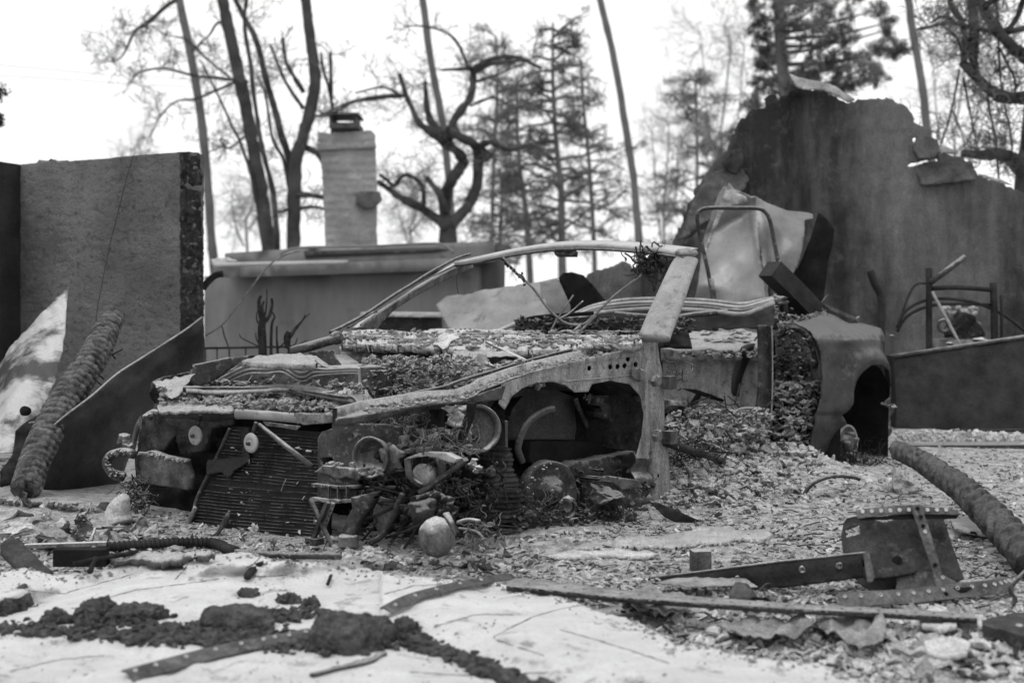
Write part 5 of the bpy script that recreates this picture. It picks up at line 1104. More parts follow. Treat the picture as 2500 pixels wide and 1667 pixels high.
# hanging wires in the windscreen opening
ctube('hanging_wire', [(1227, 628), (1262, 668), (1296, 698), (1315, 722), (1340, 755), (1380, 788), (1418, 792), (1440, 780), (1500, 722), (1560, 676), (1590, 650)], ymap(6.3), .0055, 'wire')
ctube('hanging_wire', [(1418, 795), (1400, 812), (1395, 820)], ymap(6.3), .009, 'rust_pale')
ctube('hanging_wire', [(1455, 770), (1420, 806), (1405, 818)], ymap(6.3), .006, 'rust_pale')
ctube('hanging_wire', [(1000 + 400, 720), (1360, 780), (1345, 808)], ymap(6.5), .004, 'wire')
ctube('hanging_wire', [(1424, 735), (1390, 765), (1360, 780)], ymap(6.5), .004, 'rust_pale')
clods('melted_insulation', [(P(1228 + k * 7 + rd.uniform(-2, 2), 633 + k * 7.0, 6.3), (rd.uniform(.008, .016), .01, rd.uniform(.008, .015))) for k in range(8)] + [(P(1275 + k * 2, 668 + k * 9, 6.3), (.007, .007, .01)) for k in range(4)], 'black_metal', seed=240)
b = MB(); b.fuzz(P(1590, 640, 6.1), .075, 90, .0025, 31, el=(1, .5, .8)); b.tube(smooth_path([P(x, y, 6.1) for x, y in ((1525, 618), (1540, 628), (1550, 640), (1580, 640))], 3), .004, n=5)
b.tube(smooth_path([P(x, y, 6.1) for x, y in ((1600, 640), (1602, 670), (1597, 700), (1598, 712))], 3), [.012, .01, .01, .008, .008, .01, .009, .008, .006, .003], n=6, rn=.4); b.build('burnt_wiring', 'black_metal', CAR, kind='stuff')
clods('melted_insulation', [(P(rd.gauss(1592, 16), rd.gauss(640, 9), 6.1), rd.uniform(.007, .015)) for k in range(16)], 'black_metal', seed=260)
ctube('thin_strand', [(1114, 672), (1116, 700), (1119, 718)], ymap(6.2), .0015, 'black_metal', n=4)
# door opening: belt, blade, seat frame, hinge arm, rubble
rounded_bar('seat_belt_arm', [(1826, 850), (1812, 880), (1800, 915), (1795, 950), (1797, 966)], [(1850, 838), (1834, 878), (1818, 920), (1810, 950), (1808, 968)], smap(.5), 'black_metal', depth=.5)
cplate('dark_blade', [(1664, 948), (1700, 950), (1735, 962), (1770, 976), (1765, 982), (1735, 974), (1712, 966), (1705, 985), (1680, 990), (1700, 962)], smap(.6), 'dull_black', step=6)
b = MB(); b.tube(smooth_path([S(x, y, .35) for x, y in ((1712, 1025), (1718, 1008), (1728, 1001), (1760, 1001), (1790, 1003), (1798, 1012), (1794, 1030), (1775, 1065), (1765, 1088))], 4), .006, n=8); b.tube(smooth_path([S(x, y, .34) for x, y in ((1708, 1018), (1716, 1050), (1728, 1090), (1733, 1100))], 4), .009, n=8); b.build('seat_frame', 'rust_steel', CAR)
cplate('seat_pan', [(1725, 1008), (1790, 1008), (1792, 1030), (1770, 1046), (1750, 1040), (1735, 1025)], smap(.4), 'dull_black', step=6, crump=.01)
cplate('seat_side', [(1690, 1030), (1712, 1020), (1728, 1065), (1735, 1098), (1710, 1098), (1700, 1060)], smap(.38), 'black_metal', step=6, thick=.02, crump=.01)
cplate('console_side', [(1640, 1000), (1660, 990), (1690, 1000), (1700, 1010), (1690, 1040), (1665, 1060), (1650, 1050)], smap(.3), 'dull_black', step=7, thick=.05, crump=.03)
cplate('tunnel_top', [(1630, 975), (1690, 985), (1770, 988), (1775, 1000), (1700, 1002), (1640, 1000)], smap(.6), 'ashy_top', step=5, thick=.04, crump=.02, jit=2)
b = MB()
b.add([car(0, 0, 0), car(.01, 0, 0), car(0, .01, 0)], [(0, 1, 2)])
mess('interior_rubble', lambda r: S(r.uniform(1630, 1880), r.uniform(1000, 1120) , r.uniform(.15, .4)), 1200, .003, .036, 'rubble', 10, tilt=1.5, pf=.2)
mess('interior_ash', lambda r: S(r.uniform(1630, 1880), r.uniform(1030, 1125), r.uniform(.1, .3)), 500, .004, .03, 'rubble_pale', 11, tilt=1.2)
b = MB()
for i in range(130):
    x = rd.uniform(1630, 1870); y = rd.uniform(985, 1110); p = S(x, y, rd.uniform(.1, .5)); d = Vector((rd.gauss(0, 1), rd.gauss(0, .5), rd.gauss(0, .7))).normalized() * rd.uniform(.03, .12); b.tube([p, p + d * .5 + Vector((0, 0, rd.uniform(-.01, .01))), p + d], rd.uniform(.001, .004), n=5)
b.build('interior_scraps', 'dark_rust', CAR, kind='stuff')
cplate('floor_mass', [(1600, 1000), (1880, 1000), (1900, 1200), (1600, 1220)], smap(.62), 'rust_steel', step=10, crump=.05)
b = MB(); b.tube(smooth_path([S(x, y, .0) for x, y in ((1620, 1076), (1680, 1098), (1740, 1118), (1790, 1135))], 4), .018, n=7, rn=.5); b.fuzz(S(1700, 1108, .0), .1, 60, .0014, 33, el=(1.2, .4, .3)); b.build('burnt_loom', 'black_metal', CAR)
# rear door post and its face
rounded_bar('lock_post', [(1864, 795), (1866, 850), (1866, 950), (1862, 1010), (1858, 1090)], [(1887, 792), (1890, 850), (1890, 950), (1888, 1010), (1884, 1090)], smap(.30), 'burnt_steel', depth=.5, wob=.1, label='dark upright lock post of the rear door edge')
ctube('post_seam', [(1884, 795), (1886, 850), (1886, 950), (1882, 1040)], smap(.27), .004, 'bare_metal')
jm = fmap(2.38)
cplate('jamb_face', [(1885, 800), (1915, 788), (1945, 786), (1968, 800), (1988, 828), (2003, 875), (2008, 923), (2004, 971), (1995, 1006), (1998, 1060), (1990, 1130), (1930, 1160), (1880, 1120)], lambda x, y: jm(x, y) + UU * .03, 'scorched_pale', step=7, thick=.01, disp=lambda x, y: .02 * fbm(x * .04, y * .04, 7, 4) - .05 * math.exp(-((x - 1925) / 40.) ** 2 - ((y - 890) / 60.) ** 2))
ctube('jamb_rim', [(1890, 800), (1915, 789), (1940, 787), (1970, 802), (1989, 830), (2004, 875), (2008, 923), (2004, 971), (1995, 1006)], lambda x, y: jm(x, y), [.012, .010, .008], 'black_metal')
ctube('jamb_arc', [(1900, 815), (1935, 803), (1960, 820), (1978, 855), (1984, 900)], lambda x, y: jm(x, y) + UU * .04, .016, 'burnt_steel')
b = MB(); b.lathe(jm(1932, 893) + UU * .02, FW, [(0, .0), (.03, .01), (.034, .02), (.055, .02), (.06, .0), (.075, .005), (.08, -.02)], 30, wob=.25, seed=5); b.build('belt_reel', 'burnt_steel', CAR)
clods('jamb_crust', [(jm(rd.gauss(1935, 26), rd.gauss(895, 45)) - UU * rd.uniform(.0, .03), rd.uniform(.006, .02)) for i in range(70)], 'rust_steel', seed=300)
b = MB(); 
b.add([car(2.4, 0.1, 0), car(2.41, 0.1, 0), car(2.4, .11, 0)], [(0, 1, 2)])
def _jr(r):
    y = r.uniform(930, 1170); x = r.uniform(1885 - (y - 930) * .1, 2003); return jm(x, y) - UU * r.uniform(.0, .10 + (y - 930) * .0013)
mess('jamb_rubble', _jr, 1700, .003, .026, 'rubble_pale', 12, tilt=1.5, pf=.12)
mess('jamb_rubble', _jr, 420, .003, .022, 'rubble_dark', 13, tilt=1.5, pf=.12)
mess('jamb_rubble', lambda r: jm(r.gauss(1935, 28), r.gauss(890, 50)) - UU * r.uniform(.0, .04), 420, .003, .016, 'rubble_dark', 14, tilt=1.5, pf=.1)
ctube('jamb_strap', [(1918, 945), (1921, 985), (1926, 1030)], lambda x, y: jm(x, y) - UU * .05, .005, 'pale_panel')
ctube('jamb_strap', [(1887, 965), (1898, 978), (1908, 990)], lambda x, y: jm(x, y) - UU * .04, .006, 'pale_panel')
b = MB(); b.clod(S(1885, 790, .35), (.05, .05, .04), 4, 3, .5); b.clod(S(1870, 760, .5), (.04, .04, .05), 9, 3, .5); b.clod(S(1900, 735, .5), (.03, .05, .03), 6, 3, .5); b.fuzz(S(1885, 770, .4), .08, 70, .003, 35); b.build('post_top_melt', 'burnt_steel', CAR)
# rear quarter panel
qo = [(1937, 786), (1975, 778), (2020, 764), (2045, 772), (2074, 788), (2109, 791), (2135, 796), (2160, 802), (2173, 812), (2179, 859), (2189, 904), (2190, 940), (2182, 985), (2170, 986), (2155, 984), (2168, 968), (2167, 936), (2151, 903), (2132, 889), (2112, 891), (2093, 915), (2071, 963), (2052, 1012), (2060, 1035), (2050, 1060), (2040, 1100), (2022, 1142), (1985, 1142), (1998, 1100), (1996, 1051), (1995, 1006), (2004, 971), (2008, 923), (2004, 875), (1990, 828), (1970, 802)]
def qmap(x, y):
    tl = 785 + max(0, (x - 2020)) * .12
    e = max(0.0, (832 - y) / 50.0)
    v = .15 * e ** 1.4
    return S(x, y, min(v, .2))
def qd(x, y):
    r = math.hypot((x - 2118) / 55.0, (y - 975) / 100.0)
    d = .05 * math.exp(-((r - 1.0) / .28) ** 2)                       # flared arch
    d -= .018 * math.exp(-((x - 2060) / 30.0) ** 2) * math.exp(-((y - 900) / 80.) ** 2)
    d += .012 * fbm(x * .015, y * .015, 2, 3) - (.03 * max(0, (y - 1030) / 60.0) if y > 1030 else 0)
    if x > 2150: d -= .0018 * (x - 2150)
    if y > 1008: d -= .012
    if 812 < y < 820: d += .006
    return d
cplate('quarter_panel', qo, qmap, 'body_side', step=5, thick=.004, disp=qd, jit=.4)
b = MB(); rd2 = random.Random(2)
for i in range(150):
    x = rd2.uniform(1900, 2020); y = 790 - (x - 1937) * .26 + rd2.gauss(0, 5); b.flake(S(x, y, .27) + Vector((0, 0, .01)), rd2.uniform(.008, .022), .002, .5, rd2)
b.build('quarter_flakes', 'mid_flake', CAR, kind='stuff')
cplate('rear_wheel_house', [(2030, 880), (2100, 860), (2190, 870), (2196, 1000), (2186, 1128), (2030, 1128)], smap(.42), 'dull_black', step=10, disp=lambda x, y: -.02)
cplate('rear_corner', [(2150, 985), (2185, 985), (2180, 1010), (2172, 1040), (2170, 1075), (2160, 1100), (2130, 1110), (2140, 1060), (2150, 1020)], smap(.12), 'burnt_steel', step=5, crump=.02, jit=2)
clods('rear_crust', [(S(x, y, -.0), (.018, .014, .01)) for x, y in ((2165, 990), (2176, 993), (2185, 992), (2158, 985))], 'rust_pale', seed=330)
b = MB(); rc = S(2066, 1083, .12); b.lathe(rc, -VV + FW * .1, [(0, -.01), (.09, -.01), (.096, .0), (.092, .008), (.084, .006), (.078, .0), (.045, .0), (.04, .022), (.02, .026), (0, .026)], 40); rot = b.build('brake_rotor', 'rust_steel', CAR)
b = MB(); b.lathe(rc, -VV + FW * .1, [(.088, -.004), (.1, .0), (.098, .012), (.088, .010)], 44, wob=.02); b.build('rotor_rim', 'pale_panel', rot)
for k in range(5):
    an = k * 1.2566 + .4; up_ = Vector((0, 0, 1)); q = rc + (UU * math.cos(an) + up_ * math.sin(an)) * .055; b = MB(); b.tube([q, q - VV * .045], .008, n=7); b.build('wheel_stud', 'pale_panel', rot)
ctube('brake_hose', [(2036, 1110), (2033, 1130), (2020, 1142), (2012, 1150)], smap(-.02), .006, 'pale_panel')
b = MB(); b.fuzz(S(2095, 1150, .02), .13, 300, .0014, 37, ln=7, el=(1.5, .8, .18)); b.clod(S(2110, 1145, .1), (.2, .12, .03), 5, 3, .4); b.build('rear_tyre_cords', 'black_metal', CAR, kind='stuff')
def tunnel(name, path, v0, v1, m):
    pts = [S(x, y, v0) for x, y in lerp_poly(path, 60)]; k = 6; vs = []; fs = []
    for p_ in pts:
        for j in range(k + 1): vs.append(p_ + VV * (v1 - v0) * j / k)
    for i in range(59):
        for j in range(k): fs.append((i * (k + 1) + j, (i + 1) * (k + 1) + j, (i + 1) * (k + 1) + j + 1, i * (k + 1) + j + 1))
    return link_mesh(name, vs, fs, m, CAR)
tunnel('arch_shade_liner', [(2052, 1120), (2052, 1012), (2071, 963), (2093, 915), (2112, 890), (2132, 887), (2151, 901), (2168, 936), (2170, 971), (2168, 1120)], .006, .45, 'dull_black')  # liner added to keep sky light out of the rear arch
tunnel('arch_shade_liner', [(1234, 1090), (1232, 1000), (1240, 985), (1262, 957), (1300, 934), (1350, 931), (1404, 956), (1445, 938), (1488, 929), (1540, 938), (1566, 975), (1566, 1100)], .006, .36, 'dark_rust')  # front arch closed the same way, added to block sky light
# dark solid behind everything (floor pan, boot floor, far side)
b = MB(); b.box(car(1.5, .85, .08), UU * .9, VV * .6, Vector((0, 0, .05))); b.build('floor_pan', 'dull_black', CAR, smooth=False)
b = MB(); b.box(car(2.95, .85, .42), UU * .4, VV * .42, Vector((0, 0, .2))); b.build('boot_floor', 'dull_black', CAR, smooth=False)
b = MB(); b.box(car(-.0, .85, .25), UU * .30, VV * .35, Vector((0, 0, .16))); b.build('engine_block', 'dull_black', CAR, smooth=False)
# ------------------------------------------------------------------ left foreground wreckage
def g_at(px, py, lift=0.0):
    if 1500 < px < 2150 and py > 940:
        p = first_ground(px, py)
        if p is not None and mound(p.x, p.y) > .012: return Vector((p.x, p.y, gz(p.x, p.y) + lift))
    p = G(px, py, 0.0)
    for _ in range(2):
        z = gz(p.x, p.y); p = G(px, py, z)
    return p + Vector((0, 0, lift))
hood_c = {}
def hoodmap(x, y):
    # a curved sheet leaning: its upper edge stands forward, the lower part curls back underneath
    t = (x - 100) / 395.0
    ytop = 1060 - 285 * t + 30 * math.sin(t * 3.14)
    e = max(0.0, (y - ytop) / 150.0)
    Y = 5.75 + .75 * t + .26 * e ** 1.5 - .10 * math.sin(min(e, 1.6) * 1.2)
    return P(x, y, Y)
hood_top = [(100, 1066), (118, 1050), (159, 1015), (223, 967), (287, 912), (351, 871), (415, 830), (459, 801), (494, 774)]
tag(plate('curved_body_sheet', hood_top + [(497, 800), (500, 880), (480, 905), (420, 940), (380, 985), (345, 1040), (320, 1110), (290, 1190), (255, 1235), (200, 1250), (140, 1238), (108, 1200), (98, 1120)], hoodmap, 'dark_panel', step=8, thick=.004, crump=.008, cfr=.012, seed=2), 'large dark curved metal sheet propped between the charred log and the car', 'metal sheet')
b = MB(); b.tube(smooth_path([hoodmap(x, y) - Vector((0, .004, 0)) for x, y in hood_top], 5), .0045, n=6)
tag(b.build('sheet_edge_trim', 'bare_metal'), 'bright bent edge strip running up the dark curved sheet', 'metal strip')
# charred log with checked skin
def charlog(name, pth, Ms, rads, m, label, cat, nr=26, k=26, cfreq=1.0, depth=.16, seed=0, coil=False):
    pts = smooth_path([Ms(*p) for p in pth], k); n = len(pts); vs = []; fs = []; L = 0
    t0 = (pts[1] - pts[0]).normalized(); a = t0.cross(Vector((0, 0, 1))).normalized()
    for i, p in enumerate(pts):
        t = (pts[min(i + 1, n - 1)] - pts[max(i - 1, 0)]).normalized(); a = (a - t * a.dot(t)).normalized(); bb_ = t.cross(a)
        if i: L += (p - pts[i - 1]).length
        u = i / (n - 1) * (len(rads) - 1); j = min(int(u), len(rads) - 2); r = rads[j] + (rads[j + 1] - rads[j]) * (u - j)
        for q in range(nr):
            an = 2 * math.pi * q / nr
            if coil:
                ph = L * cfreq - an * 1.0 + 1.0 * N(math.cos(an) * 1.5 + seed, L * 5, math.sin(an))
                c = abs(math.sin(ph)) ** .7 + .16 * math.sin(ph * 4 + 2 * N(L * 9, an))
                rr = r * (1 - depth + depth * c + .10 * fbm(math.cos(an) * 3, math.sin(an) * 3, L * 22 + seed, 4))
            else:
                sec = math.floor(an / .8 + .4 * N(L * 9, seed)); ph = L * cfreq + 2.1 * sec + 1.1 * N(sec * 3.3, L * 4, seed)
                c = min(1, abs(math.sin(ph)) * 1.5); l2 = min(1, abs(math.sin(an / .8 * math.pi)) * 2.5)
                rr = r * (1 - depth + depth * c * (.6 + .4 * l2) + .14 * fbm(math.cos(an) * 2, math.sin(an) * 2, L * 8 + seed, 4))
            vs.append(p + (a * math.cos(an) + bb_ * math.sin(an)) * rr)
    for i in range(n - 1):
        for q in range(nr): fs.append((i * nr + q, i * nr + (q + 1) % nr, (i + 1) * nr + (q + 1) % nr, (i + 1) * nr + q))
    fs += [tuple(range(nr - 1, -1, -1)), tuple((n - 1) * nr + q for q in range(nr))]
    return link_mesh(name, vs, fs, m, label=label, cat=cat)
lgm = plane3((60, 1190, 5.45), (280, 770, 6.9), (160, 1190, 5.45))
charlog('charred_log', [(62, 1195), (95, 1100), (140, 1010), (190, 930), (235, 860), (262, 800), (282, 772)], lgm, [.058, .062, .068, .070, .068, .066, .06, .05], 'char_crack', 'thick charred log with cracked scaly skin leaning on the stucco wall', 'log', nr=48, k=90, cfreq=66, depth=.30)
charlog('charred_log', [(30, 1185), (62, 1110), (85, 1050), (100, 1010)], lambda x, y: lgm(x, y) + Vector((0, .1, 0)), [.035, .035, .03, .02], 'char', 'thin black charred stick just left of the thick charred log', 'log', nr=14, k=20, cfreq=50, depth=.1)
for i, pth in enumerate(([(262, 850), (275, 870), (285, 880)], [(262, 872), (292, 850)], [(222, 915), (250, 930)], [(228, 908), (255, 922)])):
    pass
b = MB()
for pth in ([(262, 850), (282, 876)], [(262, 872), (300, 852)], [(222, 918), (248, 940)], [(232, 906), (254, 926)]): b.tube([P(x, y, 6.6) for x, y in pth], .0035, n=5)
tag(b.build('nails', 'black_metal', kind='stuff'), 'thin dark nails sticking out of the charred log', 'nails')
# white tin sheet behind the log
wsm = plane3((0, 880, 7.1), (183, 735, 7.5), (60, 1100, 6.3))
tag(plate('white_tin_sheet', [(183, 735), (172, 745), (165, 758), (77, 823), (0, 880), (-80, 930), (-80, 1130), (0, 1140), (60, 1130), (100, 1080), (118, 1000), (145, 940), (163, 880), (175, 800)], wsm, 'scorched_tin', step=7, thick=.003, disp=lambda x, y: .09 * math.sin((x + y * .4) * .017) + .05 * fbm(x * .012, y * .012, 3), crump=.008, jit=.6), 'pale crumpled tin sheet standing in the left corner behind the charred log', 'metal sheet')
tag(plate('dark_plank', [(38, 1052), (60, 1032), (96, 1010), (104, 1016), (96, 1040), (70, 1060), (62, 1120), (40, 1180), (0, 1190), (0, 1150), (30, 1110)], ymap(6.0), 'black_metal', step=7, thick=.03, crump=.01), 'dark bent scrap plank against the white tin sheet', 'scrap')
b = MB(); b.lathe(P(60, 1003, 6.2), (0, -1, .1), [(0, .008), (.018, .006), (.022, .0), (.020, -.03), (0, -.03)], 22); tag(b.build('black_ball', 'dull_black'), 'round black knob in front of the white tin sheet', 'knob')
b = MB(); b.tube(smooth_path([P(x, y, 5.9) for x, y in ((88, 1015), (100, 1008), (102, 1020), (92, 1028), (70, 1032))], 4), .004, n=6, rn=.3); tag(b.build('bent_wire', 'bare_metal'), 'pale bent wire loop beside the black knob', 'wire')

# ------------------------------------------------------------------ the pale wrinkled sheet in the foreground
def smz(x, y):
    e = max(0, 1 - abs(y - (1352 + .0) ) / 50.0) if 330 < x < 760 else 0
    z = .045 + .022 * fbm(x * .0035, y * .009, 5, 3) + .012 * (1 - abs(2 * fbm(x * .006 + .3 * y * .01, y * .016, 2, 3))) 
    w1 = x * .35 + y; z += .006 * (1 - min(1, abs(3 * fbm(w1 * .012, (x - y * .4) * .004, 9, 3))))
    k = abs((y - 1415) - (x - 300) * -.28) / 26
    if x < 480: z -= .05 * math.exp(-k * k) * (1 - x / 480)
    if 450 < x < 1250: z += .035 * math.exp(-((y - 1372) / 26.0) ** 2)
    if x > 930: z += .03 * math.exp(-((y - 1470 - (x - 1000) * .3) / 60.0) ** 2)
    return z
CREASE = [([(638, 1357), (620, 1375), (602, 1388)], .014, 6), ([(464, 1367), (445, 1395), (428, 1416)], .010, 4), ([(587, 1403), (640, 1408), (704, 1403)], .012, 4), ([(939, 1587), (910, 1604), (878, 1612), (800, 1632)], .012, 5),
          ([(1430, 1474), (1380, 1484), (1305, 1504), (1240, 1536), (1200, 1557), (1260, 1578), (1338, 1604)], .012, 4), ([(1366, 1537), (1465, 1565), (1554, 1593), (1640, 1620)], .010, 4), ([(230, 1470), (330, 1440), (450, 1425), (560, 1410)], .010, 7), ([(60, 1440), (150, 1450), (240, 1425), (330, 1400)], .016, 12), ([(940, 1450), (1010, 1430), (1100, 1425)], .010, 6), ([(20, 1640), (140, 1610), (260, 1600)], .010, 8), ([(1000, 1640), (1150, 1650), (1350, 1640)], .012, 10), ([(1060, 1530), (1160, 1500), (1260, 1500)], .010, 8)]
CREASE = [(np.array(lerp_poly(p, 40)), a, w) for p, a, w in CREASE]
def crease(x, y):
    z = 0.0
    for P_, a, w in CREASE:
        d = math.sqrt(float(np.min((P_[:, 0] - x) ** 2 + (P_[:, 1] - y) ** 2)))
        if d < w * 5: z += a * (math.exp(-(d / w) ** 2) * (1.0 if True else 0)) - a * .6 * math.exp(-((d - w * 2) / w) ** 2)
    return z
def shmap(x, y):
    z = smz(x, y); p = G(x, y, .06); p = G(x, y, max(gz(p.x, p.y) * .35 + z, gz(p.x, p.y) + .012)); return p
so = [(-140, 1400), (0, 1398), (60, 1385), (130, 1402), (230, 1395), (300, 1376), (340, 1362), (420, 1362), (480, 1356), (540, 1352), (590, 1345), (625, 1352), (660, 1364), (720, 1372), (780, 1372), (840, 1382), (900, 1392), (1000, 1404), (1100, 1414), (1200, 1418), (1260, 1432), (1330, 1445), (1400, 1468), (1450, 1488), (1500, 1500), (1560, 1518), (1620, 1552), (1650, 1575), (1700, 1570), (1780, 1590), (1900, 1612), (2000, 1618), (2060, 1640), (2120, 1668), (2200, 1730), (-140, 1730)]
tag(plate('foreground_sheet', so, shmap, 'white_sheet', step=7, thick=.008, jit=2.5, seed=5, ay=.7), 'broad white wrinkled sheet spread over the foreground ground', 'sheet')
sheet_ = bpy.data.objects['foreground_sheet']
for P_, a, w in CREASE:
    b = MB(); pts = [shmap(x + 2.2 * N(x * .06, y * .06) * 3, y + 2.2 * N(y * .05, x * .07, 3)) + Vector((0, 0, .0005)) for x, y in P_[::2]]
    b.tube(smooth_path(pts, 2), [.0012 + .0022 * abs(N(i * .3, a * 500)) for i in range(len(pts) * 2 - 1)], n=5, flat=.5); b.build('crack', 'char_crack', sheet_)
# charred insulation
def lump(name, px, py, w, h, d, label, m='insulation', cat='insulation', seed=0, sub=4, tiltz=.0, amp=.09):
    c = shmap(px, py); s = c.y / FOC; b = MB(); W_, H_ = w * s * .5, h * s * .62
    V, Fc = ICO[5 if sub == 4 else 4]; vs = []
    for v in V:
        n4 = lambda t, e: math.copysign(abs(t) ** e, t)
        x, y, z = n4(v.x, .9), n4(v.y, .9), n4(v.z, .7); an_ = math.atan2(v.y, v.x); q_ = 1 + .34 * N(math.cos(an_) * 1.6 + seed, math.sin(an_) * 1.6, seed); x *= q_; y *= q_; z *= 1 + .5 * N(v.x * 1.8 + seed, v.y * 1.8, 3)
        k = 1 + amp * 3.2 * fbm(v.x * 1.6 + seed * 3, v.y * 1.6, v.z * 1.6, 5) + .10 * fbm(v.x * 9 + seed, v.y * 9, v.z * 14, 3)
        if name == 'insulation_clod': k += .35 * fbm(v.x * 4 + seed, v.y * 4, v.z * 4, 4)
        vs.append(c + Vector((x * W_ * k, y * d * k, z * H_ * k + H_ * .45 + .010 * fbm(v.x * 5, v.y * 5, seed, 3))))
    b.add(vs, Fc)
    for i in range(44):
        r_ = rd.uniform(.003, .016); b.clod(c + Vector((math.cos(i * 2.4) * W_ * rd.uniform(.75, 1.35), math.sin(i * 2.4) * d * rd.uniform(.8, 1.4), r_ * .3)), r_, i + seed, 2, .6)
    o = b.build(name, m, smooth=False if name == 'insulation_clod' else True); return tag(o, label, cat)
lump('insulation_slab', 855, 1572, 205, 78, .09, 'large fibrous charred insulation slab lying centre front on the white sheet', seed=3)
lump('insulation_slab', 580, 1530, 190, 52, .085, 'long flat charred insulation slab left of centre on the white sheet', seed=7, tiltz=-.1)
lump('insulation_slab', 25, 1488, 105, 50, .08, 'charred insulation lump at the left picture edge', seed=11)
lump('insulation_clod', 235, 1510, 100, 48, .06, 'dark crumbly insulation clod with a blocky top on the white sheet', seed=13)
lump('insulation_clod', 325, 1512, 120, 40, .06, 'dark crumbly insulation clod right of the blocky one', seed=17)
lump('insulation_clod', 705, 1468, 36, 20, .02, 'small dark clod near the middle of the white sheet', seed=19, sub=3)
lump('insulation_clod', 757, 1478, 24, 18, .02, 'tiny dark clod right of the small dark one on the sheet', seed=23, sub=3)
lump('insulation_clod', 606, 1454, 34, 12, .02, 'tiny flat clod lying alone on the upper white sheet', seed=29, sub=3)
lump('insulation_clod', 990, 1550, 60, 44, .04, 'crumbly black clod touching the right end of the largest slab', seed=31)
lump('insulation_clod', 135, 1518, 50, 34, .03, 'black crumbly clod between the edge lump and the blocky clod', seed=37, sub=3)
def crumbs(name, path, n, spread, r0, r1, label, m='insulation', seed=0):
    b = MB(); rdx = random.Random(seed); pts = lerp_poly(path, 60)
    for i in range(n):
        x, y = pts[rdx.randrange(60)]; x += rdx.gauss(0, spread); y += rdx.gauss(0, spread * .32)
        if y > 1720: continue
        c = shmap(x, y); r = rdx.uniform(r0, r1) * rdx.random() ** 1.3 + .002; b.clod(c + Vector((0, 0, r * .3)), (r * 1.2, r * 1.0, r * .7), i + seed, 2 if r > .01 else 1, .6)
    return tag(b.build(name, m, smooth=False, kind='stuff'), label, 'crumbs')
crumbs('insulation_crumbs', [(0, 1535), (150, 1540), (330, 1560), (480, 1565), (700, 1555)], 950, 26, .003, .018, 'band of dark insulation crumbs across the left of the white sheet', seed=1)
crumbs('insulation_crumbs', [(340, 1540), (480, 1545), (640, 1570), (720, 1580)], 900, 30, .003, .016, 'dense dark crumbs below the long flat slab', seed=2)
crumbs('insulation_crumbs', [(990, 1565), (1060, 1585), (1120, 1610), (1190, 1640), (1280, 1680), (1330, 1710)], 420, 22, .003, .024, 'trail of dark crumbs leading down right from the largest slab', seed=3)
crumbs('insulation_crumbs', [(640, 1500), (700, 1500), (770, 1500)], 240, 22, .003, .016, 'dark crumbs heaped right of the long flat slab', seed=4)
# hose, pipes, planks along the back edge of the sheet
def gl(path, lift=.03, k=6): return smooth_path([shmap(x, y) + Vector((0, 0, lift)) if y > 1372 else g_at(x, y, lift) for x, y in path], k)
def hoselike(name, path, r, m, label, cat, amp=.16, pitch=400, lift=.02, nr=12):
    pts0 = gl(path, lift, 30); b = MB(); L = 0; rads = []
    for i, p in enumerate(pts0):
        if i: L += (p - pts0[i - 1]).length
        rads.append(r * (1 + amp * math.sin(L * pitch)))
    b.tube(pts0, rads, n=nr); return tag(b.build(name, m), label, cat)
hoselike('ribbed_hose', [(180, 1352), (260, 1350), (330, 1345), (400, 1340), (470, 1338), (520, 1340), (550, 1352), (575, 1362)], .0165, 'black_metal', 'dark ribbed hose lying in front of the radiator', 'hose')
hoselike('thin_pipe', [(575, 1362), (640, 1368), (720, 1372), (800, 1374), (830, 1376)], .010, 'burnt_steel', 'thin dark pipe continuing right from the ribbed hose', 'pipe', amp=.05, pitch=90, nr=8)
b = MB(); b.bar(g_at(60, 1355, .03), g_at(260, 1352, .035), .03, .012, seg=4); tag(b.build('flat_bar', 'rust_pale', smooth=False), 'flat grey bar lying at the left before the ribbed hose', 'bar')
b = MB(); b.bar(shmap(135, 1384) + Vector((0, 0, .03)), shmap(262, 1384) + Vector((0, 0, .03)), .05, .05, seg=3); tag(b.build('bar_shade_block', 'dull_black', smooth=False), 'black block standing in for shade under the flat grey bar', 'block')  # blackened block put in place of the shade below the bar
pk = plate('steel_angle', [(0, 1325), (30, 1312), (60, 1330), (95, 1365), (130, 1398), (110, 1432), (96, 1440), (72, 1422), (40, 1378), (0, 1340)], lambda x, y: P(x, y, 4.35 - (y - 1320) * .0025), 'dark_rust', step=7, thick=.02, disp=lambda x, y: .0, crump=.006)
tag(pk, 'dark steel angle piece slanting down onto the sheet at the far left', 'steel piece')
tag(plate('broken_board', [(262, 1382), (340, 1365), (440, 1362), (530, 1368), (500, 1384), (420, 1395), (330, 1392), (290, 1392)], lambda x, y: shmap(x, max(y, 1372)) + Vector((0, 0, .03)), 'rust_steel', step=6, thick=.02, crump=.012, jit=2), 'splintered grey board lying along the back edge of the white sheet', 'board')
b = MB()
for pth in ([(220, 1425), (235, 1385), (245, 1370)], [(300, 1385), (330, 1375), (360, 1370)], [(180, 1405), (260, 1390), (330, 1378)]): b.tube(gl(pth, .035, 3), [.009, .007, .008, .006, .008, .005, .004], n=6, rn=.4)
tag(b.build('charred_sticks', 'char', kind='stuff'), 'thin charred sticks crossing the back edge of the white sheet', 'sticks')
b = MB(); b.tube(gl([(600, 1420), (620, 1398), (640, 1384)], .012, 4), [.006, .011, .011, .011, .011, .01, .008, .007, .006], n=7, rn=.3); tag(b.build('charred_stick', 'char'), 'short dark stick on the white sheet below the thin pipe', 'stick')
b = MB(); b.tube(gl([(800, 1436), (808, 1415)], .012, 4), .005, n=6); tag(b.build('charred_stick', 'char'), 'tiny dark peg standing on the middle of the white sheet', 'stick')
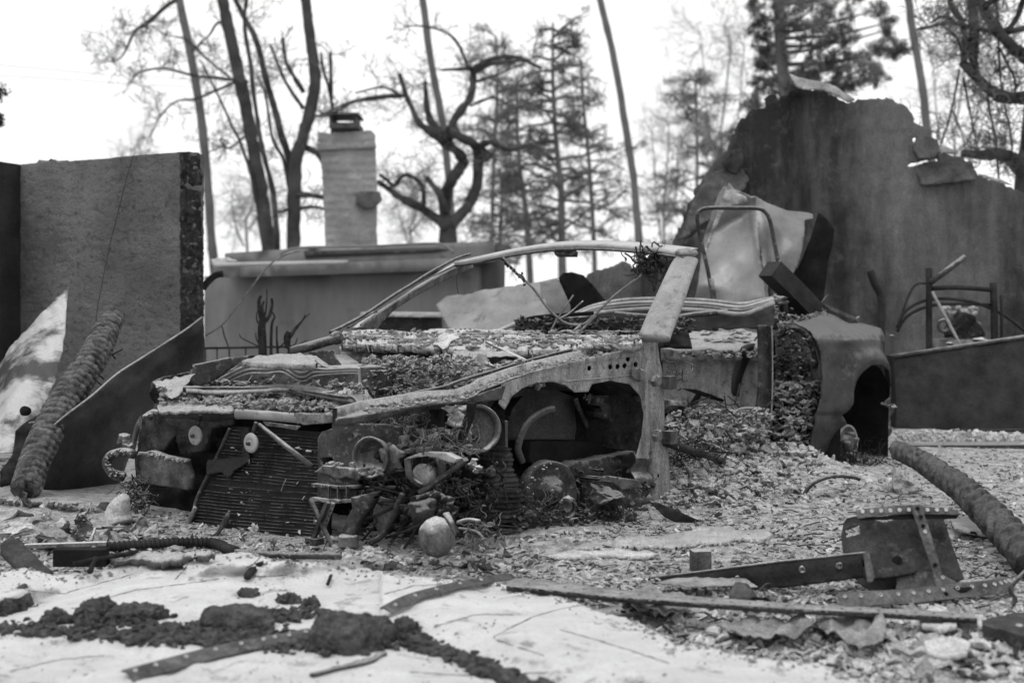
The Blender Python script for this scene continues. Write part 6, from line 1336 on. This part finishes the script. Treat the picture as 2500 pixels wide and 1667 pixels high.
b = MB(); b.tube(gl([(1060, 1640), (1120, 1625), (1170, 1612), (1190, 1598)], .01, 4), [.004] * 4 + [.007] * 4 + [.009] * 5, n=6) if False else b.tube(gl([(760, 1652), (830, 1635), (900, 1620), (940, 1598)], .004, 4), .006, n=6, rn=.4)
tag(b.build('charred_stick', 'burnt_steel'), 'long thin grey stick below the largest insulation slab', 'stick')
# ------------------------------------------------------------------ perforated steel strips and beams
def strip(name, path, w, m, label, holes=0, hr=.004, lift=.03, hpos=.3, tilt=.6, k=4, th=.003, cat='steel strip', lifts=None):
    pts = smooth_path([shmap(x, y) if (y > 1372 and inside(so, np.array([x]), np.array([y]))[0]) else g_at(x, y) for x, y in path], k)
    t = thing(name, pts[len(pts) // 2], label, cat); b = MB(); vs = []; fs = []
    up_ = Vector((0, 0, 1)); n = len(pts)
    sides = []
    for i, p in enumerate(pts):
        lf = lift if lifts is None else lifts[0] + (lifts[1] - lifts[0]) * i / (n - 1)
        p = p + Vector((0, 0, lf)); d = (pts[min(i + 1, n - 1)] - pts[max(i - 1, 0)]).normalized(); s_ = d.cross(up_).normalized()
        if s_.y < 0: s_ = -s_
        e = (s_ * math.cos(tilt) + up_ * math.sin(tilt)).normalized(); nr = e.cross(d).normalized()
        if nr.y > 0: nr = -nr
        sides.append((p, e, nr, d))
        # an angle section: sloping web and a short return lip
        vs += [p, p + e * w, p + e * w - nr * th + s_ * w * .45, p + e * w - nr * th * 2 + s_ * w * .45 - up_ * th, p + e * w * .95 - nr * th * 2, p - nr * th]
    for i in range(n - 1):
        for j in range(6): fs.append((i * 6 + j, i * 6 + (j + 1) % 6, (i + 1) * 6 + (j + 1) % 6, (i + 1) * 6 + j))
    fs += [(5, 4, 3, 2, 1, 0), tuple((n - 1) * 6 + j for j in range(6))]
    link_mesh('web', vs, fs, m, t, False)
    if holes:
        for h in range(holes):
            f = (h + .5) / holes * (n - 1); i = min(int(f), n - 2); q = f - i
            p, e, nr, d = sides[i]; p = p + (sides[i + 1][0] - p) * q + e * w * hpos
            b2 = MB(); b2.lathe(p + nr * .0015, nr, [(hr * 1.5, -.001), (hr * 1.35, .0022), (hr, .0015), (hr * .8, -.0005), (0, -.0006)], 9)
            b2.build('rivet_hole', 'pale_panel', t)
    return t
strip('perforated_strip', [(326, 1668), (398, 1648), (510, 1617), (600, 1596), (663, 1582), (720, 1574), (775, 1562)], .034, 'strip_steel', 'dark perforated steel strip running from the bottom edge to the largest slab', 9, .0035, .006, .75, .5)
strip('perforated_strip', [(958, 1508), (1010, 1480), (1071, 1460), (1140, 1442), (1200, 1432), (1262, 1424)], .026, 'strip_steel', 'perforated steel strip climbing right from the largest slab to the long strip', 6, .0035, .012, .6, .5)
ls = thing('perforated_strip', G(1800, 1480), 'long pale topped slotted strip running right across the foreground debris', 'steel strip')
_lt = [(1236, 1420), (1262, 1410), (1400, 1424), (1504, 1438), (1700, 1455), (1919, 1471), (2150, 1484), (2361, 1494), (2386, 1506)]; _lb = [(1236, 1430), (1300, 1436), (1400, 1446), (1504, 1457), (1700, 1471), (1919, 1485), (2150, 1496), (2361, 1508), (2386, 1510)]
plate('top_face', polyband(_lt, _lb), lambda x, y: G(x, y, .075), 'slot_top', ls, step=6, thick=.004, crump=.0015, ay=.6)
_G2 = lambda x, y: P(x, y, G(x, np.interp(x, [q[0] for q in _lb], [q[1] for q in _lb]), .075).y)
plate('front_face', polyband(_lb, [(x, y + 12) for x, y in _lb]), _G2, 'dark_rust', ls, step=6, thick=.004, ay=.6)
for h in range(24):
    x = 1290 + h * 45; y = np.interp(x, [q[0] for q in _lt], [(q[1] + w[1]) / 2 for q, w in zip(_lt, _lb)]) - 1
    b = MB(); b.lathe(G(x, y, .0768), (0, 0, 1), [(.0035, 0), (.003, .0004), (0, 0)], 7); b.build('slot', 'dull_black', ls)
strip('perforated_strip', [(2050, 1498), (2200, 1492), (2330, 1478), (2440, 1466), (2480, 1455)], .04, 'strip_steel', 'curved dark perforated strip at the right edge below the bracket box', 14, .004, .02, .7, .9)
bmm = plane3((1465, 1430, 4.35), (2107, 1350, 3.95), (2107, 1408, 3.94))
tag(plate('box_beam', [(1462, 1428), (1700, 1396), (1900, 1372), (2112, 1350), (2114, 1408), (1860, 1441), (1690, 1446), (1560, 1440)], bmm, 'black_metal', step=8, thick=.03, disp=lambda x, y: .004 * math.sin((y - (1428 - (x - 1465) * .12)) * .09), crump=.002), 'dark steel channel beam running left from the bracket box', 'beam')
b = MB(); b.tube([bmm(1462, 1427), bmm(1900, 1371), bmm(2112, 1349)], .004, n=5); tag(b.build('beam_edge', 'rust_steel'), 'thin rolled top edge of the dark channel beam', 'edge')
for i, (x, y) in enumerate(((1957, 1389), (2048, 1380), (1700, 1422), (1800, 1412), (1690, 1430))):
    b = MB(); b.lathe(bmm(x, y) - Vector((0, .006, 0)), (0, -1, 0), [(.010, -.002), (.009, .003), (.006, .002), (.004, -.001), (0, -.001)], 12, wob=.3, seed=i); tag(b.build('beam_bolt', 'rust_pale'), ['ragged bolt hole midway along the channel beam', 'ragged bolt hole next to the bracket box', 'faint bolt mark at the left part of the beam', 'faint bolt mark right of the beam middle', 'faint lower bolt mark at the beam left part'][i], 'bolt')
tag(plate('low_beam', [(1300, 1444), (1380, 1432), (1476, 1434), (1565, 1456), (1545, 1470), (1498, 1488), (1437, 1492), (1355, 1470)], plane3((1300, 1444, 4.1), (1565, 1456, 4.0), (1437, 1492, 3.88)), 'black_metal', step=7, thick=.03, crump=.004), 'dark buckled beam piece under the left end of the long strip', 'beam')
b = MB(); b.lathe(P(1421, 1468, 3.93), (0, -1, .2), [(.014, -.002), (.012, .006), (.007, .006), (.005, -.004), (0, -.004)], 16, wob=.2); tag(b.build('beam_bolt', 'rust_pale'), 'round bolt boss on the dark buckled beam', 'bolt')
b = MB(); b.box(g_at(1710, 1400, .03) + Vector((0, 0, .01)), (.028, .004, 0), (-.003, .025, 0), (0, 0, .032)); tag(b.build('wood_block', 'rust_steel', smooth=False), 'small square grey block standing behind the channel beam', 'block')
# bracket box
bx = thing('bracket_box', G(2220, 1490), 'rusty perforated sheet steel bracket box at the end of the channel beam', 'bracket')
bxm = plane3((2090, 1260, 3.98), (2330, 1260, 4.02), (2110, 1470, 3.86))
plate('back_sheet', [(2086, 1262), (2115, 1262), (2130, 1276), (2165, 1284), (2200, 1274), (2222, 1262), (2312, 1262), (2324, 1300), (2338, 1350), (2352, 1390), (2364, 1425), (2330, 1440), (2188, 1472), (2180, 1478), (2160, 1472), (2120, 1440), (2100, 1410), (2078, 1340), (2076, 1300), (2080, 1272)], lambda x, y: bxm(x, y) + Vector((0, .05, 0)), 'dark_rust', bx, step=6, thick=.003, disp=lambda x, y: .03 * max(0, (2140 - x) / 60) * -1 + .01 * math.sin(x * .03), crump=.005, holes=[[(2084, 1290), (2098, 1290), (2112, 1286), (2114, 1308), (2086, 1310)]])
plate('top_flange', [(2084, 1240), (2150, 1232), (2220, 1228), (2330, 1240), (2336, 1252), (2220, 1250), (2150, 1252), (2088, 1262)], lambda x, y: bxm(x, y) - Vector((0, .03, 0)), 'strip_steel', bx, step=6, thick=.004, crump=.003)
plate('under_flange', [(2088, 1262), (2220, 1251), (2336, 1253), (2330, 1262), (2220, 1263), (2100, 1266)], lambda x, y: bxm(x, y) - Vector((0, .02, 0)), 'dull_black', bx, step=6, thick=.004)
for i in range(10):
    x = 2098 + i * 22.5; 
    if 2215 < x < 2240: continue
    b = MB(); b.lathe(bxm(x, 1243 - min(i, 5) * .8) - Vector((0, .036, 0)), (0, -1, .2), [(.006, -.001), (.0055, .002), (.003, .001), (0, 0)], 10); b.build('rivet', 'plastic_melt', bx)
strip_pts = [(2222, 1232), (2246, 1300), (2262, 1370), (2280, 1430), (2300, 1482)]
plate('cross_strap', [(2212, 1228), (2236, 1224), (2250, 1262), (2268, 1320), (2288, 1390), (2304, 1440), (2318, 1478), (2294, 1486), (2278, 1440), (2262, 1380), (2240, 1310), (2224, 1262)], lambda x, y: bxm(x, y) - Vector((0, .045, 0)), 'strip_steel', bx, step=6, thick=.004, crump=.004)
for i, (x, y) in enumerate(((2228, 1234), (2236, 1254), (2241, 1276), (2246, 1290), (2270, 1370), (2288, 1400), (2296, 1440), (2304, 1470))):
    b = MB(); b.lathe(bxm(x, y) - Vector((0, .052, 0)), (0, -1, .1), [(.006, -.002), (.005, .002), (.003, .001), (0, -.001)], 10); b.build('rivet', 'plastic_melt' if i in (3, 5) else 'dull_black', bx)
plate('channel_sleeve', [(2100, 1348), (2200, 1336), (2222, 1334), (2232, 1390), (2215, 1396), (2120, 1408), (2108, 1400)], lambda x, y: bxm(x, y) - Vector((0, .03, 0)), 'dark_rust', bx, step=6, thick=.02, crump=.004)
plate('sleeve_tab', [(2098, 1342), (2112, 1340), (2126, 1400), (2120, 1412), (2108, 1412)], lambda x, y: bxm(x, y) - Vector((0, .045, 0)), 'strip_steel', bx, step=6, thick=.004)
b = MB(); b.lathe(bxm(2182, 1362) - Vector((0, .036, 0)), (0, -1, 0), [(.014, 0), (.011, .001), (0, .0)], 14); b.build('sleeve_hole', 'dull_black', bx)
plate('lower_tray', [(2188, 1400), (2250, 1392), (2300, 1400), (2352, 1432), (2300, 1436), (2230, 1448), (2186, 1445)], lambda x, y: bxm(x, y) - Vector((0, .01, 0)), 'strip_steel', bx, step=6, thick=.004, crump=.008)
plate('front_lip', [(2186, 1444), (2240, 1438), (2300, 1428), (2364, 1424), (2350, 1436), (2280, 1452), (2186, 1472)], lambda x, y: bxm(x, y) - Vector((0, .04, 0)), 'dull_black', bx, step=6, thick=.004)
tag(plate('ground_bar', [(2320, 1264), (2380, 1262), (2500, 1262), (2560, 1264), (2560, 1290), (2400, 1300), (2330, 1290)], lambda x, y: G(x, y, .04), 'ashy_top', step=8, thick=.012, crump=.004), 'flat ash topped bar on the ground behind the coiled log', 'bar')
tag(plate('steel_box', [(2398, 1512), (2470, 1496), (2560, 1490), (2560, 1560), (2500, 1552), (2400, 1524)], lambda x, y: G(x, y, .07), 'dark_rust', step=8, thick=.03, crump=.003, smooth=False), 'dark boxy steel lid at the lower right edge', 'steel lid')
b = MB(); b.tube(smooth_path([P(x, y, 3.75) for x, y in ((2520, 1380), (2480, 1418), (2466, 1440), (2478, 1460), (2470, 1478), (2440, 1498), (2415, 1510))], 4), .006, n=7, rn=.3); tag(b.build('bent_rod', 'burnt_steel'), 'bent thin rod rising from the steel lid at the right edge', 'rod')
# coiled log
def clm(x, y):
    t = (x - 2190) / 340.0; Y = 6.15 * (4.25 / 6.15) ** max(0, min(1.15, t)); return P(x, y, Y)
charlog('coiled_log', [(2190, 1098), (2240, 1120), (2290, 1152), (2345, 1190), (2400, 1240), (2460, 1300), (2530, 1380)], clm, [.040, .044, .049, .053, .057, .060], 'coil', 'thick dark rope-like coiled log lying diagonally at the right', 'log', nr=44, k=90, cfreq=34, depth=.42, coil=True, seed=2)
b = MB(); q_ = clm(2200, 1104); b.clod(Vector((q_.x + .03, q_.y + .06, .03)), (.08, .08, .09), 5, 3, .6); tag(b.build('debris_lump', 'rubble_pale', smooth=False), 'ash rubble lump propping up the far end of the coiled log', 'lump')
# melted alloy puddle
def pud(x, y): p = g_at(x, y); return p + Vector((0, 0, .016))
tag(plate('alloy_puddle', [(1395, 1345), (1450, 1332), (1560, 1325), (1640, 1312), (1690, 1306), (1700, 1296), (1770, 1294), (1790, 1303), (1850, 1304), (1885, 1310), (1880, 1318), (1850, 1326), (1800, 1324), (1770, 1332), (1700, 1336), (1650, 1346), (1600, 1342), (1560, 1346), (1480, 1350)], pud, 'molten_alloy', step=5, thick=.016, disp=lambda x, y: .008 * fbm(x * .05, y * .1, 1, 3), jit=3, ay=.6), 'flat puddle of melted alloy set hard on the ash', 'melted metal')
tag(plate('alloy_puddle', [(1330, 1368), (1400, 1352), (1440, 1356), (1500, 1352), (1590, 1356), (1600, 1364), (1570, 1370), (1480, 1366), (1400, 1372)], pud, 'pale_flake', step=6, thick=.012, jit=2, ay=.6), 'thin pale melted patch left of the main alloy puddle', 'melted metal')
tag(plate('fallen_blade', [(1582, 1224), (1610, 1228), (1650, 1244), (1690, 1262), (1738, 1284), (1700, 1282), (1650, 1276), (1622, 1262), (1605, 1244)], lambda x, y: P(x, y, 5.35), 'black_metal', step=6, thick=.004, crump=.01), 'black leaf shaped trim piece fallen below the door post', 'trim')
for lab, pth, r in (('thin dark cable arching over the ash below the rear wheel', [(1955, 1240), (1962, 1210), (1985, 1180), (2030, 1163), (2080, 1164), (2100, 1170)], .008), ('upright thin wire standing in the ash near the rear wheel', [(1953, 1268), (1955, 1230), (1950, 1215)], .005), ('dark loop of cable lying below the door opening', [(1885, 1245), (1900, 1205), (1930, 1195), (1960, 1210), (1985, 1235), (1975, 1245), (1930, 1243)], .009)):
    b = MB(); b.tube(smooth_path([P(x, y, 5.9) for x, y in pth], 4), r, n=7, rn=.3); tag(b.build('cable', 'burnt_steel'), lab, 'cable')
# white folded piece, charred plates near the front wheel
tag(plate('bent_white_piece', [(1358, 1318), (1385, 1308), (1400, 1312), (1398, 1352), (1375, 1355), (1362, 1338)], lambda x, y: P(x, y, 4.7), 'plastic_melt', step=5, thick=.005, crump=.01), 'small bent white plate below the front hub', 'scrap')
for i, (o_, lab, m_, Yd) in enumerate((
    ([(1500, 1508), (1530, 1480), (1562, 1462), (1600, 1478), (1640, 1486), (1690, 1500), (1660, 1540), (1600, 1535), (1540, 1520)], 'grey crumpled cloth like scrap below the buckled beam', 'mid_flake', .0),
    ([(1780, 1495), (1800, 1478), (1825, 1470), (1850, 1490), (1890, 1500), (1870, 1515), (1810, 1508)], 'dark crumpled scrap below the middle of the long strip', 'dark_flake', .0),
    ([(1990, 1530), (2030, 1516), (2100, 1520), (2150, 1540), (2165, 1580), (2150, 1612), (2100, 1618), (2040, 1598), (2000, 1570)], 'big dark crumpled scrap on the right foreground debris', 'mid_flake', .0),
    ([(1750, 1560), (1830, 1548), (1960, 1556), (2000, 1580), (1930, 1600), (1800, 1592)], 'wide flat grey scrap beside the big dark crumpled one', 'mid_flake', .0),
    ([(2240, 1525), (2290, 1515), (2330, 1530), (2335, 1560), (2290, 1572), (2250, 1560)], 'pale square tile lying near the steel lid', 'pale_flake', .0),
    ([(2255, 1600), (2320, 1588), (2370, 1600), (2360, 1630), (2300, 1640), (2262, 1625)], 'pale rounded slab at the lower right corner', 'pale_flake', .0),
    ([(1600, 1450), (1660, 1438), (1820, 1440), (1850, 1462), (1780, 1458), (1680, 1462)], 'flat grey flap of paper ash behind the long strip', 'mid_flake', .0))):
    tag(plate('crumpled_scrap', o_, lambda x, y: g_at(x, y, .035), m_, step=4, thick=.012 if i in (4, 5) else .003, disp=(lambda x, y, i=i: 0.0 if i > 3 else .05 * abs(N(x * .016 + i, y * .03, i)) + .010 * abs(N(x * .05, y * .06, i + 9))), crump=.003, cfr=.05, jit=.8, seed=i + 3), lab, 'scrap')
for i, (cx, cy, w, h, m_, lab, Yk2) in enumerate(((115, 1262, 62, 50, 'plastic_melt', 'pale melted lump in the rubble at the left edge', 5.2), (200, 1270, 50, 40, 'rust_steel', 'grey wedge of debris right of the pale melted lump', 5.1), (145, 1312, 90, 34, 'mid_flake', 'folded grey plate in front of the pale melted lump', 4.8), (40, 1300, 110, 26, 'pale_flake', 'long pale splinter at the left edge of the rubble', 4.7), (620, 1295, 26, 36, 'plastic_melt', 'small white rock leaning on the radiator', 4.55), (590, 1308, 30, 24, 'rust_pale', 'knobbly grey bit left of the small white rock', 4.55), (905, 1345, 60, 34, 'pale_flake', 'pale crumpled flake at the foot of the duct', 4.4), (665, 1330, 18, 28, 'rust_pale', 'small upright grey bit before the radiator', 4.5), (160, 1290, 30, 22, 'dark_flake', 'dark nodule in the left rubble', 4.9))):
    b = MB(); s = Yk2 / FOC; b.clod(P(cx, cy, Yk2), (w * s * .5, w * s * .4, h * s * .5), i * 3 + 1, 3, .8); tag(b.build('debris_lump', m_, smooth=False), lab, 'lump')
# ------------------------------------------------------------------ counted shards: a few shapes copied many times
protos = []
for k, m_ in enumerate(('pale_flake', 'mid_flake', 'rubble', 'dark_flake', 'pale_flake', 'mid_flake', 'rubble', 'dark_flake')):
    b = MB(); rdk = random.Random(100 + k)
    nv = rdk.randint(5, 8); out = [(math.cos(6.283 * i / nv + rdk.uniform(-.3, .3)) * rdk.uniform(.6, 1.1) * 30, math.sin(6.283 * i / nv + rdk.uniform(-.3, .3)) * rdk.uniform(.3, .8) * 30) for i in range(nv)]
    v, f = plate_geo(out, lambda x, y: Vector((x / 1000, 2 + y / 1000, 0)), 9, .004, None, (), 2, k, .010, .05)
    me = bpy.data.meshes.new('debris_shard'); v = [p - Vector((0, 2, 0)) for p in v]; me.from_pydata([tuple(p) for p in v], [], f); me.materials.append(MATS[m_]); me.update(); protos.append(me)
rds = random.Random(77)
def scatter(region, n, label, group, name='debris_shard', pick=range(8), smin=.5, smax=1.5, lift=.01, tlt=.5):
    xs_ = [p[0] for p in region]; ys_ = [p[1] for p in region]; k = 0; first = None
    while k < n:
        x = rds.uniform(min(xs_), max(xs_)); y = rds.uniform(min(ys_), max(ys_))
        if not inside(region, np.array([x]), np.array([y]))[0]: continue
        o = first.copy() if first else bpy.data.objects.new(name, protos[0])
        if not first: first = o
        q = rds.choice(list(pick)); tag(o, ('pale flat', 'mid grey flat', 'crumbly speckled', 'dark charred')[q % 4] + (' slim ' if q > 3 else ' ') + label, 'debris', group)
        o.data = protos[q]; COL.objects.link(o)
        o.location = g_at(x, y, lift); s = rds.uniform(smin, smax) * (o.location.y / 4.5) ** .3; o.scale = (s, s, s * 1.2)
        o.rotation_euler = (rds.gauss(0, tlt), rds.gauss(0, tlt), rds.uniform(0, 6.28)); k += 1
scatter([(0, 1240), (120, 1225), (330, 1280), (440, 1300), (440, 1340), (0, 1360)], 46, 'shard in the rubble heap left of the car', 'shards in the left rubble heap', smin=.7, smax=2.0)
scatter([(760, 1345), (1000, 1350), (1250, 1330), (1340, 1360), (1250, 1405), (900, 1385)], 60, 'shard on the ash in front of the near lamps', 'shards before the car front', smin=.5, smax=1.3)
scatter([(1500, 1470), (2500, 1500), (2500, 1667), (2150, 1667), (1900, 1600), (1660, 1565)], 120, 'shard in the right foreground debris', 'shards in the right foreground', smin=.5, smax=1.8)
scatter([(2120, 1520), (2500, 1530), (2500, 1667), (2200, 1667)], 34, 'shard, large, in the lower right corner', 'large shards in the lower right corner', smin=1.2, smax=2.6, pick=(0, 0, 4, 4, 1, 3), tlt=.3)
scatter([(0, 1235), (320, 1270), (300, 1345), (0, 1350)], 26, 'shard, large, in the left rubble heap', 'large shards in the left rubble heap', smin=1.3, smax=2.6, tlt=.6)
scatter([(1560, 1120), (2000, 1150), (2150, 1200), (1900, 1290), (1500, 1280)], 74, 'shard on the ash below the door opening', 'shards below the door opening', smin=.5, smax=1.4)
# ------------------------------------------------------------------ uncountable litter
def litter(name, n, m, region, r0, r1, tilt, lab, seed, powr=3.2, clod=False):
    b = MB(); rdl = random.Random(seed); xs_ = [p[0] for p in region]; ys_ = [p[1] for p in region]
    X = np.array([rdl.uniform(min(xs_), max(xs_)) for _ in range(n * 2)]); Y_ = np.array([rdl.uniform(min(ys_), max(ys_)) for _ in range(n * 2)])
    m_ = inside(region, X, Y_) & ~inside(so, X, Y_)
    for x, y in list(zip(X[m_], Y_[m_]))[:n]:
        c = g_at(x, y); k = N(c.x * 3, c.y * 3, seed)
        if k < -.25: continue
        r = (r0 + (r1 - r0) * rdl.random() ** powr)
        if clod: b.clod(c + Vector((0, 0, r * .3)), (r, r * .8, r * .6), rdl.randint(0, 400), 1, .6)
        else: b.flake(c + Vector((0, 0, rdl.uniform(0, r * .5))), r, .0015, tilt, rdl)
    return tag(b.build(name, m, smooth=False, kind='stuff'), lab, 'litter')
full = [(-60, 1215), (330, 1240), (900, 1320), (1350, 1290), (1580, 1180), (1660, 1090), (1900, 1100), (2180, 1085), (2560, 1070), (2560, 1720), (-60, 1500)]
litter('pale_litter', 11000, 'pale_flake', full, .002, .022, .5, 'pale ash flakes strewn over the ground', 1)
litter('grey_litter', 9000, 'mid_flake', full, .002, .022, .6, 'grey flakes strewn over the ground', 2)
litter('dark_litter', 6000, 'dark_flake', full, .002, .016, .6, 'dark charred flakes strewn over the ground', 3)
litter('ash_gravel', 12000, 'rubble', full, .002, .016, .5, 'crumbly ash gravel on the ground', 4, clod=True)
litter('far_litter', 3000, 'rubble', [(-60, 960), (200, 960), (2560, 960), (2560, 1090), (2180, 1090), (400, 1100), (-60, 1240)], .008, .035, .4, 'ash lumps on the ground farther back', 6, clod=True)
near = [(1650, 1470), (2560, 1490), (2560, 1720), (2100, 1720), (1700, 1590)]
litter('foreground_litter', 4200, 'pale_flake', near, .004, .026, .5, 'pale torn flakes in the right foreground', 8, powr=1.5)
litter('heap_litter', 2600, 'rubble_pale', [(1640, 1000), (1900, 960), (2010, 1100), (1990, 1190), (1640, 1260), (1560, 1180)], .004, .030, .5, 'rubble heap spilling out of the door opening', 9, clod=True)
litter('heap_flakes', 1500, 'dark_flake', [(1640, 1000), (1900, 960), (2010, 1100), (1990, 1190), (1640, 1260), (1560, 1180)], .004, .03, .9, 'dark scraps in the heap spilling out of the door opening', 19)
litter('left_heap_litter', 1500, 'rubble', [(-60, 1215), (200, 1240), (440, 1300), (440, 1345), (-60, 1370)], .006, .032, .5, 'rubble heaped left of the car', 10, clod=True)
b = MB(); rdl = random.Random(12)
for i in range(900):
    x = rdl.uniform(700, 2500); y = rdl.uniform(1180, 1660)
    if inside(so, np.array([x]), np.array([y]))[0]: continue
    c = g_at(x, y, .006); a = rdl.uniform(0, 6.28); L = rdl.uniform(.015, .09); d = Vector((math.cos(a), math.sin(a), rdl.gauss(0, .15))) * L
    b.tube([c, c + d * .5 + Vector((0, 0, rdl.uniform(0, .012))), c + d], rdl.uniform(.0008, .0028), n=4, cap=False)
tag(b.build('wire_litter', 'dark_flake', kind='stuff'), 'thin wires and splinters scattered over the ash', 'litter')
b = MB()
for i in range(340):
    x = rdl.uniform(2190, 2420); y = rdl.uniform(1055, 1078) ; c = P(x, y, 8.0); b.clod(c, rdl.uniform(.008, .022), i, 1, .6)
tag(b.build('girder_ash', 'pale_flake', smooth=False, kind='stuff'), 'ash heaped on the grounded girder', 'ash')
b = MB()
for i in range(60): b.clod(P(rdl.gauss(2440, 22), rdl.gauss(1068, 3), 8.0), rdl.uniform(.015, .03), i, 1, .4)
tag(b.build('girder_ash', 'plastic_melt', smooth=False, kind='stuff'), 'small white ash mound on the grounded girder', 'ash')
# chimney top rubble on the stucco wall
for i, (x, lab) in enumerate(((97, 'small dark clod on top of the stucco wall, the left one'), (134, 'small dark clod on top of the stucco wall, the right one'))):
    b = MB(); b.clod(wlmap(x, 393) - wl_n * .08, (.032, .03, .02), i + 2, 2, .6); tag(b.build('wall_top_clod', 'char', smooth=False), lab, 'clod')

b = MB(); rdl = random.Random(14); cnt = 0
P_so = np.array(resample(so[:40], 12, close=False))
for i in range(26000):
    x = rdl.uniform(-40, 2150); y = rdl.uniform(1345, 1680)
    if not inside(so, np.array([x]), np.array([y]))[0]: continue
    d = math.sqrt(float(np.min((P_so[:, 0] - x) ** 2 + (P_so[:, 1] - y) ** 2)))
    pr = math.exp(-d / 14.0) * .9 + max(0, fbm(x * .008, y * .018, 3, 3) - .10) * .9 + .012
    if rdl.random() > pr: continue
    r_ = .0012 + (.012 if d < 25 else .006) * rdl.random() ** 3; b.flake(shmap(x, y) + Vector((0, 0, r_ * .3)), r_, .001, .5, rdl); cnt += 1
    if cnt > 6000: break
tag(b.build('sheet_grit', 'mid_flake', smooth=False, kind='stuff'), 'fine ash grit blown over the white sheet and its edges', 'grit')
